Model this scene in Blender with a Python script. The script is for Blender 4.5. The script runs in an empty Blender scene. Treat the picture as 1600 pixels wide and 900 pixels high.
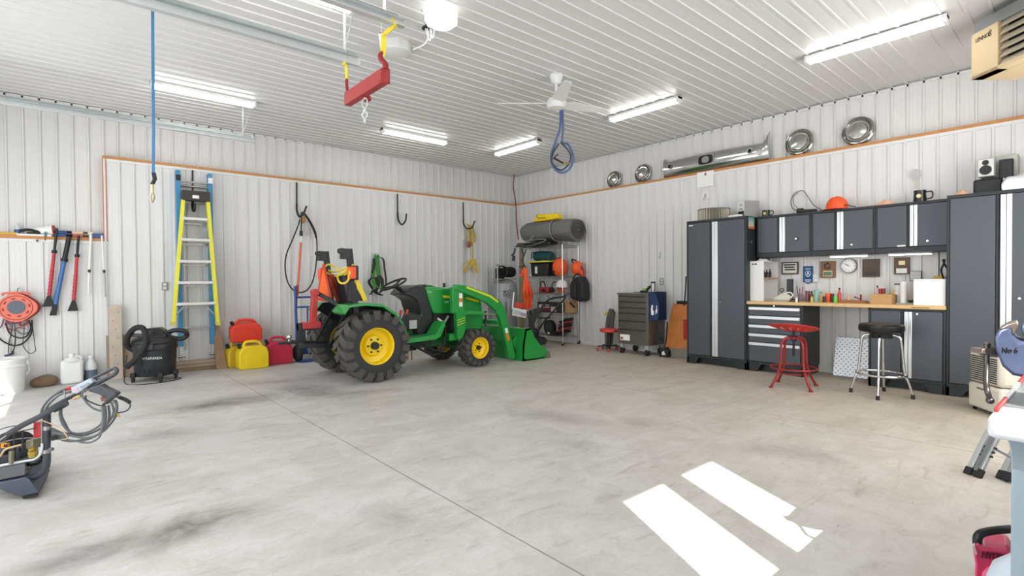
import bpy, bmesh, math, random
from mathutils import Vector, Matrix
random.seed(7)
PI = math.pi
S = bpy.context.scene
COL = S.collection
V = Vector

# ---------------------------------------------------------------- camera, world, sun, lights
CAM = V((-7.728, -8.806, 1.27))
FW = V((0.65451024, 0.75589782, -0.01532429)).normalized()
RT = V((0.75588494, -0.65465772, -0.00782493)).normalized()
UP = RT.cross(FW).normalized()
FPX = 810.0
cam_data = bpy.data.cameras.new('camera')
cam_data.sensor_width = 36; cam_data.lens = FPX / 1600 * 36
cam_data.clip_start = 0.05
cam = bpy.data.objects.new('camera', cam_data); COL.objects.link(cam)
m3 = Matrix((RT, UP, -FW)).transposed()
cam.matrix_world = Matrix.Translation(CAM) @ m3.to_4x4()
S.camera = cam

world = bpy.data.worlds.new('world'); S.world = world; world.use_nodes = True
wb = world.node_tree.nodes['Background']
wb.inputs['Color'].default_value = (0.85, 0.92, 1.0, 1); wb.inputs['Strength'].default_value = 1.6

def lamp(name, kind, energy, loc, rot=None, target=None, size=(1, 1), color=(1, 1, 1)):
    l = bpy.data.lights.new(name, kind); l.energy = energy; l.color = color
    o = bpy.data.objects.new(name, l); COL.objects.link(o); o.location = loc
    if kind == 'AREA':
        l.shape = 'RECTANGLE'; l.size, l.size_y = size
    if target is not None:
        o.rotation_euler = (V(target) - V(loc)).to_track_quat('-Z', 'Y').to_euler()
    return o
SUN_DIR = V((0.46, 0.888, 0)).normalized() * math.cos(math.radians(48)) + V((0, 0, -math.sin(math.radians(48))))
sun = lamp('sun', 'SUN', 8, (-9, -14, 8), color=(1.0, 0.97, 0.92)); sun.data.angle = 0.006
sun.rotation_euler = SUN_DIR.to_track_quat('-Z', 'Y').to_euler()
# added area fills brightening the room from the left doors and front bay
lamp('fill_left_door_one', 'AREA', 38, (-9.20, -2.65, 1.7), target=(0, -2.65, 1.2), size=(3.0, 2.4), color=(0.95, 0.98, 1))
lamp('fill_left_door_two', 'AREA', 52, (-9.20, -7.0, 1.7), target=(0, -6.0, 1.2), size=(3.0, 2.4), color=(0.95, 0.98, 1))
lamp('fill_front_bay', 'AREA', 62, (-2.65, -9.22, 1.8), target=(-3.4, 0, 1.6), size=(3.2, 2.0), color=(1, 0.98, 0.95))

S.view_settings.view_transform = 'Standard'; S.view_settings.look = 'None'
S.view_settings.gamma = 1; S.view_settings.use_curve_mapping = False
S.view_settings.exposure = 0.46

# ---------------------------------------------------------------- placing helpers (pixel -> point on a real surface)
def ray(u, v): return FW + RT * ((u - 800) / FPX) + UP * ((450.18 - v) / FPX)
def RP(u, v, F): return CAM + ray(u, v) * F
def on(u, v, ax, c):
    d = ray(u, v); return CAM + d * ((c - CAM[ax]) / d[ax])
def BW(u, v, d=0.0): return on(u, v, 1, -d)      # on the back wall, d in front of it
def RW(u, v, d=0.0): return on(u, v, 0, -d)      # on the right wall
def FL(u, v, z=0.0): return on(u, v, 2, z)
def depth(p): return (V(p) - CAM).dot(FW)

# ---------------------------------------------------------------- materials
def lin(c):
    if isinstance(c, str): c = tuple(int(c[i:i+2], 16) for i in (0, 2, 4))
    r = []
    for x in c:
        x /= 255.0; r.append(x / 12.92 if x <= 0.04045 else ((x + 0.055) / 1.055) ** 2.4)
    return tuple(r)
MATS = {}
def mat(name, col, rough=0.5, metal=0.0, var=0.10, scale=9.0, bump=0.0, emit=0.0, coat=0.0, alpha=1.0, trans=0.0):
    if name in MATS: return MATS[name]
    m = bpy.data.materials.new(name); m.use_nodes = True; MATS[name] = m
    nt = m.node_tree; b = nt.nodes['Principled BSDF']
    c = lin(col)
    tc = nt.nodes.new('ShaderNodeTexCoord'); no = nt.nodes.new('ShaderNodeTexNoise')
    no.inputs['Scale'].default_value = scale; no.inputs['Detail'].default_value = 4
    nt.links.new(tc.outputs['Object'], no.inputs['Vector'])
    mx = nt.nodes.new('ShaderNodeMix'); mx.data_type = 'RGBA'
    mx.inputs[6].default_value = tuple(x * (1 - var) for x in c) + (1,)
    mx.inputs[7].default_value = tuple(min(1, x * (1 + var)) for x in c) + (1,)
    nt.links.new(no.outputs['Fac'], mx.inputs[0]); nt.links.new(mx.outputs[2], b.inputs['Base Color'])
    b.inputs['Roughness'].default_value = rough; b.inputs['Metallic'].default_value = metal
    if coat: b.inputs['Coat Weight'].default_value = coat
    if trans: b.inputs['Transmission Weight'].default_value = trans; b.inputs['IOR'].default_value = 1.3
    if alpha < 1: b.inputs['Alpha'].default_value = alpha
    if emit:
        b.inputs['Emission Color'].default_value = c + (1,); b.inputs['Emission Strength'].default_value = emit
    if bump:
        bp = nt.nodes.new('ShaderNodeBump'); bp.inputs['Strength'].default_value = bump; bp.inputs['Distance'].default_value = 0.01
        nt.links.new(no.outputs['Fac'], bp.inputs['Height']); nt.links.new(bp.outputs['Normal'], b.inputs['Normal'])
    return m

# ---------------------------------------------------------------- mesh builder
def frame(z, x=None):
    z = V(z).normalized()
    if x is None: x = V((1, 0, 0)) if abs(z.x) < 0.9 else V((0, 1, 0))
    x = V(x); x = (x - z * x.dot(z)).normalized(); return x, z.cross(x), z
class M:
    def __init__(self): self.v = []; self.f = []; self.T = Matrix.Identity(4)
    def add(self, vs, fs):
        n = len(self.v); self.v += [self.T @ V(p) for p in vs]; self.f += [tuple(i + n for i in f) for f in fs]; return self
    def box(self, x0, x1, y0, y1, z0, z1):
        x0, x1 = sorted((x0, x1)); y0, y1 = sorted((y0, y1)); z0, z1 = sorted((z0, z1))
        return self.add([(x0,y0,z0),(x1,y0,z0),(x1,y1,z0),(x0,y1,z0),(x0,y0,z1),(x1,y0,z1),(x1,y1,z1),(x0,y1,z1)],
                        [(0,3,2,1),(4,5,6,7),(0,1,5,4),(1,2,6,5),(2,3,7,6),(3,0,4,7)])
    def obox(self, c, half, ax, ay, az):
        c = V(c); ps = []
        for k in (-1, 1):
            for i, j in ((-1,-1),(1,-1),(1,1),(-1,1)): ps.append(c + V(ax)*half[0]*i + V(ay)*half[1]*j + V(az)*half[2]*k)
        return self.add(ps, [(0,3,2,1),(4,5,6,7),(0,1,5,4),(1,2,6,5),(2,3,7,6),(3,0,4,7)])
    def bar(self, a, b, w, h, side=None):
        a = V(a); b = V(b); z = (b - a)
        x, y, z1 = frame(z, side if side is not None else ((0,0,1) if abs(z.normalized().z) < 0.9 else (1,0,0)))
        return self.obox((a + b) / 2, (h / 2, w / 2, z.length / 2), x, y, z1)
    def tube(self, pts, r, n=8, closed=False, cap=True):
        pts = [V(p) for p in pts]; N = len(pts)
        rs = r if isinstance(r, (list, tuple)) else [r] * N
        base = []; x = None
        for i, p in enumerate(pts):
            if closed: t = pts[(i+1) % N] - pts[i-1]
            else: t = pts[min(i+1, N-1)] - pts[max(i-1, 0)]
            if t.length < 1e-9: t = V((0,0,1))
            if x is None: x, y, t = frame(t)
            else:
                t.normalize(); x = (x - t * x.dot(t))
                if x.length < 1e-6: x, y, t = frame(t)
                else: x.normalize()
                y = t.cross(x)
            base += [p + (x * math.cos(2*PI*k/n) + y * math.sin(2*PI*k/n)) * rs[i] for k in range(n)]
        fs = []
        for i in range(N if closed else N - 1):
            j = (i + 1) % N
            for k in range(n):
                l = (k + 1) % n; fs.append((i*n+k, i*n+l, j*n+l, j*n+k))
        if cap and not closed: fs += [tuple(reversed(range(n))), tuple(range((N-1)*n, N*n))]
        return self.add(base, fs)
    def cyl(self, a, b, r0, r1=None, n=20):
        return self.tube([a, b], [r0, r0 if r1 is None else r1], n)
    def lathe(self, prof, o=(0,0,0), ax=(0,0,1), n=28, cap=True):
        x, y, z = frame(ax); o = V(o); vs = []; fs = []
        for (r, h) in prof:
            r = max(r, 0.0004)
            vs += [o + z*h + (x*math.cos(2*PI*k/n) + y*math.sin(2*PI*k/n))*r for k in range(n)]
        for i in range(len(prof) - 1):
            for k in range(n):
                l = (k+1) % n; fs.append((i*n+k, i*n+l, (i+1)*n+l, (i+1)*n+k))
        if cap: fs += [tuple(reversed(range(n))), tuple(range((len(prof)-1)*n, len(prof)*n))]
        return self.add(vs, fs)
    def prism(self, pts, o, ax, ay, d0, d1):
        """2D outline pts in (ax, ay) at o, extruded along ax x ay from d0 to d1"""
        o = V(o); ax = V(ax); ay = V(ay); az = ax.cross(ay); n = len(pts)
        vs = [o + ax*p[0] + ay*p[1] + az*d0 for p in pts] + [o + ax*p[0] + ay*p[1] + az*d1 for p in pts]
        fs = [tuple(reversed(range(n))), tuple(range(n, 2*n))] + [(i, (i+1) % n, (i+1) % n + n, i + n) for i in range(n)]
        return self.add(vs, fs)
    def hull(self, pts, off):
        """closed 3D outline pushed by vector off"""
        n = len(pts); off = V(off)
        vs = [V(p) for p in pts] + [V(p) + off for p in pts]
        return self.add(vs, [tuple(reversed(range(n))), tuple(range(n, 2*n))] + [(i, (i+1) % n, (i+1) % n + n, i + n) for i in range(n)])
    def ball(self, c, r, n=16, m=10, ax=(0,0,1)):
        if not isinstance(r, (tuple, list)): r = (r, r, r)
        c = V(c); vs = []; fs = []
        for i in range(m + 1):
            a = PI * i / m; s = max(math.sin(a), 0.002)
            vs += [c + V((r[0]*s*math.cos(2*PI*k/n), r[1]*s*math.sin(2*PI*k/n), r[2]*math.cos(a))) for k in range(n)]
        for i in range(m):
            for k in range(n):
                l = (k+1) % n; fs.append((i*n+k, (i+1)*n+k, (i+1)*n+l, i*n+l))
        return self.add(vs, fs)
    def torus(self, c, ax, R, r, n=32, m=8, a0=0, a1=2*PI):
        x, y, z = frame(ax); c = V(c); full = abs(a1 - a0 - 2*PI) < 1e-6
        k = n if full else n + 1
        pts = [c + (x*math.cos(a0+(a1-a0)*i/n) + y*math.sin(a0+(a1-a0)*i/n))*R for i in range(k)]
        return self.tube(pts, r, m, closed=full)
    def strap(self, pts, w, t, side):
        side = V(side).normalized(); pts = [V(p) for p in pts]; vs = []; fs = []
        for i, p in enumerate(pts):
            d = (pts[min(i+1, len(pts)-1)] - pts[max(i-1, 0)]).normalized(); nrm = d.cross(side).normalized()
            vs += [p + side*w/2 + nrm*t/2, p - side*w/2 + nrm*t/2, p - side*w/2 - nrm*t/2, p + side*w/2 - nrm*t/2]
        for i in range(len(pts) - 1):
            for k in range(4): l = (k+1) % 4; fs.append((i*4+k, i*4+l, i*4+4+l, i*4+4+k))
        n = len(pts); fs += [(3,2,1,0), (n*4-4, n*4-3, n*4-2, n*4-1)]
        return self.add(vs, fs)
def curve(pts, n=8):
    """Catmull-Rom through the points"""
    pts = [V(p) for p in pts]; P_ = [pts[0]*2 - pts[1]] + pts + [pts[-1]*2 - pts[-2]]; out = []
    for i in range(1, len(P_) - 2):
        a, b, c, d = P_[i-1:i+3]
        for k in range(n):
            t = k / n; out.append(0.5*((2*b) + (c-a)*t + (2*a-5*b+4*c-d)*t*t + (3*b-a-3*c+d)*t**3))
    return out + [pts[-1]]

def finish(name, me, material, parent, world, bevel, sub, tex_origin=None):
    me.validate(); me.materials.append(material)
    bm = bmesh.new(); bm.from_mesh(me); bmesh.ops.recalc_face_normals(bm, faces=bm.faces); bm.to_mesh(me); bm.free()
    for p in me.polygons: p.use_smooth = True
    me.set_sharp_from_angle(angle=math.radians(38))
    o = bpy.data.objects.new(name, me); COL.objects.link(o)
    if parent is not None:
        o.parent = parent
        if world:
            mw = Matrix.Identity(4); q = parent
            while q is not None: mw = (Matrix.Translation(q.location) @ q.rotation_euler.to_matrix().to_4x4()) @ mw; q = q.parent
            me.transform(mw.inverted())
    elif len(me.vertices):
        xs = [v.co.x for v in me.vertices]; ys = [v.co.y for v in me.vertices]; z = min(v.co.z for v in me.vertices)
        c = V(((min(xs)+max(xs))/2, (min(ys)+max(ys))/2, z)); me.transform(Matrix.Translation(-c)); o.location = c
    if bevel:
        b = o.modifiers.new('bevel', 'BEVEL'); b.width = bevel; b.segments = 2; b.limit_method = 'ANGLE'; b.angle_limit = math.radians(40)
    if sub:
        s = o.modifiers.new('sub', 'SUBSURF'); s.levels = sub; s.render_levels = sub
    return o
def obj(name, m, material, parent=None, world=False, bevel=0, sub=0):
    me = bpy.data.meshes.new(name); me.from_pydata([tuple(p) for p in m.v], [], m.f); me.update()
    return finish(name, me, material, parent, world, bevel, sub)
def thing(name, label, cat, loc=(0,0,0), rz=0, group=None):
    o = bpy.data.objects.new(name, None); COL.objects.link(o); o.empty_display_size = 0.1
    o.location = loc; o.rotation_euler = (0, 0, rz); o['label'] = label; o['category'] = cat
    if group: o['group'] = group
    return o
def tag(o, label, cat, group=None, kind=None):
    o['label'] = label; o['category'] = cat
    if group: o['group'] = group
    if kind: o['kind'] = kind
    return o
def struct(name, m, material, bevel=0):
    o = obj(name, m, material, bevel=bevel); o['kind'] = 'structure'; return o
def copy_tree(o, parent=None):
    c = o.copy(); COL.objects.link(c)
    if parent: c.parent = parent
    for ch in list(o.children): copy_tree(ch, c)
    return c
def txt(name, s, size, o, ax, ay, material, parent=None, world=True, ext=0.001, squash=1.0, align='CENTER'):
    cu = bpy.data.curves.new(name, 'FONT'); cu.body = s; cu.size = size; cu.extrude = ext; cu.align_x = align; cu.align_y = 'CENTER'
    ob = bpy.data.objects.new(name, cu); COL.objects.link(ob)
    bpy.context.view_layer.update()
    me = bpy.data.meshes.new_from_object(ob.evaluated_get(bpy.context.evaluated_depsgraph_get()))
    bpy.data.objects.remove(ob)
    ax = V(ax).normalized(); ay = V(ay).normalized(); az = ax.cross(ay)
    mt = Matrix((ax * squash, ay, az)).transposed().to_4x4(); mt.translation = V(o)
    me.transform(mt); me.materials.clear()
    return finish(name, me, material, parent, world, 0, 0)

# ---------------------------------------------------------------- shared materials
white_steel = mat('white_steel', (222, 221, 219), 0.38, 0, 0.02, 2.0)
ceil_steel = mat('ceiling_steel', (218, 217, 215), 0.42, 0, 0.02, 2.0)
pine = mat('pine_board', (196, 138, 84), 0.6, 0, 0.18, 14)
white_trim = mat('white_trim', (225, 225, 223), 0.4, 0, 0.02)
galv = mat('galvanised_steel', (208, 212, 212), 0.34, 0.5, 0.08, 20)
black_p = mat('black_plastic', (26, 26, 28), 0.45, 0, 0.15)
black_r = mat('black_rubber', (38, 38, 38), 0.8, 0, 0.15, 20)
dark_m = mat('dark_metal', (40, 42, 44), 0.45, 0.4, 0.12)
chrome = mat('chrome', (225, 225, 225), 0.12, 1.0, 0.02)
steel = mat('brushed_steel', (165, 163, 160), 0.35, 0.85, 0.06, 30)
white_p = mat('white_plastic', (232, 232, 230), 0.45, 0, 0.02)
red_p = mat('red_paint', (180, 40, 38), 0.4, 0, 0.12)
yellow_p = mat('yellow_paint', (235, 205, 20), 0.4, 0, 0.06)
blue_p = mat('blue_paint', (35, 70, 140), 0.4, 0, 0.1)
orange_p = mat('orange_plastic', (240, 90, 35), 0.5, 0, 0.08)
yrope = mat('yellow_rope', (226, 205, 70), 0.8, 0, 0.15, 60, 0.3)
grey_p = mat('grey_plastic', (120, 122, 124), 0.5, 0, 0.08)
cardboard = mat('cardboard', (190, 150, 100), 0.8, 0, 0.08)
paper = mat('paper', (238, 238, 234), 0.8, 0, 0.02)
ink = mat('black_ink', (25, 25, 28), 0.7, 0, 0.02)
woodm = mat('aged_wood', (150, 125, 98), 0.75, 0, 0.25, 10, 0.2)

# ================================================================ THE ROOM
HC = 3.65
def ribs(m, o, along, up, L, H, nrm, phase, pitch=0.158, d=0.018, w=0.020, e=0.0006):
    """a ribbed steel liner sheet: profile along 'along', extruded along 'up', ribs stand out along nrm"""
    along = V(along); up = V(up); nrm = V(nrm); o = V(o)
    prof = [(0, 0)]; s = phase - pitch
    while s < L:
        for q, h in ((s-w/2-0.004, 0), (s-w/2, d), (s+w/2, d), (s+w/2+0.004, 0),
                     (s+0.050, 0), (s+0.053, e), (s+0.059, e), (s+0.062, 0), (s+0.096, 0), (s+0.099, e), (s+0.105, e), (s+0.108, 0)):
            if 0 < q < L: prof.append((q, h))
        s += pitch
    prof.append((L, 0))
    vs = []; fs = []
    for q, h in prof: p = o + along*q + nrm*h; vs += [p, p + up*H]
    for i in range(len(prof)-1): fs.append((2*i, 2*i+2, 2*i+3, 2*i+1))
    m.add(vs, fs)
XL, YF = -9.3, -9.3
RX = 0.14                                         # recess of the wall above the wooden ledge
ZL, ZS = 2.975, 1.868                             # ledge and low shelf heights
XS = -7.30                                        # where the ledge steps down
# floor
m = M(); m.box(XL-0.4, 0.5, YF-0.4, 0.5, -0.12, 0)
fm = bpy.data.materials.new('concrete_floor'); fm.use_nodes = True
nt = fm.node_tree; b = nt.nodes['Principled BSDF']; L_ = nt.links.new
def N(t, **k):
    n = nt.nodes.new(t)
    for a, v in k.items(): setattr(n, a, v)
    return n
def noise(scale, detail=6, vec=None, dist=0.0, rough=0.6):
    n = N('ShaderNodeTexNoise'); n.inputs['Scale'].default_value = scale; n.inputs['Detail'].default_value = detail
    n.inputs['Distortion'].default_value = dist; n.inputs['Roughness'].default_value = rough
    if vec is not None: L_(vec, n.inputs['Vector'])
    return n.outputs['Fac']
def ramp(fac, stops):
    r = N('ShaderNodeValToRGB'); L_(fac, r.inputs[0]); e = r.color_ramp.elements
    while len(e) < len(stops): e.new(0.5)
    for i, (p, c) in enumerate(stops):
        e[i].position = p; e[i].color = (c, c, c, 1) if not isinstance(c, tuple) else c + (1,)
    return r.outputs[0]
def mth(op, a, b_=None, clamp=False):
    n = N('ShaderNodeMath', operation=op); n.use_clamp = clamp
    for i, x in enumerate((a, b_)):
        if x is None: continue
        if isinstance(x, (int, float)): n.inputs[i].default_value = x
        else: L_(x, n.inputs[i])
    return n.outputs[0]
def mixc(fac, a, b_, mode='MIX'):
    n = N('ShaderNodeMix', data_type='RGBA', blend_type=mode)
    if isinstance(fac, (int, float)): n.inputs[0].default_value = fac
    else: L_(fac, n.inputs[0])
    for i, x in ((6, a), (7, b_)):
        if isinstance(x, tuple): n.inputs[i].default_value = x + (1,)
        else: L_(x, n.inputs[i])
    return n.outputs[2]
geo = N('ShaderNodeNewGeometry'); pos = geo.outputs['Position']
sep = N('ShaderNodeSeparateXYZ'); L_(pos, sep.inputs[0]); px_, py_ = sep.outputs[0], sep.outputs[1]
mp = N('ShaderNodeMapping'); L_(pos, mp.inputs[0]); mp.inputs['Scale'].default_value = (0.55, 1.9, 1); mp.inputs['Rotation'].default_value = (0, 0, 0.08)
big = noise(0.9, 7, pos, 0.4); streak = noise(1.3, 9, mp.outputs[0], 0.6, 0.65); fine = noise(38, 4, pos); scuff = noise(5.5, 8, mp.outputs[0], 1.2, 0.7)
warm = mth('ADD', mth('MULTIPLY', px_, 0.20), mth('MULTIPLY', py_, -0.05)); warm = mth('ADD', warm, 0.72); warm = mth('ADD', warm, mth('MULTIPLY', big, 0.5)); warm = mth('SUBTRACT', warm, 0.25, True)
base = mixc(warm, lin((208, 206, 203)), lin((200, 188, 170)))
base = mixc(ramp(streak, [(0.30, 0.0), (0.72, 1.0)]), base, mixc(1.0, base, (0.84, 0.835, 0.82), 'MULTIPLY'))
base = mixc(mth('MULTIPLY', ramp(big, [(0.5, 0.0), (0.78, 1.0)]), 0.35), base, mixc(1.0, base, (1.12, 1.12, 1.12), 'MULTIPLY'))
base = mixc(ramp(scuff, [(0.55, 0.0), (0.72, 0.9)]), base, mixc(1.0, base, (0.74, 0.72, 0.69), 'MULTIPLY'))
mid = noise(3.2, 10, pos, 0.8, 0.72)
base = mixc(ramp(mid, [(0.42, 0.0), (0.60, 0.8)]), base, mixc(1.0, base, (0.84, 0.825, 0.80), 'MULTIPLY'))
mp2 = N('ShaderNodeMapping'); L_(pos, mp2.inputs[0]); mp2.inputs['Scale'].default_value = (0.9, 9.0, 1); mp2.inputs['Rotation'].default_value = (0, 0, 0.55)
scr = noise(4.0, 5, mp2.outputs[0], 0.3, 0.6)
base = mixc(ramp(scr, [(0.66, 0.0), (0.72, 0.7)]), base, mixc(1.0, base, (0.80, 0.78, 0.76), 'MULTIPLY'))
spot = noise(14, 3, mp.outputs[0], 0.5, 0.5)
base = mixc(ramp(spot, [(0.72, 0.0), (0.76, 0.8)]), base, mixc(1.0, base, (0.60, 0.58, 0.55), 'MULTIPLY'))
base = mixc(ramp(fine, [(0.35, 0.22), (0.6, 0.0)]), base, mixc(1.0, base, (0.75, 0.74, 0.72), 'MULTIPLY'))
# tyre and damp smudges: elongated blobs
def blob(cx, cy, rx, ry, ang, k):
    ca, sa = math.cos(ang), math.sin(ang)
    dx = mth('SUBTRACT', px_, cx); dy = mth('SUBTRACT', py_, cy)
    a = mth('DIVIDE', mth('ADD', mth('MULTIPLY', dx, ca), mth('MULTIPLY', dy, sa)), rx)
    c = mth('DIVIDE', mth('SUBTRACT', mth('MULTIPLY', dy, ca), mth('MULTIPLY', dx, sa)), ry)
    d = mth('SQRT', mth('ADD', mth('MULTIPLY', a, a), mth('MULTIPLY', c, c)))
    d = mth('ADD', d, mth('MULTIPLY', mth('SUBTRACT', streak, 0.5), 1.6))
    return mth('MULTIPLY', mth('SUBTRACT', 1.0, d, True), k)
sm = None
for (u0, v0, u1, v1, wd, k) in [(150, 865, 395, 792, 0.14, 0.75), (215, 648, 470, 612, 0.24, 0.75), (180, 690, 330, 668, 0.12, 0.4), (430, 600, 560, 625, 0.25, 0.65),
                                (1180, 700, 1300, 715, 0.10, 0.35), (590, 805, 640, 820, 0.05, 0.35), (980, 655, 1040, 668, 0.08, 0.3), (870, 690, 925, 700, 0.07, 0.3), (450, 540+80, 620, 610, 0.10, 0.45), (60, 890, 180, 850, 0.10, 0.6), (780, 640, 930, 660, 0.12, 0.3), (370, 600, 520, 592, 0.16, 0.4)]:
    a0 = FL(u0, v0); a1 = FL(u1, v1); c0 = (a0 + a1) / 2; d0 = a1 - a0
    bl = blob(c0.x, c0.y, d0.length/2 + 0.15, wd + 0.12, math.atan2(d0.y, d0.x), k)
    sm = bl if sm is None else mth('MAXIMUM', sm, bl)
sm = mth('MULTIPLY', sm, ramp(mid, [(0.30, 0.35), (0.62, 1.0)]))
base = mixc(mth('MULTIPLY', sm, 1.6, True), base, lin((112, 109, 103)))
# saw-cut joints
def jl(coord, c, w=0.004):
    return mth('LESS_THAN', mth('ABSOLUTE', mth('SUBTRACT', coord, c)), w)
jt = mth('MAXIMUM', mth('MAXIMUM', jl(px_, -6.06), jl(px_, -2.77)), mth('MULTIPLY', jl(py_, -6.29), mth('MULTIPLY', mth('GREATER_THAN', px_, -3.8), 0.45)))
base = mixc(mth('MULTIPLY', jt, 0.75), base, lin((95, 90, 84)))
L_(base, b.inputs['Base Color'])
L_(ramp(streak, [(0.3, 0.42), (0.7, 0.62)]), b.inputs['Roughness'])
bp = N('ShaderNodeBump'); bp.inputs['Strength'].default_value = 0.12; bp.inputs['Distance'].default_value = 0.01; L_(fine, bp.inputs['Height']); L_(bp.outputs[0], b.inputs['Normal'])
struct('floor', m, fm)
# ceiling: ribs run along X
m = M(); ribs(m, (XL-0.2, YF-0.2, HC), (0,1,0), (1,0,0), 9.9, 10.0, (0,0,-1), (-5.413 - YF + 0.2) % 0.158, d=0.010, e=0.0002)
m.box(XL-0.4, 0.5, YF-0.4, 0.5, HC+0.03, HC+0.12)
struct('ceiling', m, ceil_steel)
# back wall
m = M(); ph = (-8.237 - XL) % 0.158
ribs(m, (XL, RX, 0), (1,0,0), (0,0,1), -XL+RX, HC-0.012, (0,-1,0), ph)
ribs(m, (XS, 0, 0), (1,0,0), (0,0,1), -XS, ZL-0.04, (0,-1,0), (ph + XL - XS) % 0.158)
ribs(m, (XL, 0, 0), (1,0,0), (0,0,1), XS-XL, ZS-0.04, (0,-1,0), ph)
m.box(XL-0.3, 0.5, RX+0.02, RX+0.12, -0.02, HC+0.03)
struct('wall_back', m, white_steel)
m = M(); ph = 0.055
ribs(m, (RX, RX, 0), (0,-1,0), (0,0,1), -YF+RX, HC-0.012, (-1,0,0), ph+RX)
ribs(m, (0, 0, 0), (0,-1,0), (0,0,1), -YF, ZL-0.04, (-1,0,0), ph)
m.box(RX+0.02, RX+0.12, YF-0.3, 0.3, -0.02, HC+0.03)
struct('wall_right', m, white_steel)
# left wall with two overhead doors (glass added to let light in), front wall with two windows and a wide glazed bay added for fill light (all behind the camera)
m = M()
for a, b_ in ((YF-0.3, -8.6), (-5.4, -4.25), (-1.05, 0.5)): m.box(XL-0.12, XL, a, b_, 0, HC+0.03)
m.box(XL-0.12, XL, YF-0.3, 0.5, 3.05, HC+0.03)
struct('wall_left', m, white_steel)
W1 = (-6.59, -6.13); W2 = (-5.98, -5.53); WZ = (1.62, 3.03)
m = M()
for a, b_ in ((XL-0.3, W1[0]), (W1[1], W2[0]), (W2[1], -3.9), (-1.4, 0.5)): m.box(a, b_, YF-0.12, YF, 0, HC+0.03)
for w_ in (W1, W2): m.box(w_[0], w_[1], YF-0.12, YF, 0, WZ[0]); m.box(w_[0], w_[1], YF-0.12, YF, WZ[1], HC+0.03)
m.box(-3.9, -1.4, YF-0.12, YF, 0, 0.8); m.box(-3.9, -1.4, YF-0.12, YF, 2.85, HC+0.03); m.box(-5.0, -0.5, YF-3.0, YF-0.12, 2.88, 2.95)  # bay opening for the added fill; outer slab is an unseen overhang blocking sun
struct('wall_front', m, white_steel)
# clear glazing
gl = bpy.data.materials.new('window_glass'); gl.use_nodes = True; t_ = gl.node_tree
tr = t_.nodes.new('ShaderNodeBsdfTransparent'); gs = t_.nodes.new('ShaderNodeBsdfGlossy'); gs.inputs['Roughness'].default_value = 0.02
mx = t_.nodes.new('ShaderNodeMixShader'); mx.inputs[0].default_value = 0.06
t_.links.new(tr.outputs[0], mx.inputs[1]); t_.links.new(gs.outputs[0], mx.inputs[2]); t_.links.new(mx.outputs[0], t_.nodes['Material Output'].inputs[0])
for i, w_ in enumerate((W1, W2, (-3.9, -1.4))):  # third one glazes the bay added for the fill light
    z0, z1 = WZ if i < 2 else (0.8, 2.85)
    f = M()
    for a, b_, c, d in ((w_[0], w_[1], z0, z0+0.012), (w_[0], w_[1], z1-0.012, z1), (w_[0], w_[0]+0.012, z0, z1), (w_[1]-0.012, w_[1], z0, z1)): f.box(a, b_, YF-0.07, YF-0.03, c, d)
    wo = struct('window_%d' % (i+1), f, white_trim); g = M(); g.box(w_[0], w_[1], YF-0.053, YF-0.05, z0, z1); obj('pane', g, gl, wo, True)
for i, (a, b_) in enumerate(((-4.25, -1.05), (-8.6, -5.4))):
    f = M()
    for k in range(6): z = 3.02 - k*0.6; f.box(XL-0.09, XL-0.05, a, b_, max(z-0.03, 0), z+0.03)
    for k in range(5): y = a + 0.03 + (b_-a-0.06)*k/4; f.box(XL-0.09, XL-0.05, y-0.03, y+0.03, 0, 3.05)
    do = struct('door_%d' % (i+1), f, white_trim); g = M(); g.box(XL-0.073, XL-0.07, a, b_, 0, 3.05); obj('pane', g, gl, do, True)
# wooden ledges
m = M(); m.box(XS-0.004, 0, -0.012, RX, ZL-0.04, ZL); struct('trim_1', m, pine, 0.003)
m = M(); m.box(XL, XS+0.034, -0.012, RX, ZS-0.04, ZS); struct('trim_2', m, pine, 0.003)
m = M(); m.box(XS-0.004, XS+0.034, -0.012, RX, ZS, ZL-0.04); struct('trim_3', m, pine, 0.003)
m = M(); m.box(-0.012, RX, YF, 0, ZL-0.04, ZL); struct('trim_4', m, pine, 0.003)
# white J-trims: under the ledges, along the ceiling and at the floor
for i, (a, c) in enumerate((((XS+0.034, 0), (ZL-0.075, ZL-0.04)), ((XL, XS+0.034), (ZS-0.075, ZS-0.04)))):
    m = M(); m.box(a[0], a[1], -0.016, 0, c[0], c[1]); struct('trim_%d' % (5+i), m, white_trim)
m = M(); m.box(-0.016, 0, YF, 0, ZL-0.075, ZL-0.04); struct('trim_7', m, white_trim)
m = M(); m.box(RX-0.018, RX, YF, RX, HC-0.05, HC-0.022); struct('trim_8', m, white_trim)
m = M(); m.box(XL, RX, RX-0.018, RX, HC-0.05, HC-0.022); struct('trim_9', m, white_trim)
m = M(); m.box(XL, 0, -0.016, 0, 0, 0.045); struct('baseboard_back', m, white_trim)
m = M(); m.box(-0.016, 0, YF, 0, 0, 0.045); struct('baseboard_right', m, white_trim)
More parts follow.
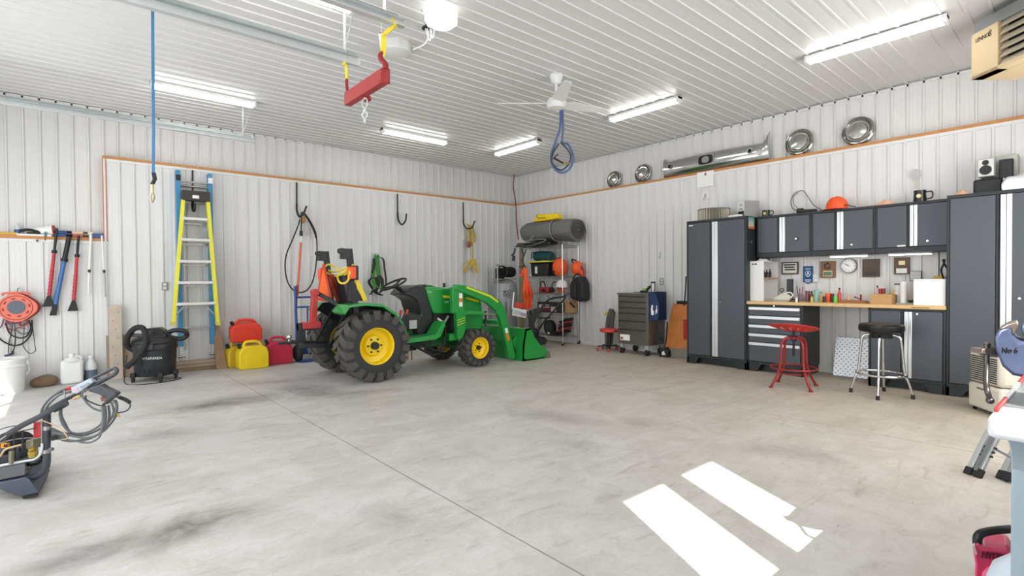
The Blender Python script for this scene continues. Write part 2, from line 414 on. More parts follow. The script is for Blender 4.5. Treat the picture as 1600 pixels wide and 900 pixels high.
# ================================================================ CABINETS ON THE RIGHT WALL
cab_dark = mat('cabinet_frame_charcoal', (42, 44, 47), 0.42, 0.2, 0.05)
cab_door = mat('cabinet_door_grey', (78, 82, 87), 0.40, 0.3, 0.04, 3)
alu = mat('aluminium_handle', (214, 214, 216), 0.30, 0.55, 0.03)
oak = mat('bamboo_worktop', (219, 182, 124), 0.45, 0, 0.10, 22)
RZ = -PI / 2                                     # things on the right wall: local x runs to the viewer's right, local -y into the room
FD = -0.61
def lock(parent, x, z, y, r=0.010):
    k = M(); k.cyl((x, y + 0.003, z), (x, y - 0.010, z), r, n=14); obj('lock', k, chrome, parent)
def door_panel(parent, x0, x1, z0, z1, y, locks=None, handle=None, name='door'):
    d = M(); d.box(x0, x1, y - 0.018, y, z0, z1)
    o = obj(name, d, cab_door, parent, bevel=0.003)
    if handle:
        h = M(); a, c = handle; mid = (a + c) / 2
        h.box(a, mid - 0.0015, y - 0.034, y - 0.018, z0 + 0.002, z1 - 0.002); h.box(mid + 0.0015, c, y - 0.034, y - 0.018, z0 + 0.002, z1 - 0.002)
        hh = obj('handle', h, alu, o, bevel=0.004); hh['label'] = 'bright aluminium pull strip'
    if locks: lock(o, locks[0], locks[1], y - 0.018)
    return o
def kick(m, w, y=FD, d=0.55):
    """recessed plinth with splayed corner feet"""
    for s in (0, 1):
        q = [(0, 0.0), (0, 0.10), (0.19, 0.10), (0.13, 0.0)]
        if s: q = [(w - a, z) for a, z in q]
        m.prism(q, (0, y, 0), (1, 0, 0), (0, 0, 1), 0, -0.03)
    m.box(0, 0.03, y, y + d, 0, 0.1); m.box(w - 0.03, w, y, y + d, 0, 0.1); m.box(0.03, w - 0.03, y + 0.10, y + 0.13, 0.0, 0.1)
def tall_cabinet(name, label, Y0, w, hx, lk):
    t = thing(name, label, 'cabinet', (0, Y0, 0), RZ, 'tall charcoal cabinets')
    m = M(); m.box(0, w, FD + 0.02, -0.016, 0.10, 2.13); m.box(0, w, FD, FD + 0.02, 2.095, 2.13); m.box(0, w, FD, FD + 0.02, 0.10, 0.135)
    for a in (0, w - 0.024): m.box(a, a + 0.024, FD, FD + 0.02, 0.135, 2.095)
    m.box(hx - 0.035, hx - 0.012, FD, FD + 0.02, 0.135, 2.095)
    kick(m, w); obj('body', m, cab_dark, t, bevel=0.003)
    door_panel(t, 0.028, hx - 0.038, 0.14, 2.09, FD + 0.015)
    door_panel(t, hx - 0.008, w - 0.028, 0.14, 2.09, FD + 0.015, locks=lk, handle=(hx, hx + 0.085))
    for a in (0.04, w - 0.04):
        k = M(); k.cyl((a, FD + 0.03, 0), (a, FD + 0.03, 0.015), 0.02, n=12); obj('levelling_foot', k, galv, t)
    return t
tl = tall_cabinet('tall_cabinet', 'tall charcoal cabinet at the left end of the run beside the wooden board', -4.617, 0.905, 0.41, (0.53, 0.93))
bb = M(); bb.box(0.04, 0.105, FD - 0.005, FD - 0.002, 2.055, 2.068); o = obj('badge', bb, white_p, tl); o['label'] = 'small white badge'
tr_ = tall_cabinet('tall_cabinet', 'tall charcoal cabinet at the right end of the run behind the dehumidifier', -7.660, 0.905, 0.42, (0.56, 1.05))
def upper(label, Y0, w, hx, knob=False, lk=None):
    t = thing('wall_cabinet', label, 'cabinet', (0, Y0, 1.555), RZ, 'charcoal wall cabinets above the worktop')
    D = -0.355; m = M(); m.box(0, w, D + 0.02, -0.016, 0, 0.575); m.box(0, w, D, D + 0.02, 0.545, 0.575); m.box(0, w, D, D + 0.02, 0, 0.06)
    for a in (0, w - 0.02): m.box(a, a + 0.02, D, D + 0.02, 0.06, 0.545)
    m.box(hx - 0.03, hx - 0.012, D, D + 0.02, 0.06, 0.545); obj('body', m, cab_dark, t, bevel=0.003)
    door_panel(t, 0.022, hx - 0.032, 0.065, 0.54, D + 0.015)
    d = door_panel(t, hx - 0.01, w - 0.022, 0.065, 0.54, D + 0.015, locks=lk or (hx + 0.16, 0.12), handle=(hx, hx + 0.072))
    if knob:
        k = M(); k.lathe([(0.024, 0), (0.026, 0.012), (0.020, 0.016)], (hx + 0.215, D - 0.003, 0.235), (0, -1, 0)); kk = obj('dial', k, black_p, d)
        k = M(); k.lathe([(0.017, 0.014), (0.016, 0.028), (0.004, 0.030)], (hx + 0.215, D - 0.003, 0.235), (0, -1, 0)); o = obj('knob', k, chrome, d); o['label'] = 'round silver combination knob'
    return t
upper('charcoal wall cabinet with a round dial on its right door', -5.548, 0.700, 0.31, True, (0.345, 0.12))
upper('charcoal wall cabinet under the orange hard hat', -6.250, 0.700, 0.30)
u3 = upper('charcoal wall cabinet under the large black mug next to the tall right cabinet', -6.952, 0.700, 0.34)
s = M(); s.box(0.22, 0.30, -0.362, -0.359, 0.068, 0.086); obj('sticker', s, white_p, u3)
# under-cabinet light bars
for i, (y, ln) in enumerate(((-6.42, 0.42), (-7.05, 0.42))):
    t = thing('under_cabinet_light', ('white under-cabinet light bar above the round clock', 'white under-cabinet light bar above the right plaques')[i], 'lamp', (-0.20, y, 1.527), RZ, 'light bars under the wall cabinets')
    m = M(); m.box(0, ln, -0.03, 0.03, 0.012, 0.028); obj('housing', m, white_p, t, bevel=0.003)
    m = M(); m.box(0.01, ln - 0.01, -0.024, 0.024, 0.0, 0.012); obj('diffuser', m, mat('light_bar_diffuser', (250, 250, 245), 0.4, 0, 0, 1, emit=2.5), t)
# worktop and base units
m = M(); m.box(0, 2.128, -0.625, -0.016, 0, 0.04)
t = thing('worktop', 'long light wooden worktop spanning the base cabinets', 'worktop', (0, -5.530, 0.915), RZ)
obj('slab', m, oak, t, bevel=0.003)
m = M(); m.box(1.83, 1.99, -0.628, -0.6251, 0.012, 0.020); o = obj('edge_marks', m, mat('dark_stain', (120, 80, 45), 0.7), t); o['label'] = 'dark scuff along the front edge'
t = thing('drawer_cabinet', 'charcoal base cabinet with five silver-edged drawers behind the red stool', 'cabinet', (0, -5.530, 0), RZ)
w = 0.71
m = M(); m.box(0, w, FD + 0.02, -0.016, 0.10, 0.915); kick(m, w); m.box(0, 0.024, FD, FD + 0.02, 0.1, 0.915); m.box(w - 0.024, w, FD, FD + 0.02, 0.1, 0.915); m.box(0, w, FD, FD + 0.02, 0.89, 0.915); m.box(0, w, FD, FD + 0.02, 0.10, 0.135)
obj('body', m, cab_dark, t, bevel=0.003)
lock(t, 0.36, 0.900, FD)
zs = [0.885, 0.765, 0.645, 0.525, 0.405, 0.14]
for i in range(5):
    z1, z0 = zs[i] - 0.004, zs[i+1] + 0.004
    d = M(); d.box(0.028, w - 0.028, FD - 0.004, FD + 0.015, z0, z1); do = obj('drawer', d, cab_door, t, bevel=0.003)
    d = M(); d.box(0.030, w - 0.03, FD - 0.026, FD - 0.003, z1 - 0.042, z1 - 0.002); o = obj('handle', d, alu, do, bevel=0.004); o['label'] = 'bright aluminium pull along the drawer top'
# plain filler panel between drawer unit and the knee space
t = thing('base_cabinet', 'charcoal two-door base cabinet behind the black-seated stool', 'cabinet', (0, -6.952, 0), RZ)
w = 0.705
m = M(); m.box(0, w, FD + 0.02, -0.016, 0.10, 0.915); kick(m, w); m.box(0, 0.024, FD, FD + 0.02, 0.1, 0.915); m.box(w - 0.024, w, FD, FD + 0.02, 0.1, 0.915); m.box(0, w, FD, FD + 0.02, 0.89, 0.915); m.box(0, w, FD, FD + 0.02, 0.10, 0.135)
m.box(0.31, 0.335, FD, FD + 0.02, 0.135, 0.89); obj('body', m, cab_dark, t, bevel=0.003)
door_panel(t, 0.028, 0.308, 0.14, 0.885, FD + 0.015)
door_panel(t, 0.340, w - 0.028, 0.14, 0.885, FD + 0.015, locks=(0.46, 0.86), handle=(0.345, 0.415))

# ================================================================ THINGS ON THE CABINET TOPS
def rwt(name, label, cat, u, v, d, z=None, group=None):
    """a thing standing in front of the right wall at distance d"""
    p = RW(u, v, d)
    if z is not None: p.z = z
    return thing(name, label, cat, p, RZ, group)
TT, UT = 2.130, 2.130
# pleated air filter drum
t = thing('air_filter', 'round pleated metal air filter on top of the left tall cabinet', 'filter', (-0.33, -4.90, TT), RZ)
m = M(); R0 = 0.225
pr = []
for k in range(72):
    a = 2*PI*k/72; r = R0 if k % 2 == 0 else R0 - 0.022; pr.append((r*math.cos(a), r*math.sin(a)))
m.prism(pr, (0, 0, 0.004), (1,0,0), (0,1,0), 0, 0.165); obj('pleats', m, mat('filter_metal', (150, 145, 130), 0.45, 0.6, 0.1, 20), t)
m = M(); m.lathe([(R0-0.07, 0), (R0+0.004, 0), (R0+0.004, 0.012), (R0-0.07, 0.012)], (0,0,0.165)); m.lathe([(R0+0.004, 0), (R0+0.004, 0.01)], (0,0,0)); obj('end_ring', m, mat('grey_rubber', (120, 122, 115), 0.7), t)
# loudspeakers
def speaker(label, loc, rz, w, h, d, body, faces, group='small loudspeakers'):
    t = thing('loudspeaker', label, 'loudspeaker', loc, rz, group)
    m = M(); m.box(-w/2, w/2, -d/2, d/2, 0, h); obj('cabinet', m, body, t, bevel=0.008)
    m = M(); m.lathe([(w*0.36, 0), (w*0.38, 0.004), (w*0.30, 0.006), (w*0.10, -0.002), (0.002, 0.004)], (0, -d/2 - 0.001, h*0.36), (0,-1,0)); obj('woofer', m, faces, t)
    m = M(); m.lathe([(w*0.20, 0), (w*0.21, 0.004), (w*0.10, 0.004), (0.002, 0.008)], (0, -d/2 - 0.001, h*0.78), (0,-1,0)); obj('tweeter', m, faces, t)
    return t
spk_s = mat('speaker_silver', (205, 205, 200), 0.4, 0.3, 0.03); spk_g = mat('speaker_side_grey', (150, 150, 146), 0.6)
sp = speaker('grey boxy loudspeaker on top of the left tall cabinet beside the pleated filter', (-0.24, -5.385, TT), RZ - 0.55, 0.16, 0.245, 0.24, spk_g, black_p)
m = M(); m.box(-0.078, 0.078, -0.126, -0.121, 0.10, 0.24); obj('front_panel', m, white_p, sp, bevel=0.003)
t = thing('tube', 'short white tube lying in front of the grey loudspeaker', 'tube', (-0.50, -5.32, TT), RZ); m = M(); m.tube([(-0.10, 0.0, 0.022), (0.0, -0.01, 0.022), (0.09, 0.0, 0.022)], [0.018, 0.022, 0.016], 12); obj('tube_body', m, white_p, t)
def mug(label, loc, r, h, side, body, dot):
    t = thing('mug', label, 'mug', loc, RZ, 'mugs on the cabinets')
    m = M(); m.lathe([(r, 0), (r*1.02, h*0.15), (r*0.93, h*0.75), (r*0.96, h), (r*0.86, h), (r*0.84, h*0.2), (0.001, h*0.18)], cap=False); m.lathe([(0.001, 0), (r, 0.0)], cap=False); obj('cup', m, body, t)
    m = M(); m.tube(curve([(r*0.85*side, 0, h*0.84), (r*1.75*side, 0, h*0.82), (r*1.8*side, 0, h*0.35), (r*0.95*side, 0, h*0.22)], 6), r*0.13, 8); obj('handle', m, body, t)
    m = M(); m.cyl((0, -r*0.99, h*0.5), (0, -r*1.05, h*0.5), r*0.36, n=20); obj('emblem', m, dot, t)
    return t
mug('small green and yellow mug on the wall cabinets beside the grey loudspeaker', (-0.22, -5.62, UT), 0.052, 0.095, 1, mat('mug_green', (38, 52, 30), 0.3), mat('mug_yellow', (225, 215, 110), 0.4))
mug('large black mug on the rightmost wall cabinet', (-0.24, -7.36, UT), 0.062, 0.135, 1, mat('mug_black', (28, 28, 32), 0.25), mat('mug_cream', (235, 225, 170), 0.4))
# wire hoop and dark object
t = thing('wire_hoop', 'thin dark wire hoop leaning on the wall above the wall cabinets', 'wire', (-0.05, -6.0, UT), RZ)
m = M(); m.tube(curve([RW(1247,331,.06), RW(1238,325,.05), RW(1236,314,.04), RW(1241,303,.04), RW(1254,298,.04), RW(1262,307,.05), RW(1271,320,.08), RW(1288,331,.14)], 8), 0.0045, 6); m.tube(curve([RW(1247,326,.05), RW(1240,318,.05), RW(1240,308,.05), RW(1247,301,.04)], 6), 0.0035, 6); obj('wire', m, black_p, t, world=True)
t = thing('flashlight', 'dark flashlight lying on the wall cabinets under the wire hoop', 'flashlight', (-0.2, -6.13, UT), RZ)
m = M(); a = V((-0.22,-6.03,UT+0.038)); m.tube([a, a+V((0,-0.07,0)), a+V((0,-0.09,-0.008)), a+V((0,-0.24,-0.014))], [0.036,0.036,0.024,0.022], 16); obj('body', m, mat('dark_green_metal', (40,45,32), 0.4, 0.3), t, world=True)
# orange hard hat
def hard_hat(label, loc, rz, s, m_, group='hard hats'):
    t = thing('hard_hat', label, 'hard hat', loc, rz, group)
    m = M(); prof = [(0.118, 0.0), (0.120, 0.02), (0.117, 0.06), (0.104, 0.10), (0.080, 0.132), (0.045, 0.15), (0.001, 0.156)]
    m.T = Matrix.Scale(s, 4); m.lathe(prof, cap=False); m.lathe([(0.116, 0.0), (0.113, 0.06), (0.10, 0.097), (0.075, 0.128), (0.001, 0.15)], cap=False)
    obj('shell', m, m_, t)
    m = M(); m.T = Matrix.Scale(s, 4); m.add([V((math.cos(a)*(0.118 + e*(0.012 + 0.045*max(0, -math.sin(a)))), math.sin(a)*(0.118 + e*(0.012 + 0.045*max(0, -math.sin(a)))), 0.004 - 0.010*e + dz)) for dz in (0, 0.005) for e in (0, 1) for a in [2*PI*k/40 for k in range(40)]],
        [(q0+k, q0+(k+1) % 40, q1+(k+1) % 40, q1+k) for q0, q1 in ((0, 40), (80, 120), (40, 120), (0, 80)) for k in range(40)]); obj('brim', m, m_, t)
    for k in (-1, 0, 1):
        m = M(); m.T = Matrix.Scale(s, 4); m.tube([( k*0.022, -0.112 + 0.0, 0.075), (k*0.022, -0.085, 0.13), (k*0.022, 0.0, 0.158 - abs(k)*0.004), (k*0.022, 0.085, 0.13)], 0.006, 6); obj('ridge', m, m_, t)
    return t
hh = hard_hat('orange hard hat on top of the middle wall cabinet', (-0.27, -6.52, UT + 0.008), RZ - 0.4, 1.02, orange_p)
m = M(); m.tube(curve([(0.08,-0.03,0.0),(0.14,-0.02,0.035),(0.20,0.0,0.012),(0.24,0.02,0.003)], 6), 0.006, 6); obj('chin_strap', m, black_p, hh)
def rag(name, label, cat, loc, sx, sy, sz, m_, seed=1, rz=RZ, n=14):
    rn = random.Random(seed); t = thing(name, label, cat, loc, rz); m = M(); vs = []; fs = []
    for j in range(n+1):
        for i in range(n+1):
            x = (i/n - 0.5)*2; y = (j/n - 0.5)*2; r = min(1, math.hypot(x, y)); e = max(0, 1 - r**2.2)
            vs.append((x*sx*(1 + 0.08*math.sin(5*y + seed)), y*sy*(1 + 0.08*math.cos(4*x + seed)), sz*e*(0.72 + 0.28*math.sin(7*x + seed*2)*math.cos(6*y + seed)) + 0.001))
    for j in range(n):
        for i in range(n): q = j*(n+1)+i; fs.append((q, q+1, q+n+2, q+n+1))
    m.add(vs, fs); m.box(-sx*0.6, sx*0.6, -sy*0.6, sy*0.6, 0, 0.002); o = obj('cloth', m, m_, t, sub=1); return t
skin_b = mat('peach_cloth', (222, 178, 150), 0.9, 0, 0.12, 20)
rag('rag', 'crumpled peach rag on the rightmost wall cabinet', 'rag', (-0.24, -7.03, UT), 0.10, 0.09, 0.085, skin_b, 3)
rag('rag', 'crumpled peach glove-like rag on the left end of the right tall cabinet', 'rag', (-0.42, -7.755, TT), 0.085, 0.08, 0.08, skin_b, 5)
# fly-swatter like paddle against the wall
t = thing('fly_swatter', 'pale round-headed fly swatter leaning on the wall beside the black mug', 'fly swatter', (-0.03, -7.26, UT), RZ)
m = M(); c = RW(1431, 272, 0.03); m.torus(c, (1,0,0), 0.055, 0.006, 24); 
for k in range(-2, 3): m.tube([c + V((0, k*0.02, -0.045)), c + V((0, k*0.02, 0.045))], 0.002, 5); m.tube([c + V((0, -0.045, k*0.02)), c + V((0, 0.045, k*0.02))], 0.002, 5)
obj('head', m, mat('clear_plastic', (215, 212, 218), 0.3), t, world=True)
m = M(); m.tube([c + V((0, 0, -0.055)), V((-0.06, c.y, UT + 0.003))], 0.006, 8); obj('handle', m, mat('beige_plastic', (225, 205, 180), 0.5), t, world=True)
# stereo pile on the right tall cabinet
t = thing('tool_case', 'black upright carrying case on the right tall cabinet under the silver loudspeaker', 'case', (-0.33, -7.955, TT), RZ)
m = M(); m.box(-0.115, 0.115, -0.06, 0.06, 0, 0.165); obj('shell', m, black_p, t, bevel=0.02)
m = M(); m.tube(curve([(-0.05, 0, 0.163), (-0.045, 0, 0.178), (0.045, 0, 0.178), (0.05, 0, 0.163)], 4), 0.007, 6); obj('grip', m, black_p, t)
m = M(); m.box(0.117, 0.128, -0.05, 0.03, 0.005, 0.155); obj('side_strip', m, white_p, t, bevel=0.003)
speaker('silver loudspeaker with black cones standing on the black case', (-0.33, -7.94, TT + 0.187), RZ, 0.13, 0.185, 0.14, spk_s, black_p)
speaker('grey loudspeaker standing behind the black case against the wall', (-0.11, -8.08, TT), RZ, 0.17, 0.42, 0.18, mat('speaker_beige', (180, 182, 172), 0.6), black_p)
t = thing('wall_phone', 'black boxy device hanging in front of the rear grey loudspeaker', 'device', (-0.26, -8.085, TT), RZ)
m = M(); m.box(-0.055, 0.055, -0.03, 0.03, 0.0, 0.36); obj('body', m, black_p, t, bevel=0.01); m = M(); m.box(-0.045, 0.045, -0.036, -0.03, 0.24, 0.34); obj('screen', m, mat('dark_glass', (35, 38, 42), 0.1), t)
# folded clear plastic sheet and brown cloth
t = thing('plastic_sheet', 'folded clear plastic sheeting piled on the right tall cabinet', 'plastic sheet', (-0.36, -8.27, TT), RZ)
m = M(); n = 22; vs = []; fs = []
for j in range(n+1):
    for i in range(n+1):
        x = i/n; y = j/n; e = (math.sin(PI*min(1, x*1.0+0.02))**0.25 if x < 0.98 else 0.2)*(math.sin(PI*y)**0.3 if 0 < j < n else 0)
        vs.append((-0.19 + 0.46*x, -0.22 + 0.40*y, 0.002 + (0.215 - 0.09*x)*e*(1 + 0.10*math.sin(16*x + 5*y))))
for j in range(n):
    for i in range(n): q = j*(n+1)+i; fs.append((q, q+1, q+n+2, q+n+1))
m.add(vs, fs); m.box(-0.18, 0.26, -0.2, 0.16, 0, 0.003); obj('sheet', m, mat('milky_plastic', (225, 227, 228), 0.15, 0, 0.05, 14, 0.3, coat=0.5), t, sub=1)
t = thing('brown_cloth', 'brown cloth lying behind the plastic sheeting near the wall', 'cloth', (-0.09, -8.42, TT), RZ)
m = M(); m.tube(curve([(-0.15, 0, 0.21), (-0.05, 0, 0.235), (0.06, 0, 0.19), (0.22, 0, 0.15)], 6), 0.035, 10); m.box(-0.14, 0.2, -0.02, 0.06, 0, 0.17); obj('cloth', m, mat('brown_cloth', (140, 120, 100), 0.9, 0, 0.15, 20), t)
# card in the niche side of the tall cabinet + hook
t = thing('picture_card', 'colourful postcard stuck on the side of the left tall cabinet', 'postcard', (-0.475, -5.526, 1.955), RZ)
cm = mat('postcard_picture', (95, 150, 150), 0.5, 0, 0.3, 30)
m = M(); m.box(0, 0.004, -0.09, 0.09, 0, 0.16); obj('card', m, cm, t); 
m = M(); m.box(0.004, 0.0045, -0.088, 0.088, 0.0, 0.035); obj('lower_band', m, mat('postcard_orange', (190, 90, 60), 0.5), t)
for k in range(6): m = M(); m.box(0.004, 0.0046, -0.08 + k*0.026, -0.068 + k*0.026, 0.03, 0.10 + 0.03*(k % 2)); obj('stripe', m, mat('postcard_cream', (225, 210, 150), 0.5), t)
t = thing('side_hook', 'small silver hook on the side of the left tall cabinet', 'hook', (-0.48, -5.526, 1.74), RZ); m = M(); m.torus((0.010, 0, 0.03), (1,0,0), 0.022, 0.004, 14, 6, 0.6, 4.2); m.box(0, 0.008, -0.01, 0.01, 0.02, 0.05); obj('hook_body', m, chrome, t)

# ================================================================ ON THE WALL ABOVE THE WORKTOP
def plaque(label, u0, v0, u1, v1, face, inner=None, d=0.016, group='plaques above the worktop', name='plaque', frame_m=None):
    a = RW(u0, v1, d); b_ = RW(u1, v0, d); w = a.y - b_.y; h = b_.z - a.z
    t = thing(name, label, name.replace('_', ' '), (-0.014, (a.y+b_.y)/2, a.z), RZ, group)
    m = M(); m.box(-w/2, w/2, -0.022, 0, 0, h); obj('board', m, frame_m or face, t, bevel=0.002)
    bd = 0.018 if name == 'plaque' else 0.005
    if frame_m: m = M(); m.box(-w/2+bd, w/2-bd, -0.025, -0.022, bd, h-bd); obj('print', m, face, t)
    return t, w, h
walnut = mat('walnut_board', (92, 62, 44), 0.45, 0, 0.2, 14); brass = mat('brass_plate', (206, 190, 140), 0.35, 0.5)
t, w, h = plaque('framed black and white sign left of the blue pennant', 1222, 409, 1248, 429, mat('sign_card', (225, 222, 215), 0.7), frame_m=mat('dark_frame', (70, 55, 42), 0.5))
for k in range(3): m = M(); m.box(-w/2+0.03+k*0.008, w/2-0.035-0.01*(k % 2), -0.0265, -0.025, h-0.05-k*0.034, h-0.032-k*0.034); obj('text_line', m, ink, t)
t, w, h = plaque('brown plaque with a dark curled emblem and green plate beside the clock', 1282.5, 408, 1306, 434.5, mat('mid_walnut', (128, 92, 60), 0.5, 0, 0.15, 14))
m = M(); m.torus((0, -0.026, h*0.70), (0,1,0), 0.034, 0.006, 20, 6, 0.5, 5.2); m.bar((0, -0.026, h*0.70), (0.035, -0.026, h*0.70), 0.008, 0.008); m.bar((-0.01, -0.026, h*0.92), (0.03, -0.026, h*0.80), 0.008, 0.008); obj('emblem', m, ink, t)
m = M(); m.box(-w*0.30, w*0.30, -0.026, -0.022, h*0.10, h*0.42); obj('plate', m, brass, t); m = M(); m.box(-w*0.27, w*0.27, -0.028, -0.026, h*0.13, h*0.38); obj('inscription', m, mat('green_plate', (85, 120, 100), 0.4), t)
t, w, h = plaque('dark plain bronze plaque right of the clock', 1348, 404.5, 1375, 433, mat('dark_bronze', (74, 58, 46), 0.4, 0.3, 0.15, 14))
m = M(); m.box(-w*0.34, w*0.34, -0.025, -0.022, h*0.10, h*0.32); obj('plate', m, mat('black_plate', (45, 40, 38), 0.35, 0.3), t)
t, w, h = plaque('walnut plaque with two pale plates above the white roll', 1397.5, 402, 1422, 429, walnut)
m = M(); m.box(-w*0.36, w*0.34, -0.026, -0.022, h*0.07, h*0.36); obj('lower_plate', m, white_p, t, bevel=0.003); m = M(); m.box(-w*0.2, w*0.22, -0.026, -0.022, h*0.55, h*0.80); obj('upper_plate', m, brass, t, bevel=0.008)
t, w, h = plaque('thin black wire frame with a pale print below the right plaque', 1422, 423.5, 1440.5, 439, mat('pale_print', (205, 205, 203), 0.7), frame_m=ink, name='wall_print')
# blue pennant
a = RW(1253.5, 417, 0.02)
t = thing('pennant', 'blue pennant with white crest hanging by a string', 'pennant', (-0.016, RW(1262.5, 430, 0.02).y, RW(1262, 444, 0.02).z), RZ)
w = 0.125; h = RW(1262, 416, .02).z - RW(1262, 444, .02).z
m = M(); m.prism([(-w/2, h), (w/2, h), (w/2, 0.03), (0, 0), (-w/2, 0.03)], (0, 0, 0), (1,0,0), (0,0,1), 0, 0.003); obj('cloth', m, mat('pennant_blue', (45, 85, 135), 0.8), t)
cr = mat('crest_white', (225, 232, 238), 0.8)
m = M(); m.torus((0, -0.004, h*0.60), (0,1,0), 0.035, 0.003, 20, 5); m.torus((0, -0.004, h*0.50), (0,1,0), 0.020, 0.004, 16, 5); m.ball((0, -0.004, h*0.62), (0.012, 0.002, 0.02), 10, 8); m.box(-0.04, 0.04, -0.005, -0.003, h*0.20, h*0.25); m.box(-0.03, 0.03, -0.005, -0.003, h*0.10, h*0.14); m.box(-0.035, 0.035, -0.005, -0.003, h*0.83, h*0.87); obj('crest', m, cr, t)
m = M(); m.tube([(-w/2, -0.002, h), (0.0, -0.002, h + 0.10), (w/2, -0.002, h)], 0.0015, 5); obj('string', m, paper, t)
# round clock
c = RW(1327, 415.5, 0.016); R_ = 0.090
t = thing('wall_clock', 'round white wall clock with silver rim reading about ten to ten', 'clock', (-0.014, c.y, c.z - R_), RZ)
m = M(); m.lathe([(R_, 0), (R_*1.06, 0.006), (R_*1.06, 0.03), (R_, 0.036), (R_*0.93, 0.034), (R_*0.92, 0.02)], (0, 0, R_), (0,-1,0), 40, cap=False); m.lathe([(0.001, 0), (R_, 0)], (0, 0, R_), (0,-1,0), 40, cap=False); obj('rim', m, steel, t)
m = M(); m.cyl((0, -0.005, R_), (0, -0.024, R_), R_*0.93, n=40); obj('dial', m, white_p, t)
for k in range(12):
    m = M(); a = k*PI/6; d_ = V((math.sin(a), 0, math.cos(a))); m.bar(V((0, -0.0255, R_)) + d_*R_*0.70, V((0, -0.0255, R_)) + d_*R_*0.82, 0.006, 0.002, (0,1,0)); obj('hour_mark', m, ink, t)

for nm, ang, ln, wd in (('hour_hand', -62, 0.45, 0.007), ('minute_hand', -60 + 2, 0.70, 0.004)):
    a = math.radians(ang if nm == 'hour_hand' else 302); d_ = V((math.sin(a), 0, math.cos(a))); m = M()
    m.bar(V((0, -0.028, R_)) - d_*R_*0.15, V((0, -0.028, R_)) + d_*R_*ln, wd, 0.002, (0,1,0)); obj(nm, m, ink, t)

# ================================================================ ON THE WORKTOP
WT = 0.955
def wt(name, label, cat, u, d, z=WT, group=None, rz=RZ):
    return thing(name, label, cat, (-d, RW(u, 470, d).y, z), rz, group)
# white rack unit (open to the right)
t = wt('storage_box', 'tall white open-sided storage box with shelf at the left end of the worktop', 'shelf unit', 1182, 0.30)
y0 = RW(1168, 460, 0.5).y; y1 = RW(1216, 460, 0.05).y
yl = RW(1171, 460, .50).y; yr2 = RW(1193, 460, .50).y; W_ = yl - yr2; Hh = RW(1193, 408, .50).z - WT
t.location = (-0.26, (yl + yr2)/2, WT); t.rotation_euler[2] = RZ
m = M(); m.box(-W_/2, W_/2, -0.24, -0.225, 0, Hh); m.box(-W_/2, W_/2, 0.225, 0.24, 0, Hh); m.box(-W_/2, -W_/2 + 0.012, -0.225, 0.225, 0, Hh); m.box(-W_/2, W_/2, -0.225, 0.225, 0, 0.012); m.box(-W_/2, W_/2, -0.225, 0.225, Hh - 0.012, Hh)
obj('box', m, white_p, t, bevel=0.003)
m = M(); m.box(-W_/2 + 0.012, W_/2 + 0.012, -0.225, 0.225, 0.31, 0.322); obj('shelf', m, pine, t)
m = M(); m.box(-0.02, 0.005, -0.2415, -0.24, Hh - 0.05, Hh - 0.03); m.box(-0.06, -0.03, -0.2415, -0.24, Hh - 0.048, Hh - 0.032); obj('printed_mark', m, ink, t)
for k, (x, y, r, h, mm) in enumerate(((0.02, -0.16, 0.018, 0.16, grey_p), (0.03, -0.06, 0.014, 0.10, dark_m), (0.02, 0.04, 0.02, 0.11, mat('dark_glass_bottle', (50, 45, 40), 0.2)), (0.03, 0.12, 0.018, 0.12, dark_m))):
    q = thing('bottle', ('slim grey bottle on the shelf in the white box', 'small dark bottle in the middle of the white box shelf', 'brown glass bottle at the shelf front in the white box', 'dark bottle at the back right of the white box shelf')[k], 'bottle', (t.location.x + y, t.location.y - x, WT + 0.323), RZ, 'bottles in the white storage box')
    m = M(); m.lathe([(r, 0), (r, h*0.62), (r*0.4, h*0.78), (r*0.4, h)]); obj('glass', m, mm, q)
rag('rag', 'crumpled white rag on top of the white storage box', 'rag', (-0.30, (yl + yr2)/2, WT + Hh), 0.09, 0.10, 0.055, mat('white_cloth', (225, 225, 225), 0.9), 8)
# kettle-like white iron on a tray
t = wt('clothes_iron', 'white and black clothes iron resting on papers on the worktop', 'iron', 1224, 0.36)
m = M(); m.prism([(-0.12, 0), (0.10, 0), (0.10, 0.03), (0.07, 0.075), (0.0, 0.095), (-0.06, 0.06), (-0.12, 0.02)], (0, 0, 0.016), (1,0,0), (0,0,1), -0.045, 0.045); obj('body', m, mat('cream_plastic', (215, 210, 195), 0.5), t, bevel=0.01)
m = M(); m.tube(curve([(0.09, 0, 0.045), (0.12, 0, 0.085), (0.08, 0, 0.12), (0.0, 0, 0.10)], 6), 0.009, 8); obj('handle', m, white_p, t); m = M(); m.torus((-0.02, 0, 0.15), (0,1,0), 0.022, 0.006, 16); m.tube([(-0.02, 0, 0.09), (-0.02, 0, 0.13)], 0.006, 6); obj('knob', m, black_p, t)
t = wt('papers', 'stack of papers under the iron on the worktop', 'papers', 1216, 0.36); m = M()
for k in range(4): m.T = Matrix.Rotation(0.12*(k-1.5), 4, 'Z'); m.box(-0.16, 0.18, -0.11, 0.11, k*0.004, k*0.004 + 0.0035)
obj('sheets', m, mat('grey_paper', (190, 188, 182), 0.8), t)
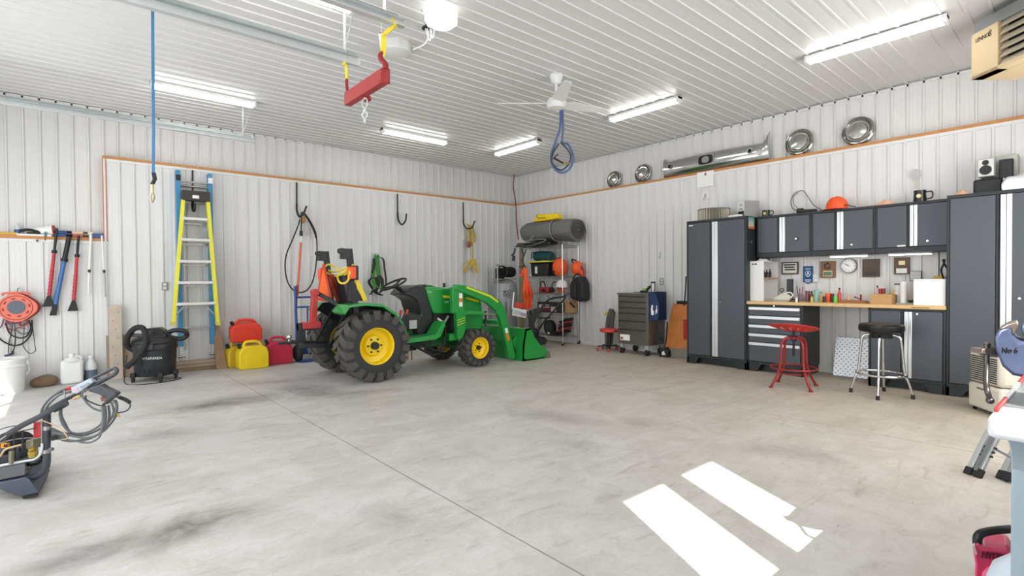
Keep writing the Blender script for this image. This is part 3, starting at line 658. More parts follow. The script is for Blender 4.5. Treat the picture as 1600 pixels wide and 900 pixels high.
def can(name, label, cat, u, d, r, h, mm, capm=None, group='bottles and cans along the back of the worktop', neck=0.0):
    t = wt(name, label, cat, u, d, group=group); m = M()
    if neck: m.lathe([(r, 0), (r, h*0.6), (r*0.5, h*0.75), (r*0.45, h*0.88)]); obj('body', m, mm, t); c_ = M(); c_.lathe([(r*0.5, h*0.88), (r*0.5, h)]); obj('cap', c_, capm or mm, t)
    else:
        m.lathe([(r, 0), (r, h*0.9), (r*0.9, h*0.94)]); obj('body', m, mm, t); c_ = M(); c_.lathe([(r*0.75, h*0.94), (r*0.75, h)]); obj('cap', c_, capm or mm, t)
    return t
t = wt('pillar_speaker', 'slim black upright box on the worktop left of the bottles', 'box', 1234.5, 0.16); m = M(); m.box(-0.035, 0.035, -0.03, 0.03, 0, 0.30); obj('case', m, mat('charcoal_plastic', (55, 56, 58), 0.5), t, bevel=0.005)
can('candle', 'short white candle in front of the bottles on the worktop', 'candle', 1244.5, 0.55, 0.014, 0.06, white_p)
t = wt('spring_clamp', 'silver and black spring clamp lying beside the white candle', 'clamp', 1241, 0.48); m = M(); m.bar((-0.05, 0, 0.02), (0.05, 0.02, 0.045), 0.02, 0.014); m.bar((-0.05, 0, 0.04), (0.05, 0.02, 0.015), 0.02, 0.014); m.box(-0.05, 0.05, -0.01, 0.03, 0, 0.012); obj('jaws', m, dark_m, t)
cols = [((120, 45, 60), 'dark red'), ((150, 110, 130), 'mauve'), ((90, 60, 70), 'plum'), ((160, 190, 190), 'pale teal'), ((70, 150, 110), 'green'), ((60, 60, 60), 'black'), ((210, 150, 90), 'tan')]
jar = wt('pencil_jar', 'glass jar of pens and brushes on the worktop below the pennant', 'jar', 1252, 0.26); m = M(); m.lathe([(0.035, 0), (0.037, 0.09), (0.034, 0.09), (0.032, 0.006), (0.001, 0.005)], cap=False); obj('glass', m, mat('tinted_glass', (150, 130, 140), 0.1, alpha=0.6), jar)
for k, (u, ln, c_, nm) in enumerate(((1247, 0.20, (40, 40, 50), 'black'), (1250, 0.17, (120, 50, 90), 'purple'), (1253, 0.19, (160, 60, 60), 'red'), (1256, 0.16, (200, 195, 190), 'white'))):
    q = wt('paint_brush', '%s handled brush standing in the jar below the pennant' % nm, 'brush', u, 0.26, WT + 0.006, 'brushes in the jar'); q.rotation_euler[1] = 0
    m = M(); m.bar((-(k-1.5)*0.010, 0, 0), ((k-1.5)*0.012, 0.004, ln), 0.008, 0.008); obj('handle', m, mat('brush_%d' % k, c_, 0.5), q)
can('spray_can', 'dark red spray can right of the brush jar', 'can', 1262, 0.25, 0.028, 0.15, mat('can_plum', (120, 70, 85), 0.35), mat('can_cap', (210, 200, 205), 0.5))
can('bottle', 'brown leaning bottle between the spray can and teal jar', 'bottle', 1268, 0.28, 0.022, 0.14, mat('amber', (110, 60, 40), 0.3), black_p, neck=1)
can('jar', 'pale teal glass jar behind the small yellow bottle', 'jar', 1276, 0.30, 0.038, 0.155, mat('teal_glass', (150, 190, 180), 0.15), mat('teal_lid', (110, 160, 150), 0.4))
can('glue_bottle', 'small yellow-green glue bottle on the worktop', 'bottle', 1268.5, 0.42, 0.016, 0.08, mat('olive_yellow', (200, 190, 80), 0.4), orange_p, neck=1)
can('glue_bottle', 'slim golden bottle right of the teal jar', 'bottle', 1283, 0.35, 0.014, 0.13, mat('gold_liquid', (200, 160, 60), 0.3), dark_m, neck=1)
can('bottle', 'low dark bottle in front of the orange pot', 'bottle', 1288, 0.40, 0.018, 0.075, dark_m, dark_m)
can('pot', 'orange plastic pot right of the golden bottle', 'pot', 1294.5, 0.28, 0.036, 0.115, orange_p, mat('orange_lid', (225, 120, 60), 0.5))
can('bottle', 'black bottle between the orange pot and the green cup', 'bottle', 1300.5, 0.30, 0.022, 0.11, mat('brown_black', (55, 35, 30), 0.4), black_p)
can('cup', 'lime green cup on the worktop', 'cup', 1305.5, 0.35, 0.024, 0.075, mat('lime', (110, 200, 70), 0.4))
can('sauce_bottle', 'red and yellow bottle with black cap next to the green cup', 'bottle', 1311.5, 0.32, 0.022, 0.185, mat('sauce_red', (190, 60, 60), 0.35, 0, 0.4, 40), black_p, neck=1)
t = wt('wood_tray', 'low wooden tray with scraps on the worktop below the clock', 'tray', 1334, 0.33); m = M(); m.prism([(-0.16, 0), (0.16, 0), (0.13, 0.028), (-0.10, 0.035)], (0, 0, 0), (1,0,0), (0,0,1), -0.07, 0.07); obj('tray_body', m, mat('reddish_wood', (165, 105, 60), 0.6, 0, 0.2, 20), t, bevel=0.004)
can('figurine', 'tiny pink and white figurine on the wooden tray', 'figurine', 1326, 0.33, 0.015, 0.10, skin_b, white_p, group='small things on the wooden tray', neck=1).location.z = WT + 0.03
t = wt('awl', 'dark red handled tool standing on the wooden tray', 'tool', 1345, 0.33, WT + 0.03, 'small things on the wooden tray'); m = M(); m.cyl((0, 0, 0), (0, 0, 0.075), 0.010, n=12); m.bar((-0.07, 0, 0.045), (0.0, 0, 0.012), 0.014, 0.014); obj('handle', m, mat('maroon', (120, 35, 40), 0.4), t)
# cardboard box with red cans, etc.
t = wt('cardboard_box', 'low brown cardboard box on the worktop below the dark plaque', 'box', 1381, 0.40); m = M(); m.box(-0.115, 0.10, -0.09, 0.09, 0, 0.115); obj('carton', m, cardboard, t, bevel=0.002); m = M(); m.box(0.10, 0.125, -0.09, 0.09, 0, 0.11); obj('flap', m, mat('cardboard_dark', (150, 112, 70), 0.8), t)
for k, u in enumerate((1375.5, 1380.5)): can('red_tin', ('left', 'right')[k] + ' one of the two red tins behind the cardboard box', 'can', u, 0.22, 0.019, 0.19, mat('tin_red', (165, 55, 50), 0.35, 0.2, 0.2, 30), white_p, group='red tins behind the cardboard box')
can('bottle', 'slim pink bottle with black cap behind the cardboard box', 'bottle', 1371, 0.30, 0.014, 0.215, mat('pink_liquid', (200, 150, 160), 0.3), black_p, neck=1)
can('glue_bottle', 'yellow oil bottle beside the white rolls', 'bottle', 1397, 0.30, 0.020, 0.20, mat('oil_yellow', (225, 200, 60), 0.3), white_p, neck=1)
t = wt('thermos', 'white cylinder with black lid on the worktop', 'canister', 1404, 0.34); m = M(); m.lathe([(0.040, 0), (0.040, 0.225)]); obj('body', m, white_p, t); m = M(); m.lathe([(0.041, 0.225), (0.041, 0.238)]); obj('lid', m, black_p, t); m = M(); m.lathe([(0.041, 0), (0.041, 0.012)]); obj('base_ring', m, dark_m, t)
t = wt('paper_roll', 'tall white paper towel roll beside the black-lidded canister', 'paper roll', 1411.5, 0.42); m = M(); m.lathe([(0.033, 0), (0.033, 0.262), (0.012, 0.262), (0.012, 0.02)], cap=False); m.lathe([(0.001, 0), (0.033, 0)], cap=False); m.lathe([(0.001, 0.24), (0.012, 0.24)], cap=False); obj('roll', m, paper, t)
t = wt('papers', 'small stack of papers beside the big white box', 'papers', 1425, 0.38); m = M()
for k in range(3): m.T = Matrix.Rotation(0.1*k, 4, 'Z'); m.box(-0.14, 0.12, -0.1, 0.1, k*0.006, k*0.006+0.005)
obj('sheets', m, mat('grey_paper', (190, 188, 182), 0.8), t)
t = wt('coiled_cord', 'dark green coiled cord lying on papers beside the white box', 'cord', 1431, 0.36, WT + 0.018); m = M()
for k in range(3): m.torus((0, 0, 0.006 + k*0.010), (0,0,1), 0.06 + 0.008*k, 0.006, 24, 6)
obj('coil', m, mat('dark_green_cord', (30, 70, 50), 0.5), t)
t = wt('white_box', 'big plain white box on the worktop against the right tall cabinet', 'box', 1464, 0.45); t.location = (-0.42, -7.505, WT)
m = M(); m.box(-0.135, 0.145, -0.16, 0.16, 0, 0.29); obj('carton', m, mat('white_card', (236, 236, 234), 0.7, 0, 0.02), t, bevel=0.004)
t = wt('tape_roll', 'yellow tool hanging by its cord above the white box', 'tool', 1468, 0.12); m = M(); c = RW(1467, 436, 0.12); m.box(-0.045, 0.045, -0.02, 0.02, 0.0, 0.065); t.location = (c.x, c.y, c.z - 0.03); obj('body', m, mat('yellow_tool', (235, 190, 40), 0.4), t, bevel=0.008); m = M(); m.tube([(0, 0, 0.06), (0, 0, 0.36)], 0.004, 6); obj('cord', m, ink, t)
t = wt('plier_set', 'dark pliers standing in a holder at the far right of the worktop', 'pliers', 1474, 0.30, WT + 0.29)
m = M(); m.tube(curve([(0.0, 0, 0.0), (-0.02, 0, 0.10), (0.0, 0, 0.16), (0.01, 0, 0.22)], 5), 0.010, 8); m.tube(curve([(0.03, 0, 0.0), (0.035, 0, 0.10), (0.01, 0, 0.16), (-0.005, 0, 0.22)], 5), 0.010, 8); obj('grips', m, dark_m, t)

# ================================================================ RIGHT WALL: LEDGE DISPLAY AND OUTLETS
LZ = ZL
hub_m = mat('hubcap_chrome', (190, 190, 186), 0.16, 1.0, 0.04, 6)
def hubcap(label, u, v, R_):
    c = RW(u, v, 0.0)
    t = thing('hubcap', label, 'hubcap', (0.05, c.y, LZ), RZ, 'chrome hubcaps on the wooden ledge'); t.rotation_euler = (-0.10, 0, RZ)
    m = M(); m.lathe([(R_, 0), (R_*1.0, 0.012), (R_*0.93, 0.022), (R_*0.88, 0.012), (R_*0.80, 0.016), (R_*0.76, 0.026), (R_*0.70, 0.014), (R_*0.62, 0.012), (R_*0.56, 0.034), (R_*0.30, 0.046), (0.001, 0.048)], (0, 0, R_ + 0.0), (0,-1,0), 48, cap=False); m.lathe([(0.001, 0), (R_, 0)], (0, 0, R_), (0,-1,0), 48, cap=False)
    obj('disc', m, hub_m, t)
    m = M(); m.torus((0, -0.024, R_), (0,1,0), R_*0.84, 0.003, 40, 5); obj('ring', m, dark_m, t)
hubcap('leftmost chrome hubcap on the ledge near the room corner', 956, 280, 0.155)
hubcap('second small chrome hubcap from the corner left of the bumper', 1001, 271, 0.165)
hubcap('chrome hubcap on the ledge just right of the bumper', 1246, 224, 0.185)
hubcap('largest chrome hubcap at the right end of the ledge', 1338, 207, 0.185)
# chrome car bumper: built along local x
pa = RW(1036, 270, 0.0).y; pb = RW(1200, 230, 0.0).y; W_ = pa - pb
t = thing('car_bumper', 'chrome car bumper with turned-up ends and licence plate recess on the ledge', 'bumper', (0.035, pa, LZ), RZ)
m = M(); n = 40; vs = []; fs = []; prof = []
for i in range(n+1):
    x = i/n; cx = abs(x - 0.5)*2; top = 0.27 + 0.02*(1 - cx) + (0.16*max(0, (cx - 0.90)/0.10)**1.5 if x > 0.5 else 0.07*max(0, (cx - 0.88)/0.12)); bot = 0.0
    yb = -0.06 - 0.05*(1 - cx**4) 
    for (q, dy) in ((0, 0.03), (0.08, 0.0), (0.35, -0.03), (0.7, -0.02), (0.92, 0.0), (1, 0.04), (1, 0.055), (0, 0.045)):
        vs.append((x*W_, yb + dy + 0.045, bot + (top - bot)*q))
k = 8
for i in range(n):
    for j in range(k): l = (j+1) % k; fs.append((i*k+j, (i+1)*k+j, (i+1)*k+l, i*k+l))
fs += [tuple(range(k)), tuple(reversed(range(n*k, (n+1)*k)))]
m.add(vs, fs); obj('shell', m, mat('bumper_chrome', (200, 200, 198), 0.14, 1.0, 0.10, 5), t)
def oval(cx, cz, a, c, y, mm, nm, ex=2.6):
    q = []
    for i in range(36):
        th = 2*PI*i/36; q.append((cx + a*math.copysign(abs(math.cos(th))**(2/ex), math.cos(th)), cz + c*math.copysign(abs(math.sin(th))**(2/ex), math.sin(th))))
    m = M(); m.prism(q, (0, y, 0), (1,0,0), (0,0,1), 0, 0.004); return obj(nm, m, mm, t)
oval(W_*0.465, 0.165, 0.135, 0.085, -0.097, steel, 'plate_surround', 4); oval(W_*0.465, 0.165, 0.120, 0.070, -0.102, mat('dark_chrome', (70, 70, 72), 0.15, 1.0), 'plate_recess', 4); oval(W_*0.465, 0.165, 0.06, 0.05, -0.1065, hub_m, 'recess_boss')
for x in (0.09, 0.86): oval(W_*x, 0.17, 0.040, 0.042, -0.082, steel, 'light_surround'); oval(W_*x, 0.17, 0.028, 0.030, -0.0865, ink, 'light_hole')
# paper and bow hanging below the bumper
c = RW(1102, 282, 0.02)
t = thing('paper_note', 'white paper sheet pinned under the bumper', 'paper', (-0.016, c.y, c.z - 0.12), RZ); m = M(); m.box(-0.14, 0.14, -0.004, 0, 0.02, 0.26); obj('sheet', m, paper, t); m = M(); m.prism([(-0.02, 0.20), (0.025, 0.20), (0.005, 0.26)], (0, -0.005, 0), (1,0,0), (0,0,1), 0, 0.002); obj('print', m, mat('brown_print', (150, 110, 90), 0.8), t)
c = RW(1102, 300, 0.03)
t = thing('paper_bow', 'small white bow hanging below the paper sheet', 'bow', (-0.02, c.y, c.z - 0.12), RZ); m = M(); m.prism([(-0.075, 0.0), (-0.04, -0.02+0.02), (-0.012, 0.09), (0.012, 0.09), (0.04, 0.0), (0.075, 0.02), (0.03, 0.16), (-0.03, 0.16)], (0, 0, 0), (1,0,0), (0,0,1), 0, 0.008); obj('ribbon', m, mat('cream_ribbon', (232, 226, 222), 0.8), t)
# outlets
def outlet(label, loc, rz):
    t = thing('wall_outlet', label, 'outlet', loc, rz, 'wall outlets'); m = M(); m.box(-0.038, 0.038, -0.006, 0, -0.058, 0.058); obj('plate', m, steel, t, bevel=0.002)
    for s in (-0.026, 0.026): m = M(); m.box(-0.018, 0.018, -0.009, -0.005, s-0.017, s+0.017); obj('socket', m, white_p, t, bevel=0.003)
outlet('steel outlet plate behind the tool chest', RW(1034, 440, 0.014), RZ); outlet('steel outlet plate left of the yellow stepladder', BW(257.5, 447.5, 0.014), 0); outlet('white outlet plate above the brush jar', RW(1275, 435, 0.014), RZ)
# small key hanging at (1031,398)
c = RW(1031, 398, 0.018); t = thing('wall_hook', 'small metal hook on the wall above the tool chest', 'hook', c, RZ); m = M(); m.bar((0, 0, 0.05), (0, 0, -0.05), 0.016, 0.008); m.torus((0, -0.01, -0.05), (1,0,0), 0.016, 0.005, 14, 6, PI*0.5, PI*1.9); obj('hook_body', m, galv, t)
# red sign with lettering shapes
c = RW(1064, 390, 0.05); t = thing('red_sign', 'red wooden word sign partly hidden by the left tall cabinet', 'sign', (-0.02, -4.60, c.z - 0.07), RZ)
rm = mat('sign_red', (150, 30, 45), 0.6, 0, 0.2); m = M(); m.box(-0.19, 0.01, -0.025, 0, 0, 0.06); obj('base', m, mat('sign_pink', (190, 90, 95), 0.6), t)
txt('lettering', 'XXX', 0.15, (-0.10, -0.012, 0.115), (1,0,0), (0,0,1), rm, t, world=False, ext=0.01)
# ================================================================ ON THE CEILING
tube_m = mat('lamp_diffuser', (255, 253, 250), 0.4, 0, 0, 1, emit=12.5)
def strip_light(label, a, b_):
    """4 ft wraparound fixture between two ceiling points"""
    a = V(a); b_ = V(b_); a.z = b_.z = HC - 0.015; c = (a + b_)/2; d = b_ - a
    if abs(d.x) > abs(d.y): b_.y = a.y = c.y
    else: b_.x = a.x = c.x
    d = b_ - a; L = d.length
    t = thing('ceiling_light', label, 'ceiling light', c, math.atan2(d.y, d.x), 'four foot ceiling lights')
    m = M(); m.box(-L/2, L/2, -0.055, 0.055, -0.035, 0); m.box(-L/2, -L/2 + 0.03, -0.06, 0.06, -0.075, 0); m.box(L/2 - 0.03, L/2, -0.06, 0.06, -0.075, 0); obj('housing', m, white_p, t, bevel=0.004)
    m = M(); q = [(-0.052, -0.035), (-0.050, -0.058), (-0.030, -0.072), (0.030, -0.072), (0.050, -0.058), (0.052, -0.035)]
    m.prism(q, (0,0,0), (0,1,0), (0,0,1), -L/2 + 0.03, L/2 - 0.03); obj('diffuser', m, tube_m, t)
zc = HC - 0.05
strip_light('ceiling strip light nearest the heater', FL(1259, 95, zc), FL(1482, 30, zc))
strip_light('ceiling strip light between the fan and the right wall', FL(951, 186, zc), FL(1066, 156, zc))
strip_light('ceiling strip light nearest the room corner', FL(771, 240, zc), FL(848, 222, zc))
strip_light('ceiling strip light between the red lifting beam and the fan', FL(595, 204, zc), FL(698, 223, zc))
strip_light('ceiling strip light over the back wall to the right of the blue strap', FL(234, 132, zc), FL(399, 164, zc))
e_ = FL(553, 14, zc); strip_light('ceiling strip light cut by the top edge beside the door tracks', e_ - V((1.2, 0, 0)), e_)
strip_light('ceiling strip light left of the camera between the two overhead doors', V((-8.8, -5.2, 0)), V((-7.6, -5.2, 0)))
strip_light('ceiling strip light behind the camera in front of the nearer overhead door', V((-8.8, -7.6, 0)), V((-7.6, -7.6, 0)))
strip_light('ceiling strip light over the front of the workbench', V((-4.8, -8.4, 0)), V((-3.6, -8.4, 0)))

# ceiling fan
p = on(869, 118, 2, HC)
t = thing('ceiling_fan', 'white three-blade ceiling fan', 'ceiling fan', (p.x, p.y, HC - 0.33))
m = M(); m.lathe([(0.03, 0.23), (0.055, 0.25), (0.075, 0.31), (0.078, 0.33)]); obj('canopy', m, white_p, t)
m = M(); m.cyl((0,0,0.06), (0,0,0.25), 0.014); obj('downrod', m, white_p, t)
m = M(); m.lathe([(0.025, 0.10), (0.035, 0.06), (0.095, 0.05), (0.115, 0.02), (0.115, -0.02), (0.09, -0.05), (0.001, -0.06)]); obj('motor', m, white_p, t)
hub = V((p.x, p.y, HC - 0.33))
for k, (u, v) in enumerate(((938, 173), (780, 162), (897, 110))):
    tip = FL(u, v, hub.z + 0.0) - hub; ang = math.atan2(tip.y, tip.x)
    ln = 0.68
    m = M(); R4 = Matrix.Rotation(ang, 4, 'Z') @ Matrix.Rotation(math.radians(-14), 4, 'X'); m.T = R4
    m.prism([(0.09, -0.045), (0.20, -0.085), (ln, -0.038), (ln + 0.01, 0.0), (ln, 0.038), (0.20, 0.085), (0.09, 0.045)], (0,0,0.0), (1,0,0), (0,1,0), -0.003, 0.003)
    bl = obj('blade', m, white_p, t); m = M(); m.T = R4
    for q in ((0.13, -0.03), (0.13, 0.03), (0.17, 0.0)): m.cyl((q[0], q[1], -0.008), (q[0], q[1], -0.003), 0.007, n=8)
# blue air hose looped under the ceiling
hose_b = mat('hose_blue', (85, 110, 150), 0.5, 0, 0.1)
F = 6.9
t = thing('air_hose', 'blue air hose hanging in a loop from the ceiling behind the fan', 'hose', RP(878, 166, F))
top = on(878, 168, 2, HC - 0.02)
m = M(); m.tube(curve([RP(876, 172, F), RP(875, 200, F), RP(868, 222, F), RP(861, 245, F), RP(866, 263, F), RP(878, 270, F), RP(891, 263, F), RP(896, 245, F), RP(888, 226, F), RP(879, 222, F), RP(880, 200, F), RP(879, 172, F)], 7), 0.016, 8); obj('loop', m, hose_b, t, world=True)
m = M(); m.tube(curve([RP(873, 225, F-.03), RP(864, 240, F-.03), RP(863, 255, F-.03), RP(876, 266, F-.03), RP(889, 256, F-.03), RP(891, 240, F-.03), RP(876, 222, F-.03)], 7), 0.012, 8); obj('inner_loop', m, mat('hose_dark', (50, 60, 80), 0.5), t, world=True)
m = M(); m.tube([RP(865, 247, F-.05), RP(880, 255, F-.05)], 0.013, 8); m.tube([RP(865, 247, F-.05), RP(872, 241, F-.05)], 0.009, 8); obj('coupling', m, black_p, t, world=True)
m = M(); m.tube([RP(880, 255, F-.05), RP(890, 256, F-.05)], 0.009, 8); o = obj('nozzle', m, mat('brass', (190, 165, 80), 0.3, 0.8), t, world=True)
m = M(); m.tube([RP(878, 175, F), V((RP(878, 166, F).x, RP(878, 166, F).y, HC - 0.015))], 0.010, 6); obj('ceiling_hook', m, black_p, t, world=True)

# overhead door tracks
def track(label, y, z, x0, x1, flip=1, stub=True):
    t = thing('door_track', label, 'door track', (x0, y, z), 0, 'overhead door tracks')
    L = x1 - x0; m = M(); f = flip
    q = [(0, 0), (0.055*f, 0), (0.055*f, 0.010), (0.004*f, 0.004), (0.004*f, 0.052), (0.055*f, 0.052), (0.055*f, 0.056), (0, 0.056)]
    m.prism(q, (0,0,0), (0,1,0), (0,0,1), 0, L); obj('channel', m, galv, t)
    m = M(); m.prism([(0, 0.056), (0, 0.10), (-0.004*f, 0.10), (-0.004*f, 0.060), (-0.04*f, 0.060), (-0.04*f, 0.056)], (0,0,0), (0,1,0), (0,0,1), 0.4, L - 0.03); obj('angle_iron', m, mat('angle_steel', (165, 172, 170), 0.4, 0.6), t)
    m = M(); m.bar((L - 0.14, 0, 0.08), (L - 0.14, 0, HC - 0.015 - z), 0.045, 0.004); m.bar((L - 0.14, 0.02, 0.08), (L - 0.02, 0.10, HC - 0.02 - z), 0.03, 0.004); obj('hanger', m, galv, t)
    m = M(); m.box(L - 0.20, L - 0.05, -0.10, 0.10, HC - 0.020 - z, HC - 0.015 - z); obj('mounting_plate', m, galv, t)
    return t
TZ = 3.16
pa = on(397, 224, 2, TZ); pb = on(563, 103, 2, TZ); pc = on(628, 46, 2, TZ)
track('galvanised door track nearest the back wall', pa.y, TZ, XL + 0.1, pa.x, -1)
track('galvanised door track with the left yellow sling', pb.y, TZ, XL + 0.1, pb.x, 1)
track('galvanised door track with the right yellow sling, nearer the camera', pc.y, TZ, XL + 0.1, pc.x, -1)
# door opener rails and openers with white lenses
lens_on = mat('opener_lens_lit', (250, 250, 246), 0.4, 0, 0, 1, emit=1.5); lens_off = mat('opener_lens', (225, 225, 222), 0.4, 0, 0.02)
def opener(label, F, u, v, hw, hh, lm):
    c = RP(u, v, F); t = thing('door_opener', label, 'door opener', c, 0, 'garage door openers')
    k = F / FPX; w = hw*k; h = hh*k
    m = M(); m.box(-0.26, 0.02, -w*0.9, w*0.9, h*0.55, h*0.55 + 0.13); obj('motor_box', m, mat('opener_grey', (150, 152, 150), 0.5, 0.2), t, bevel=0.015)
    hx = [(math.cos(a)*w, math.sin(a)*w) for a in [2*PI*i/8 + PI/8 for i in range(8)]]
    vs = [V((x, y, h*0.7)) for x, y in hx] + [V((x, y, -h*0.5)) for x, y in hx] + [V((0.02, 0, -h))]
    m = M(); m.add(vs, [tuple(range(8))] + [(i, (i+1) % 8, 8 + (i+1) % 8, 8 + i) for i in range(8)] + [(8+i, 8+(i+1) % 8, 16) for i in range(8)]); obj('lens', m, lm, t, bevel=0.01)
    m = M(); z1 = HC - 0.015 - c.z
    for s in (-1, 1): m.bar((-0.12, s*w*0.8, h*0.55 + 0.12), (-0.12, s*w*0.8, z1), 0.025, 0.004)
    obj('hanger', m, galv, t)
    m = M(); m.box(XL + 0.1 - c.x, -0.25, -0.02, 0.02, h*0.55 + 0.05, h*0.55 + 0.10); obj('rail', m, galv, t)
    return t
opener('door opener with a brightly lit white lens at the top of the picture', 4.55, 689, 24, 26, 24, lens_on)
opener('door opener with an unlit white lens behind the yellow sling', 5.2, 620, 72, 22, 19, lens_off)
# label card under the near track
t = thing('warning_card', 'white printed card hanging from the track by the right yellow sling', 'card', RP(597, 62, 4.5)); m = M(); c = [RP(591, 50, 4.62), RP(602, 53, 4.62), RP(600, 76, 4.62), RP(594, 75, 4.62)]; m.hull(c, FW*0.003); obj('card', m, paper, t, world=True); m = M(); m.tube([RP(596, 52, 4.62), RP(596, 36, 4.62)], 0.003, 5); obj('string', m, paper, t, world=True)
m = M(); m.hull([RP(592, 50.5, 4.615), RP(597, 51.5, 4.615), RP(597, 52.7, 4.615), RP(592, 51.7, 4.615)], FW*-0.002); obj('red_line', m, red_p, t, world=True)
t = thing('warning_card', 'white printed card on the opener rail above the red lifting beam', 'card', RP(597, 25, 4.3)); m = M(); m.hull([RP(583, 16, 4.3), RP(611, 20, 4.3), RP(606, 33, 4.3), RP(583, 29, 4.3)], FW*0.003); obj('card', m, paper, t, world=True); m = M(); m.tube([RP(599, 20, 4.29), RP(597, 31, 4.29)], 0.002, 5); obj('ink_line', m, ink, t, world=True)
# white cords by the opener
t = thing('power_cord', 'white power cords hanging from a ceiling socket beside the lit opener', 'cord', on(670, 44, 2, HC-0.02)); s_ = on(668, 43, 2, HC - 0.02); Fs = depth(s_)
m = M(); m.obox(s_, (0.05, 0.03, 0.012), (0,1,0), (1,0,0), (0,0,1)); obj('socket', m, dark_m, t, world=True)
for a in ([(668, 45), (669, 58), (662, 70), (645, 78)], [(672, 45), (676, 60), (679, 45)], [(665, 45), (668, 56), (672, 64), (674, 47)]):
    m = M(); m.tube(curve([RP(u, v, Fs - 0.02) for u, v in a], 6), 0.007, 6); obj('cord', m, white_p, t, world=True)
# red spreader beam hung from yellow slings
yA = pb.y; yB = pc.y
hkL = RP(541, 126, depth((pb.x, yA, 3.1)) ); FL_ = depth((-5.80, yA, 3.0)); FR_ = depth((-5.88, yB, 3.0))
beam = mat('beam_red', (158, 44, 44), 0.5, 0, 0.15, 12)
t = thing('lifting_beam', 'red steel lifting beam with end hooks hanging from two yellow slings', 'lifting beam', RP(572, 150, (FL_+FR_)/2))
Lp = RP(543, 156, FL_); Rp = RP(601, 119, FR_); d_ = (Rp - Lp)
m = M(); m.bar(Lp, Rp, 0.06, 0.108, (0,0,1)); obj('beam', m, beam, t, world=True, bevel=0.004)
def P2(u, v, s): return RP(u, v, FL_ + (FR_-FL_)*s)
m = M(); m.hull([P2(596, 117, 1), P2(591, 128, 1), P2(607, 128, 1), P2(607, 105, 1), P2(600, 98, 1), P2(597, 106, 1)], FW*0.05); obj('end_plate', m, beam, t, world=True)
m = M(); m.tube(curve([P2(602, 108, 1), P2(602, 100, 1), P2(595, 92, 1), P2(595, 84, 1), P2(599, 83, 1)], 6), [0.022]*6 + [0.020]*12 + [0.014]*7, 10); obj('hook', m, mat('hook_red', (150, 35, 40), 0.5), t, world=True)
m = M(); m.tube(curve([P2(543, 142, 0), P2(542, 134, 0), P2(541.5, 126, 0), P2(544, 125, 0)], 5), 0.014, 8); obj('hook', m, mat('hook_red', (150, 35, 40), 0.5), t, world=True)
m = M(); m.hull([P2(563, 148, .45), P2(577, 148, .45), P2(577, 153, .45), P2(570, 157, .45), P2(564, 154, .45)], FW*0.06); obj('centre_lug', m, beam, t, world=True)
m = M(); m.tube([P2(567, 130, .45) + FW*-0.05, P2(569, 152, .45) + FW*-0.05], 0.004, 6); obj('clip', m, dark_m, t, world=True)
Fc = (FL_ + FR_)/2
tc_ = thing('chain', 'short steel chain hanging from the middle of the red beam', 'chain', RP(570, 172, Fc))
for k, (v0, v1) in enumerate(((153, 168), (165, 178), (175, 184), (182, 193))):
    m = M(); a = RP(570, v0, Fc); b_ = RP(569.5, v1, Fc); s = RT*0.018 if k % 2 == 0 else FW*0.016; m.tube(curve([a, a*0.8 + b_*0.2 + s, a*0.2 + b_*0.8 + s, b_, a*0.2 + b_*0.8 - s, a*0.8 + b_*0.2 - s], 4)[:-1], 0.0055, 6, closed=True); obj('link', m, galv if k != 2 else white_p, tc_, world=True)
ys = mat('sling_yellow', (238, 215, 60), 0.7, 0, 0.08)
t = thing('sling', 'yellow sling tied to the end of the nearer door track holding the hooked end', 'sling', RP(603, 60, FR_))
m = M(); m.strap([RP(598, 86, FR_), RP(599, 70, FR_), RP(600, 52, FR_)], 0.035, 0.012, RT + FW*0.3); obj('hanging_strand', m, ys, t, world=True)
m = M(); m.strap([RP(600, 86, FR_), RP(602, 72, FR_), RP(600, 54, FR_), RP(606, 48, FR_), RP(620, 40, FR_)], 0.026, 0.016, UP + FW*0.3); m.strap([RP(598, 54, FR_-.02), RP(612, 47, FR_-.02), RP(619, 38, FR_-.02), RP(612, 30, FR_-.02)], 0.028, 0.010, UP + RT*0.4); obj('knot', m, ys, t, world=True)
t = thing('sling', 'yellow sling on the farther door track holding the lower end of the beam', 'sling', RP(541, 105, FL_))
m = M(); m.strap([RP(542, 127, FL_), RP(541, 108, FL_), RP(539, 96, FL_), RP(538, 84, FL_)], 0.024, 0.012, RT); obj('hanging_strand', m, ys, t, world=True)
m = M(); m.strap([RP(537, 101, FL_-.02), RP(541, 92, FL_-.03), RP(537, 84, FL_-.03), RP(541, 82, FL_)], 0.03, 0.012, RT + UP*0.4); m.tube([RP(538, 85, FL_), RP(512, 80, FL_)], 0.006, 6); obj('knot', m, ys, t, world=True)
t = thing('wire_spring', 'thin spring lying along the farther door track beside a black pulley', 'spring', RP(475, 71, FL_)); m = M(); m.tube([RP(478, 70, FL_), RP(512, 80, FL_)], 0.004, 6); obj('wire', m, dark_m, t, world=True); m = M(); m.cyl(RP(474, 70, FL_-.02), RP(474, 70, FL_+.03), 0.022); obj('pulley', m, black_p, t, world=True)
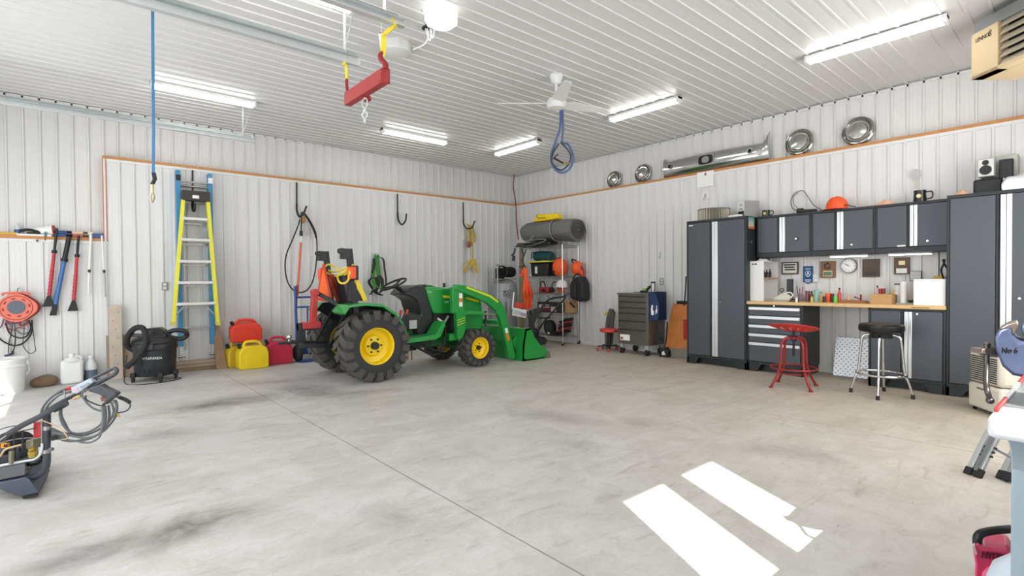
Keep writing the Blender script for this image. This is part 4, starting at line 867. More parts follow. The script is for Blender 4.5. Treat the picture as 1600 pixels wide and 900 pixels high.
# blue strap with snap hook
F = 4.0
t = thing('strap', 'long blue strap hanging from the ceiling with a snap hook at its end', 'strap', RP(239, 315, F))
tp = RP(238.5, -20, F); tp = V((tp.x, tp.y, HC - 0.016)); bt = RP(239.5, 272, F)
m = M(); m.strap([tp, RP(239, 100, F), RP(240, 200, F), bt], 0.022, 0.004, RT); obj('webbing', m, mat('strap_blue', (60, 115, 155), 0.7), t, world=True)
m = M(); m.strap([RP(240, 270, F-.01), RP(242, 280, F-.01), RP(238, 288, F-.01)], 0.028, 0.010, RT); obj('stitching', m, ink, t, world=True)
m = M(); m.tube([RP(238, 287, F), RP(238, 302, F)], 0.010, 8); m.tube(curve([RP(237, 300, F), RP(235, 308, F), RP(238, 316, F), RP(241, 308, F), RP(239, 300, F)], 5), 0.006, 8); obj('snap_hook', m, mat('brassy_steel', (175, 165, 130), 0.3, 0.8), t, world=True)

# ceiling heater, turned towards the room
heat = mat('heater_beige', (214, 190, 150), 0.5, 0.1, 0.04)
Rr = 4.24; Fa = 4.80; zt = 3.485; zb_ = 3.075
c = RP(0, 0, 1)
rt = V((RT.x, RT.y, 0)).normalized(); fw = V((FW.x, FW.y, 0)).normalized()
def HP(R_, F_, z): q = V((CAM.x, CAM.y, 0)) + rt*R_ + fw*F_; return V((q.x, q.y, z))
t = thing('unit_heater', 'beige ceiling-hung unit heater with louvres', 'heater', HP(Rr + 0.25, Fa - 0.5, zb_))
m = M(); fx = -rt; 
def hbox(m, R0, R1, F0, F1, z0, z1):
    vs = [HP(R_, F_, z) for z in (z0, z1) for R_, F_ in ((R0, F0), (R1, F0), (R1, F1), (R0, F1))]
    m.add(vs, [(0,3,2,1),(4,5,6,7),(0,1,5,4),(1,2,6,5),(2,3,7,6),(3,0,4,7)])
FD0 = 3.55
hbox(m, Rr + 0.10, Rr + 0.42, FD0, Fa, zb_, zt); hbox(m, Rr, Rr + 0.10, 4.54, Fa, zb_, zt); hbox(m, Rr, Rr + 0.10, FD0, Fa, zb_, zb_ + 0.03); obj('casing', m, heat, t, world=True, bevel=0.004)
m = M(); hbox(m, Rr + 0.02, Rr + 0.42, FD0, Fa - 0.01, zt, zt + 0.10); obj('top_box', m, mat('heater_grey', (140, 142, 142), 0.5, 0.3), t, world=True)
m = M(); hbox(m, Rr + 0.085, Rr + 0.10, FD0, 4.53, zb_ + 0.03, zt); obj('dark_opening', m, mat('heater_inside', (30, 26, 22), 0.7), t, world=True)
for k in range(6):
    z = zb_ + 0.055 + k*0.066; m = M(); a = HP(Rr + 0.03, 4.53, z); b_ = HP(Rr + 0.03, FD0, z); m.obox((a+b_)/2, (0.034, 0.005, (b_-a).length/2), (rt*0.6 + V((0,0,0.8))).normalized(), (rt*0.8 - V((0,0,0.6))).normalized(), fw); obj('louvre', m, mat('louvre_cream', (205, 195, 175), 0.35, 0.3), t, world=True)
txt('lettering', 'LENNOX', 0.052, HP(Rr - 0.002, 4.675, zt - 0.075) , -fw, (0,0,1), ink, t, squash=0.75)
m = M(); m.torus(HP(Rr - 0.002, 4.60, zt - 0.068), rt, 0.026, 0.003, 18, 5, -1.2, 1.6); obj('logo_swoosh', m, ink, t, world=True)
m = M()
for F_ in (3.9, 4.7): m.tube([HP(Rr + 0.2, F_, zt + 0.1), HP(Rr + 0.2, F_, HC - 0.01)], 0.006, 6)
obj('hanger_rod', m, galv, t, world=True)

# ================================================================ THE TRACTOR  (local: x forward, y to its left = far side, z up; origin under the rear axle)
jg = mat('tractor_green', (32, 146, 60), 0.32, 0, 0.06, 4, coat=0.4); jy = mat('tractor_yellow', (248, 214, 18), 0.35, 0, 0.03, 4); tire = mat('tractor_tyre', (82, 78, 73), 0.85, 0, 0.25, 14, 0.3); tire_side = mat('tyre_sidewall', (52, 52, 53), 0.7, 0, 0.12, 10)
TX, TY = -4.76, -2.17
tr = thing('tractor', 'green compact tractor with front loader bucket and yellow wheels', 'tractor', (TX, TY, 0))
def wheel(x, y, R, w, rr, s, lugs, name='wheel'):
    """s = -1 near side; tyre axis along y"""
    ht = M(); o = V((x, y, R)); q = []
    prof = [(rr, -w*0.42), (rr*1.05, -w*0.47), (R*0.80, -w*0.49), (R*0.90, -w*0.46), (R*0.925, -w*0.38), (R*0.93, 0), (R*0.925, w*0.38), (R*0.90, w*0.46), (R*0.80, w*0.49), (rr*1.05, w*0.47), (rr, w*0.42)]
    ht.lathe(prof, o, (0, 1, 0), 48, cap=False)
    n = len(prof)
    T_ = obj(name, ht, tire_side, tr)
    lg = M()
    for k in range(lugs):
        for side in (-1, 1):
            a0 = 2*PI*(k + (0.5 if side > 0 else 0))/lugs; vs = []
            for (th, yy, hh) in ((0, -side*w*0.03, 1.0), (0.55, side*w*0.30, 1.0), (0.80, side*w*0.50, 0.975), (0.86, side*w*0.53, 0.84)):
                for dth in (-0.30, 0.30):
                    a = a0 + (th*0.75 + dth*(1.0 if yy*side > w*0.2 else 0.9))*2*PI/lugs
                    for h_ in (hh*R - 0.045*R/0.45, hh*R): vs.append(o + V((math.cos(a)*h_, yy, math.sin(a)*h_)))
            fs = []
            for i in range(3):
                b0 = i*4; fs += [(b0+1, b0+3, b0+7, b0+5), (b0, b0+4, b0+6, b0+2), (b0, b0+1, b0+5, b0+4), (b0+2, b0+6, b0+7, b0+3)]
            fs += [(0,2,3,1), (12,13,15,14)]; lg.add(vs, fs)
    lo = obj('tread', lg, tire, T_); 
    rm_ = M(); ys_ = s*w*0.42
    rm_.lathe([(rr*1.02, s*w*0.44), (rr*1.03, s*w*0.40), (rr*0.93, s*w*0.36), (rr*0.90, s*w*0.10), (rr*0.62, s*w*0.04), (rr*0.50, s*w*0.16), (0.001, s*w*0.18)], o, (0, 1, 0), 40, cap=False); rm_.lathe([(rr*1.02, s*w*0.44), (rr*1.03, -s*w*0.42), (rr*0.95, -s*w*0.42), (rr*0.93, s*w*0.30)], o, (0, 1, 0), 40, cap=False)
    ro = obj('rim', rm_, jy, T_)
    hb = M(); hb.cyl(o + V((0, s*w*0.14, 0)), o + V((0, s*w*0.30, 0)), rr*0.22, rr*0.20, 20); obj('hub', hb, black_p, ro)
    for k in range(6 if R > 0.4 else 5):
        a = 2*PI*k/(6 if R > 0.4 else 5); b2 = M(); c2 = o + V((math.cos(a)*rr*0.38, s*w*0.17, math.sin(a)*rr*0.38)); b2.cyl(c2, c2 + V((0, s*0.018, 0)), rr*0.05, n=8); obj('wheel_bolt', b2, dark_m, ro)
wheel(0, -0.475, 0.453, 0.36, 0.235, -1, 18)
wheel(0, 0.475, 0.453, 0.36, 0.235, 1, 18)
wheel(1.655, -0.475, 0.277, 0.24, 0.158, -1, 16)
wheel(1.655, 0.475, 0.277, 0.24, 0.158, 1, 16)
def L(u, v, y):                                    # tractor-local point under a pixel, on the plane y (world y = TY + y)
    p = on(u, v, 1, TY + y); return (p.x - TX, p.z)
def T(u, v): return (440 + u/3.81, 370 + v/3.81)   # coordinates read on the enlarged crop
def side(pts, y0, y1):
    m = M(); m.prism([L(*T(a, c), y0) for a, c in pts], (0, y0, 0), (1,0,0), (0,0,1), 0, -(y1 - y0)); return m
# chassis, axles
m = M(); m.box(-0.18, 1.75, -0.13, 0.13, 0.30, 0.56); m.box(-0.2, 0.25, -0.2, 0.2, 0.28, 0.62); m.cyl((0,-0.36,0.453), (0,0.36,0.453), 0.085); m.cyl((1.655,-0.40,0.27), (1.655,0.40,0.27), 0.055); m.box(1.56, 1.74, -0.20, 0.20, 0.22, 0.34); obj('chassis', m, mat('chassis_green', (22, 92, 40), 0.5, 0, 0.2), tr, bevel=0.01)
# hood
hood = [(838, 302), (900, 300), (1000, 303), (1075, 318), (1130, 345), (1180, 390), (1200, 440), (1200, 470), (880, 462), (862, 400)]
m = M(); m.prism([(0.93, 1.165), (1.10, 1.175), (1.45, 1.165), (1.70, 1.12), (1.86, 1.05), (1.93, 0.93), (1.95, 0.78), (1.06, 0.79), (1.0, 0.95)], (0, -0.27, 0), (1,0,0), (0,0,1), 0, -0.54); obj('hood', m, jg, tr, bevel=0.035)
m = M(); m.prism([(1.50, 0.79), (1.95, 0.79), (1.96, 0.60), (1.90, 0.50), (1.45, 0.48)], (0, -0.26, 0), (1,0,0), (0,0,1), 0, -0.52); obj('grille_housing', m, jg, tr, bevel=0.02)
m = M(); m.box(1.08, 1.52, -0.20, 0.20, 0.50, 0.80); obj('engine', m, mat('engine_dark', (35, 36, 36), 0.6, 0.2, 0.4, 30), tr, bevel=0.02)
m = M(); m.tube(curve([(1.15, -0.21, 0.72), (1.25, -0.23, 0.66), (1.34, -0.21, 0.74)], 6), 0.02, 8); obj('air_pipe', m, galv, tr)
m = M(); m.hull([(1.20, -0.2735, 1.055), (1.50, -0.2735, 1.035), (1.50, -0.2735, 1.000), (1.22, -0.2735, 1.020)], (0, -0.003, 0)); o = obj('stripe', m, jy, tr); o['label'] = 'yellow hood stripe'
m = M(); m.hull([(1.62, -0.2735, 1.02), (1.86, -0.2735, 0.96), (1.86, -0.2735, 0.93), (1.62, -0.2735, 0.99)], (0, -0.003, 0)); o = obj('stripe', m, jy, tr)
txt('lettering', '3320', 0.035, (1.27, -0.276, 0.955), (1,0,0), (0,0,1), white_p, tr, world=False); txt('lettering', '4wd', 0.03, (0.99, -0.276, 1.11), (1,0,0), (0,0,1), white_p, tr, world=False)
for x, h in ((1.03, 0.03), (1.38, 0.05)): m = M(); m.cyl((x, -0.05, 1.16), (x, -0.05, 1.185 + h), 0.035 if x < 1.2 else 0.022, 0.028 if x < 1.2 else 0.02, 14); obj('hood_cap', m, black_p, tr)
m = M(); m.box(1.46, 1.51, -0.02, 0.02, 1.16, 1.25); obj('marker', m, galv, tr)
# dash / steering column housing
m = M(); m.prism([(0.62, 1.08), (0.70, 1.17), (0.84, 1.215), (0.92, 1.18), (1.0, 0.95), (1.05, 0.80), (1.06, 0.50), (0.80, 0.48), (0.79, 0.68), (0.86, 0.80), (0.80, 0.98), (0.72, 1.04)], (0, -0.25, 0), (1,0,0), (0,0,1), 0, -0.50); obj('dash_housing', m, mat('dash_black', (38, 40, 42), 0.3, 0, 0.1), tr, bevel=0.02)
m = M(); m.obox((0.765, -0.06, 1.165), (0.07, 0.10, 0.012), (0.82, 0, 0.35), (0, 1, 0), (-0.35, 0, 0.94)); obj('instrument_panel', m, mat('panel_grey', (95, 92, 80), 0.5, 0, 0.4, 40), tr, bevel=0.01)
m = M(); m.cyl((0.78, 0, 1.08), (0.60, 0, 1.19), 0.03, n=12); obj('steering_column', m, black_p, tr)
sc = V((0.565, 0.0, 1.225)); sa = V((-0.42, 0.0, 0.9)).normalized()
m = M(); m.torus(sc, sa, 0.185, 0.015, 40, 10)
x, y, z = frame(sa)
for k in range(3): a = 2*PI*k/3 + 0.4; m.tube([sc - z*0.03, sc + (x*math.cos(a) + y*math.sin(a))*0.18], 0.014, 8)
m.lathe([(0.045, -0.05), (0.05, -0.02), (0.02, -0.01)], sc, sa, 18); obj('steering_wheel', m, black_p, tr)
for k, (y_, cc) in enumerate(((-0.24, (190, 70, 40)), (-0.20, (180, 50, 40)))):
    m = M(); m.cyl((0.50 + k*0.12, y_, 0.66), (0.54 + k*0.12, y_, 0.82), 0.010, n=8); lv = obj('lever', m, black_p, tr); m = M(); m.cyl((0.53 + k*0.12, y_, 0.80), (0.55 + k*0.12, y_, 0.87), 0.019, n=10); o = obj('grip', m, mat('lever_orange', cc, 0.4), lv); o['label'] = 'orange-red lever grip'
# operator floor, foot board, fenders
m = M(); m.box(0.20, 1.05, -0.30, 0.30, 0.47, 0.51); obj('platform', m, dark_m, tr, bevel=0.005)
for s in (-1, 1):
    m = M(); m.prism([(0.42, 0.50), (0.90, 0.525), (1.00, 0.66), (1.06, 0.70), (1.06, 0.64), (0.98, 0.49), (0.90, 0.46), (0.42, 0.44)], (0, s*0.30 if s < 0 else 0.30, 0), (1,0,0), (0,0,1), 0, -s*-0.26 if s > 0 else 0.26)
    o = obj('foot_board', m, jg, tr, bevel=0.006)
for s in (-1, 1):
    m = M(); ys0 = -0.60 if s < 0 else 0.60; pts = [(-0.43, 0.90), (-0.36, 0.985), (-0.15, 1.0), (0.10, 0.975), (0.28, 0.86), (0.40, 0.70), (0.47, 0.50)]
    inn = [(x_*0.93, z_ - 0.05) for x_, z_ in pts]
    m.prism(pts + [(a*0.94 - 0.0, c - 0.035) for a, c in reversed(pts)], (0, s*0.60, 0), (1,0,0), (0,0,1), 0, s*0.34)
    o = obj('fender', m, jg, tr, bevel=0.006)
    m = M(); m.prism(pts + [(0.30, 0.50), (-0.2, 0.75)], (0, s*0.27, 0), (1,0,0), (0,0,1), 0, s*0.03); obj('fender_wall', m, dark_m, tr)
# seat
m = M(); m.box(-0.12, 0.30, -0.22, 0.22, 0.86, 0.96); obj('seat', m, black_p, tr, bevel=0.03)
m = M(); m.obox((-0.17, 0, 1.16), (0.05, 0.21, 0.20), (1, 0, 0.2), (0, 1, 0), (-0.2, 0, 1)); obj('seat_back', m, black_p, tr, bevel=0.04)
# folded roll bar posts
for y_, pb_, pt_ in ((-0.42, (440, 380), (400, 72)), (0.42, (300, 380), (262, 88))):
    a = L(*T(*pb_), y_); b_ = L(*T(*pt_), y_); a = (a[0], 0.86)
    m = M(); m.bar((a[0], y_, a[1]), (b_[0], y_, b_[1]), 0.06, 0.075, (1,0,0)); po = obj('roll_bar_post', m, dark_m, tr, bevel=0.008)
    m = M(); m.box(b_[0] - 0.105, b_[0] + 0.0, y_ - 0.04, y_ + 0.04, b_[1] - 0.13, b_[1] + 0.0); m.cyl((b_[0] - 0.10, y_ - 0.045, b_[1] - 0.03), (b_[0] - 0.10, y_ + 0.045, b_[1] - 0.03), 0.035, n=14); obj('hinge_knuckle', m, black_p, po, bevel=0.006)
# side lamps
for y_, (u, v) in ((-0.42, (427, 215)), (0.42, (250, 225))):
    x_, z_ = L(*T(u, v), y_ - 0.05); m = M(); m.box(x_ - 0.04, x_ + 0.05, y_ - 0.10, y_ - 0.03, z_ - 0.09, z_ + 0.09); lb = obj('lamp_bracket', m, black_p, tr, bevel=0.01)
    m = M(); m.box(x_ - 0.055, x_ + 0.012, y_ - 0.115, y_ - 0.09, z_ - 0.075, z_ + 0.075); m.box(x_ - 0.075, x_ - 0.04, y_ - 0.11, y_ - 0.03, z_ - 0.075, z_ + 0.075); o = obj('amber_lamp', m, orange_p, lb, bevel=0.012)
# slow-vehicle triangle: seen obliquely, facing the rear
pts = [(-0.33, 0.12, 1.50), (-0.33, 0.30, 1.02), (-0.33, -0.06 - 0.10, 1.02)]
m = M(); m.hull([(-0.36, 0.22, 1.50), (-0.36, 0.15, 1.50), (-0.36, -0.07, 1.08), (-0.36, -0.07, 1.01), (-0.36, 0.44, 1.01), (-0.36, 0.44, 1.08)], (0.006, 0, 0)); tri = obj('warning_triangle', m, mat('triangle_red', (200, 60, 45), 0.5), tr)
m = M(); m.hull([(-0.364, 0.185, 1.44), (-0.364, -0.03, 1.05), (-0.364, 0.40, 1.05)], (0.004, 0, 0)); o = obj('reflector', m, mat('triangle_orange', (250, 110, 40), 0.4, 0, 0.05), tri)
# yellow strut, red ropes / cloth on the seat side
a = L(*T(440, 255), -0.44); b_ = L(*T(495, 382), -0.44)
m = M(); m.bar((a[0], -0.46, a[1]), (b_[0], -0.46, b_[1]), 0.02, 0.055, (1,0,0)); o = obj('support_strut', m, yellow_p, tr); o['label'] = 'yellow diagonal strut'
a = L(*T(395, 260), -0.36); b_ = L(*T(480, 382), -0.40); m = M(); m.hull([(a[0] + 0.02, -0.44, a[1]), (b_[0], -0.44, b_[1]), (b_[0] - 0.20, -0.44, b_[1]), (a[0] - 0.02, -0.44, a[1] - 0.05)], (0, 0.05, 0)); obj('side_guard', m, black_p, tr)
# 3-point hitch and drawbar at the rear
m = M()
for s in (-1, 1): m.bar((-0.1, s*0.20, 0.42), (-0.80, s*0.26, 0.50), 0.022, 0.05); m.bar((-0.45, s*0.24, 0.48), (-0.22, s*0.22, 0.90), 0.03, 0.03); m.cyl((-0.80, s*0.30, 0.50), (-0.80, s*0.22, 0.50), 0.035, n=12)
m.bar((-0.18, -0.22, 0.88), (-0.50, 0.02, 1.12), 0.05, 0.05); obj('lift_arms', m, dark_m, tr, bevel=0.004)
m = M(); x0, z0 = L(*T(197, 322), 0); x1, z1 = L(*T(185, 540), 0); m.bar((x0, 0, z0), (x1, 0, z1), 0.08, 0.07, (1,0,0)); m.box(x1 - 0.14, x1 + 0.09, -0.06, 0.06, z1 - 0.01, z1 + 0.07); m.cyl((x0, -0.05, z0 - 0.02), (x0, 0.05, z0 - 0.02), 0.045, n=14); o = obj('hitch_post', m, red_p, tr, bevel=0.006); o['label'] = 'red three-point hitch post'
m = M(); m.box(x1 - 0.19, x1 + 0.05, -0.045, 0.045, z1 - 0.03, z1 + 0.06); m.box(x1 - 0.19, x1 - 0.10, -0.04, 0.04, z1 - 0.17, z1 + 0.06); m.box(x1 - 0.42, x1 - 0.12, -0.03, 0.03, z1 - 0.185, z1 - 0.155); hb = obj('drawbar', m, dark_m, tr, bevel=0.006)
m = M(); m.cyl((x1 - 0.29, 0, z1 - 0.16), (x1 - 0.29, 0, z1 - 0.12), 0.014, n=10); m.ball((x1 - 0.29, 0, z1 - 0.10), 0.030); o = obj('hitch_ball', m, chrome, hb)
# loader: masts, booms, bucket on both sides
def loader_side(y0, y1):
    yp = min(y0, y1)
    m = M(); q = [(988, 420), (996, 300), (1012, 288), (1060, 300), (1066, 420), (1076, 430), (1072, 545), (1058, 600), (1030, 612), (1012, 600), (1015, 430)]
    pts = [(1.22, 0.80), (1.23, 1.17), (1.28, 1.20), (1.42, 1.17), (1.42, 0.86), (1.46, 0.84), (1.45, 0.56), (1.40, 0.44), (1.34, 0.40), (1.30, 0.46), (1.29, 0.80)]
    m.prism(pts, (0, y0, 0), (1,0,0), (0,0,1), 0, -(y1 - y0)); obj('loader_mast', m, jg, tr, bevel=0.008)
    yb0, yb1 = (y0 - 0.015, y0 + 0.075) if y0 < 0 else (y1 + 0.015, y1 - 0.075)
    up = [(1.27, 1.215), (1.45, 1.20), (1.90, 1.06), (2.10, 0.95), (2.17, 0.87), (2.20, 0.78), (2.40, 0.05), (2.33, 0.02), (2.27, 0.06), (2.10, 0.66), (2.02, 0.80), (1.85, 0.93), (1.45, 1.08), (1.27, 1.14)]
    m = M(); m.prism(up, (0, yb0, 0), (1,0,0), (0,0,1), 0, -(yb1 - yb0)); bo = obj('loader_boom', m, jg, tr, bevel=0.010)
    yo = yb0 - 0.002 if y0 < 0 else yb0 + 0.002
    if y0 < 0:
        m = M(); m.hull([(1.46, yo, 1.185), (1.90, yo, 1.045), (2.06, yo, 0.945), (2.04, yo, 0.925), (1.88, yo, 1.018), (1.46, yo, 1.155)], (0, -0.002, 0)); o = obj('stripe', m, mat('stripe_lime', (205, 220, 50), 0.4), bo); o['label'] = 'lime yellow boom stripe'
        for (xa, za, w_, h_, mm) in ((1.365, 1.05, 0.028, 0.035, paper), (1.365, 0.985, 0.026, 0.028, mat('decal_orange', (220, 120, 50), 0.5)), (1.365, 0.925, 0.028, 0.032, paper)):
            m = M(); m.box(xa - w_, xa + w_, y0 - 0.003, y0, za - h_, za + h_); obj('decal', m, mm, tr)
        for k in range(3): m = M(); m.hull([(1.30, y0 - 0.002, 0.70 - k*0.035), (1.44, y0 - 0.002, 0.735 - k*0.035), (1.44, y0 - 0.002, 0.728 - k*0.035), (1.30, y0 - 0.002, 0.690 - k*0.035)], (0, -0.001, 0)); obj('stripe', m, mat('stripe_lime', (205, 220, 50), 0.4), tr)
        m = M(); m.hull([(2.175, yo, 0.52), (2.225, yo, 0.535), (2.245, yo, 0.46), (2.195, yo, 0.445)], (0, -0.002, 0)); obj('decal', m, paper, bo)
        m = M(); m.hull([(2.195, yo, 0.44), (2.245, yo, 0.455), (2.275, yo, 0.34), (2.225, yo, 0.325)], (0, -0.002, 0)); obj('decal', m, mat('decal_orange', (220, 120, 50), 0.5), bo)
    ym = (y0 + y1)/2
    m = M(); m.cyl((1.44, ym, 0.80), (1.80, ym, 0.77), 0.038, n=14); obj('lift_cylinder', m, jg, tr)
    m = M(); m.cyl((1.80, ym, 0.77), (2.05, ym, 0.745), 0.016, n=10); obj('cylinder_rod', m, chrome, tr)
    m = M(); m.bar((2.16, ym, 0.72), (2.30, ym, 0.34), 0.05, 0.05); m.bar((2.30, ym, 0.40), (2.45, ym, 0.10), 0.03, 0.04); obj('tilt_link', m, mat('chassis_green', (22, 92, 40)), tr, bevel=0.004)
loader_side(-0.50, -0.42); loader_side(0.42, 0.50)
m = M(); m.cyl((2.12, -0.44, 0.62), (2.12, 0.44, 0.62), 0.04, n=14); obj('cross_tube', m, jg, tr)
m = M(); m.box(1.22, 1.46, -0.42, 0.42, 0.40, 0.50); obj('loader_subframe', m, jg, tr, bevel=0.01)
# bucket
yw = 0.64
bo_ = [(2.53, 0.50), (2.50, 0.30), (2.46, 0.0), (2.96, 0.0), (3.02, 0.015), (2.96, 0.022), (2.55, 0.03), (2.52, 0.06), (2.545, 0.30), (2.60, 0.48), (2.66, 0.50)]
m = M(); m.prism([(2.50, 0.50), (2.44, 0.25), (2.43, 0.0), (2.90, 0.0), (2.90, 0.018), (2.50, 0.022), (2.46, 0.05), (2.475, 0.25), (2.52, 0.47), (2.62, 0.485), (2.62, 0.50)], (0, -yw, 0), (1,0,0), (0,0,1), 0, -2*yw); bk = obj('bucket', m, jg, tr)
for s in (-1, 1):
    m = M(); m.prism([(2.50, 0.50), (2.44, 0.25), (2.43, 0.0), (2.90, 0.0), (2.985, 0.10), (2.93, 0.16), (2.80, 0.24), (2.69, 0.36), (2.62, 0.50)], (0, s*yw, 0), (1,0,0), (0,0,1), 0, 0.012*s); obj('side_plate', m, jg, bk)
m = M(); m.box(2.80, 3.05, -yw, yw, 0.0, 0.016); m.T = Matrix.Identity(4)
for s in (-1, 1): m.prism([(2.90, 0.0), (3.05, 0.0), (3.0, 0.13), (2.93, 0.05)], (0, s*(yw + 0.012), 0), (1,0,0), (0,0,1), 0, 0.006*s)
o = obj('cutting_edge', m, mat('worn_steel', (120, 122, 108), 0.5, 0.4, 0.3, 15), bk); o['label'] = 'worn bare steel cutting edge'
m = M()
for y_ in (-0.46, -0.36, 0.36, 0.46): m.prism([(2.46, 0.38), (2.36, 0.30), (2.34, 0.10), (2.40, 0.02), (2.45, 0.02)], (0, y_, 0), (1,0,0), (0,0,1), 0, 0.012)
obj('bucket_bracket', m, jg, bk)
# grille guard
m = M(); m.tube(curve([(1.98, -0.28, 0.55), (1.99, -0.28, 0.75), (1.97, -0.28, 0.78)], 4), 0.015, 8); m.tube([(1.99, -0.28, 0.60), (2.02, 0.28, 0.60)], 0.012, 8); obj('guard_bar', m, dark_m, tr)
# hydraulic hoses, step, underside bits
m = M()
for k in range(3): m.tube(curve([(1.20, -0.36 + k*0.02, 0.62), (1.12, -0.42, 0.40 - 0.05*k), (1.02, -0.38, 0.28), (0.85, -0.30, 0.36)], 6), 0.011, 6)
m.bar((0.55, -0.36, 0.44), (0.95, -0.36, 0.22), 0.03, 0.03); m.bar((0.95, -0.36, 0.22), (1.10, -0.36, 0.24), 0.03, 0.03); obj('hydraulic_hoses', m, black_r, tr)
m = M()
for x_ in (0.62, 0.68): m.tube([(x_, -0.28, 0.42), (x_, -0.28, 0.17)], 0.010, 8)
obj('drain_tubes', m, mat('rusty_brass', (150, 115, 75), 0.5, 0.4), tr)
m = M(); m.bar((0.60, -0.25, 0.36), (1.00, -0.25, 0.40), 0.08, 0.06); m.box(0.55, 0.75, -0.30, -0.16, 0.30, 0.42); obj('underside_gear', m, dark_m, tr, bevel=0.01)
m = M(); m.box(0.66, 0.78, -0.262, -0.258, 0.60, 0.72); obj('decal', m, mat('decal_grey', (190, 190, 185), 0.6), tr)
# yellow rope wound between the roll bar posts, red straps
t = thing('rope', 'yellow rope wound between the two black roll bar posts of the tractor', 'rope', (TX - 0.15, TY, 1.4))
def TP(u, v, y): p = on(*T(u, v), 1, TY + y); return p
for k, pts in enumerate(([(250, 195, .42), (300, 235, .2), (350, 225, -.1), (400, 185, -.35), (425, 170, -.50)], [(250, 185, .42), (310, 210, .2), (370, 190, -.2), (425, 168, -.46)], [(258, 205, .38), (320, 240, .1), (380, 225, -.2), (405, 200, -.50), (400, 250, -.50), (380, 275, -.50), (350, 275, -.40), (335, 250, -.2), (345, 225, 0), (400, 190, -.4)], [(252, 190, .47), (280, 165, .3), (330, 190, .1), (350, 205, 0)], [(300, 225, .25), (340, 240, 0), (372, 215, -.2), (420, 178, -.47)])):
    m = M(); m.tube(curve([TP(u, v, y) for u, v, y in pts], 6), 0.013, 6); obj('strand', m, yrope, t, world=True)
t = thing('load_strap', 'rusty red straps draped down behind the tractor seat', 'strap', (TX - 0.2, TY + 0.1, 1.05))
for k, pts in enumerate(([(285, 230), (320, 300), (365, 385)], [(300, 225), (335, 300), (380, 385)], [(290, 240), (310, 320), (335, 385)])):
    m = M(); m.strap(curve([TP(u, v, 0.10 - 0.04*k) for u, v in pts], 5), 0.045, 0.012, (1, 0.3, 0)); obj('webbing', m, mat('rust_red', (165, 60, 45), 0.7, 0, 0.2), t, world=True)
# ================================================================ ALONG THE BACK WALL
def bt(name, label, cat, x, y, z=0, group=None, rz=0): return thing(name, label, cat, (x, y, z), rz, group)
# white pail
t = bt('bucket', 'large white plastic bucket at the left edge of the floor', 'bucket', -8.27, -0.34)
m = M(); m.lathe([(0.001, 0), (0.175, 0), (0.195, 0.30), (0.205, 0.305), (0.205, 0.33), (0.198, 0.335), (0.200, 0.37), (0.212, 0.375), (0.212, 0.395), (0.205, 0.40), (0.19, 0.40), (0.17, 0.02), (0.001, 0.02)], cap=False, n=40); obj('pail', m, white_p, t)
m = M(); m.tube(curve([(0.205, -0.02, 0.34), (0.225, -0.08, 0.25), (0.20, -0.10, 0.20)], 6), 0.004, 6); m.obox((0.208, -0.02, 0.335), (0.012, 0.02, 0.02), (1,0,0), (0,1,0), (0,0,1)); obj('wire_handle', m, galv, t)
# stone
t = bt('rock', 'brown rock lying against the base of the wall', 'rock', -7.93, -0.17); rn = random.Random(4); m = M(); m.ball((0, 0, 0.055), (0.135, 0.09, 0.085), 16, 10)
m.v = [V((p.x*(1 + 0.10*math.sin(9*p.z + 5*p.x)) , p.y, max(0, p.z*(1 + 0.25*p.x/0.13*0.6)))) for p in m.v]; obj('stone', m, mat('rock_brown', (120, 98, 76), 0.85, 0, 0.25, 10, 0.5), t, sub=1)
# white jug
t = bt('jug', 'white square plastic jug standing against the wall', 'jug', -7.66, -0.17); m = M(); m.box(-0.112, 0.112, -0.08, 0.08, 0, 0.30); obj('body', m, white_p, t, bevel=0.035)
m = M(); m.lathe([(0.10, 0.285), (0.06, 0.325), (0.026, 0.335), (0.026, 0.35)]); obj('shoulder', m, white_p, t); m = M(); m.cyl((0,0,0.345), (0,0,0.38), 0.03); obj('cap', m, white_p, t)
m = M(); m.tube(curve([(0.095, 0, 0.24), (0.085, 0, 0.33), (0.03, 0, 0.335)], 5), 0.014, 8); obj('handle', m, white_p, t)
# blue-grey half filled bottle
t = bt('bottle', 'clear bottle half filled with blue-grey liquid beside the white jug', 'bottle', -7.47, -0.12); m = M(); m.lathe([(0.066, 0), (0.066, 0.15)], n=24); obj('liquid', m, mat('blue_grey_liquid', (95, 108, 122), 0.3), t)
m = M(); m.lathe([(0.066, 0.15), (0.066, 0.21), (0.03, 0.275), (0.022, 0.285), (0.022, 0.31)], n=24); obj('upper_body', m, mat('milky_bottle', (215, 218, 220), 0.3), t); m = M(); m.cyl((0,0,0.305), (0,0,0.33), 0.026); obj('cap', m, white_p, t)
t = bt('cup', 'small dark container lying behind the white jug', 'container', -7.56, -0.06); m = M(); m.cyl((-0.04, 0, 0.04), (0.04, 0, 0.04), 0.038); obj('body', m, dark_m, t)
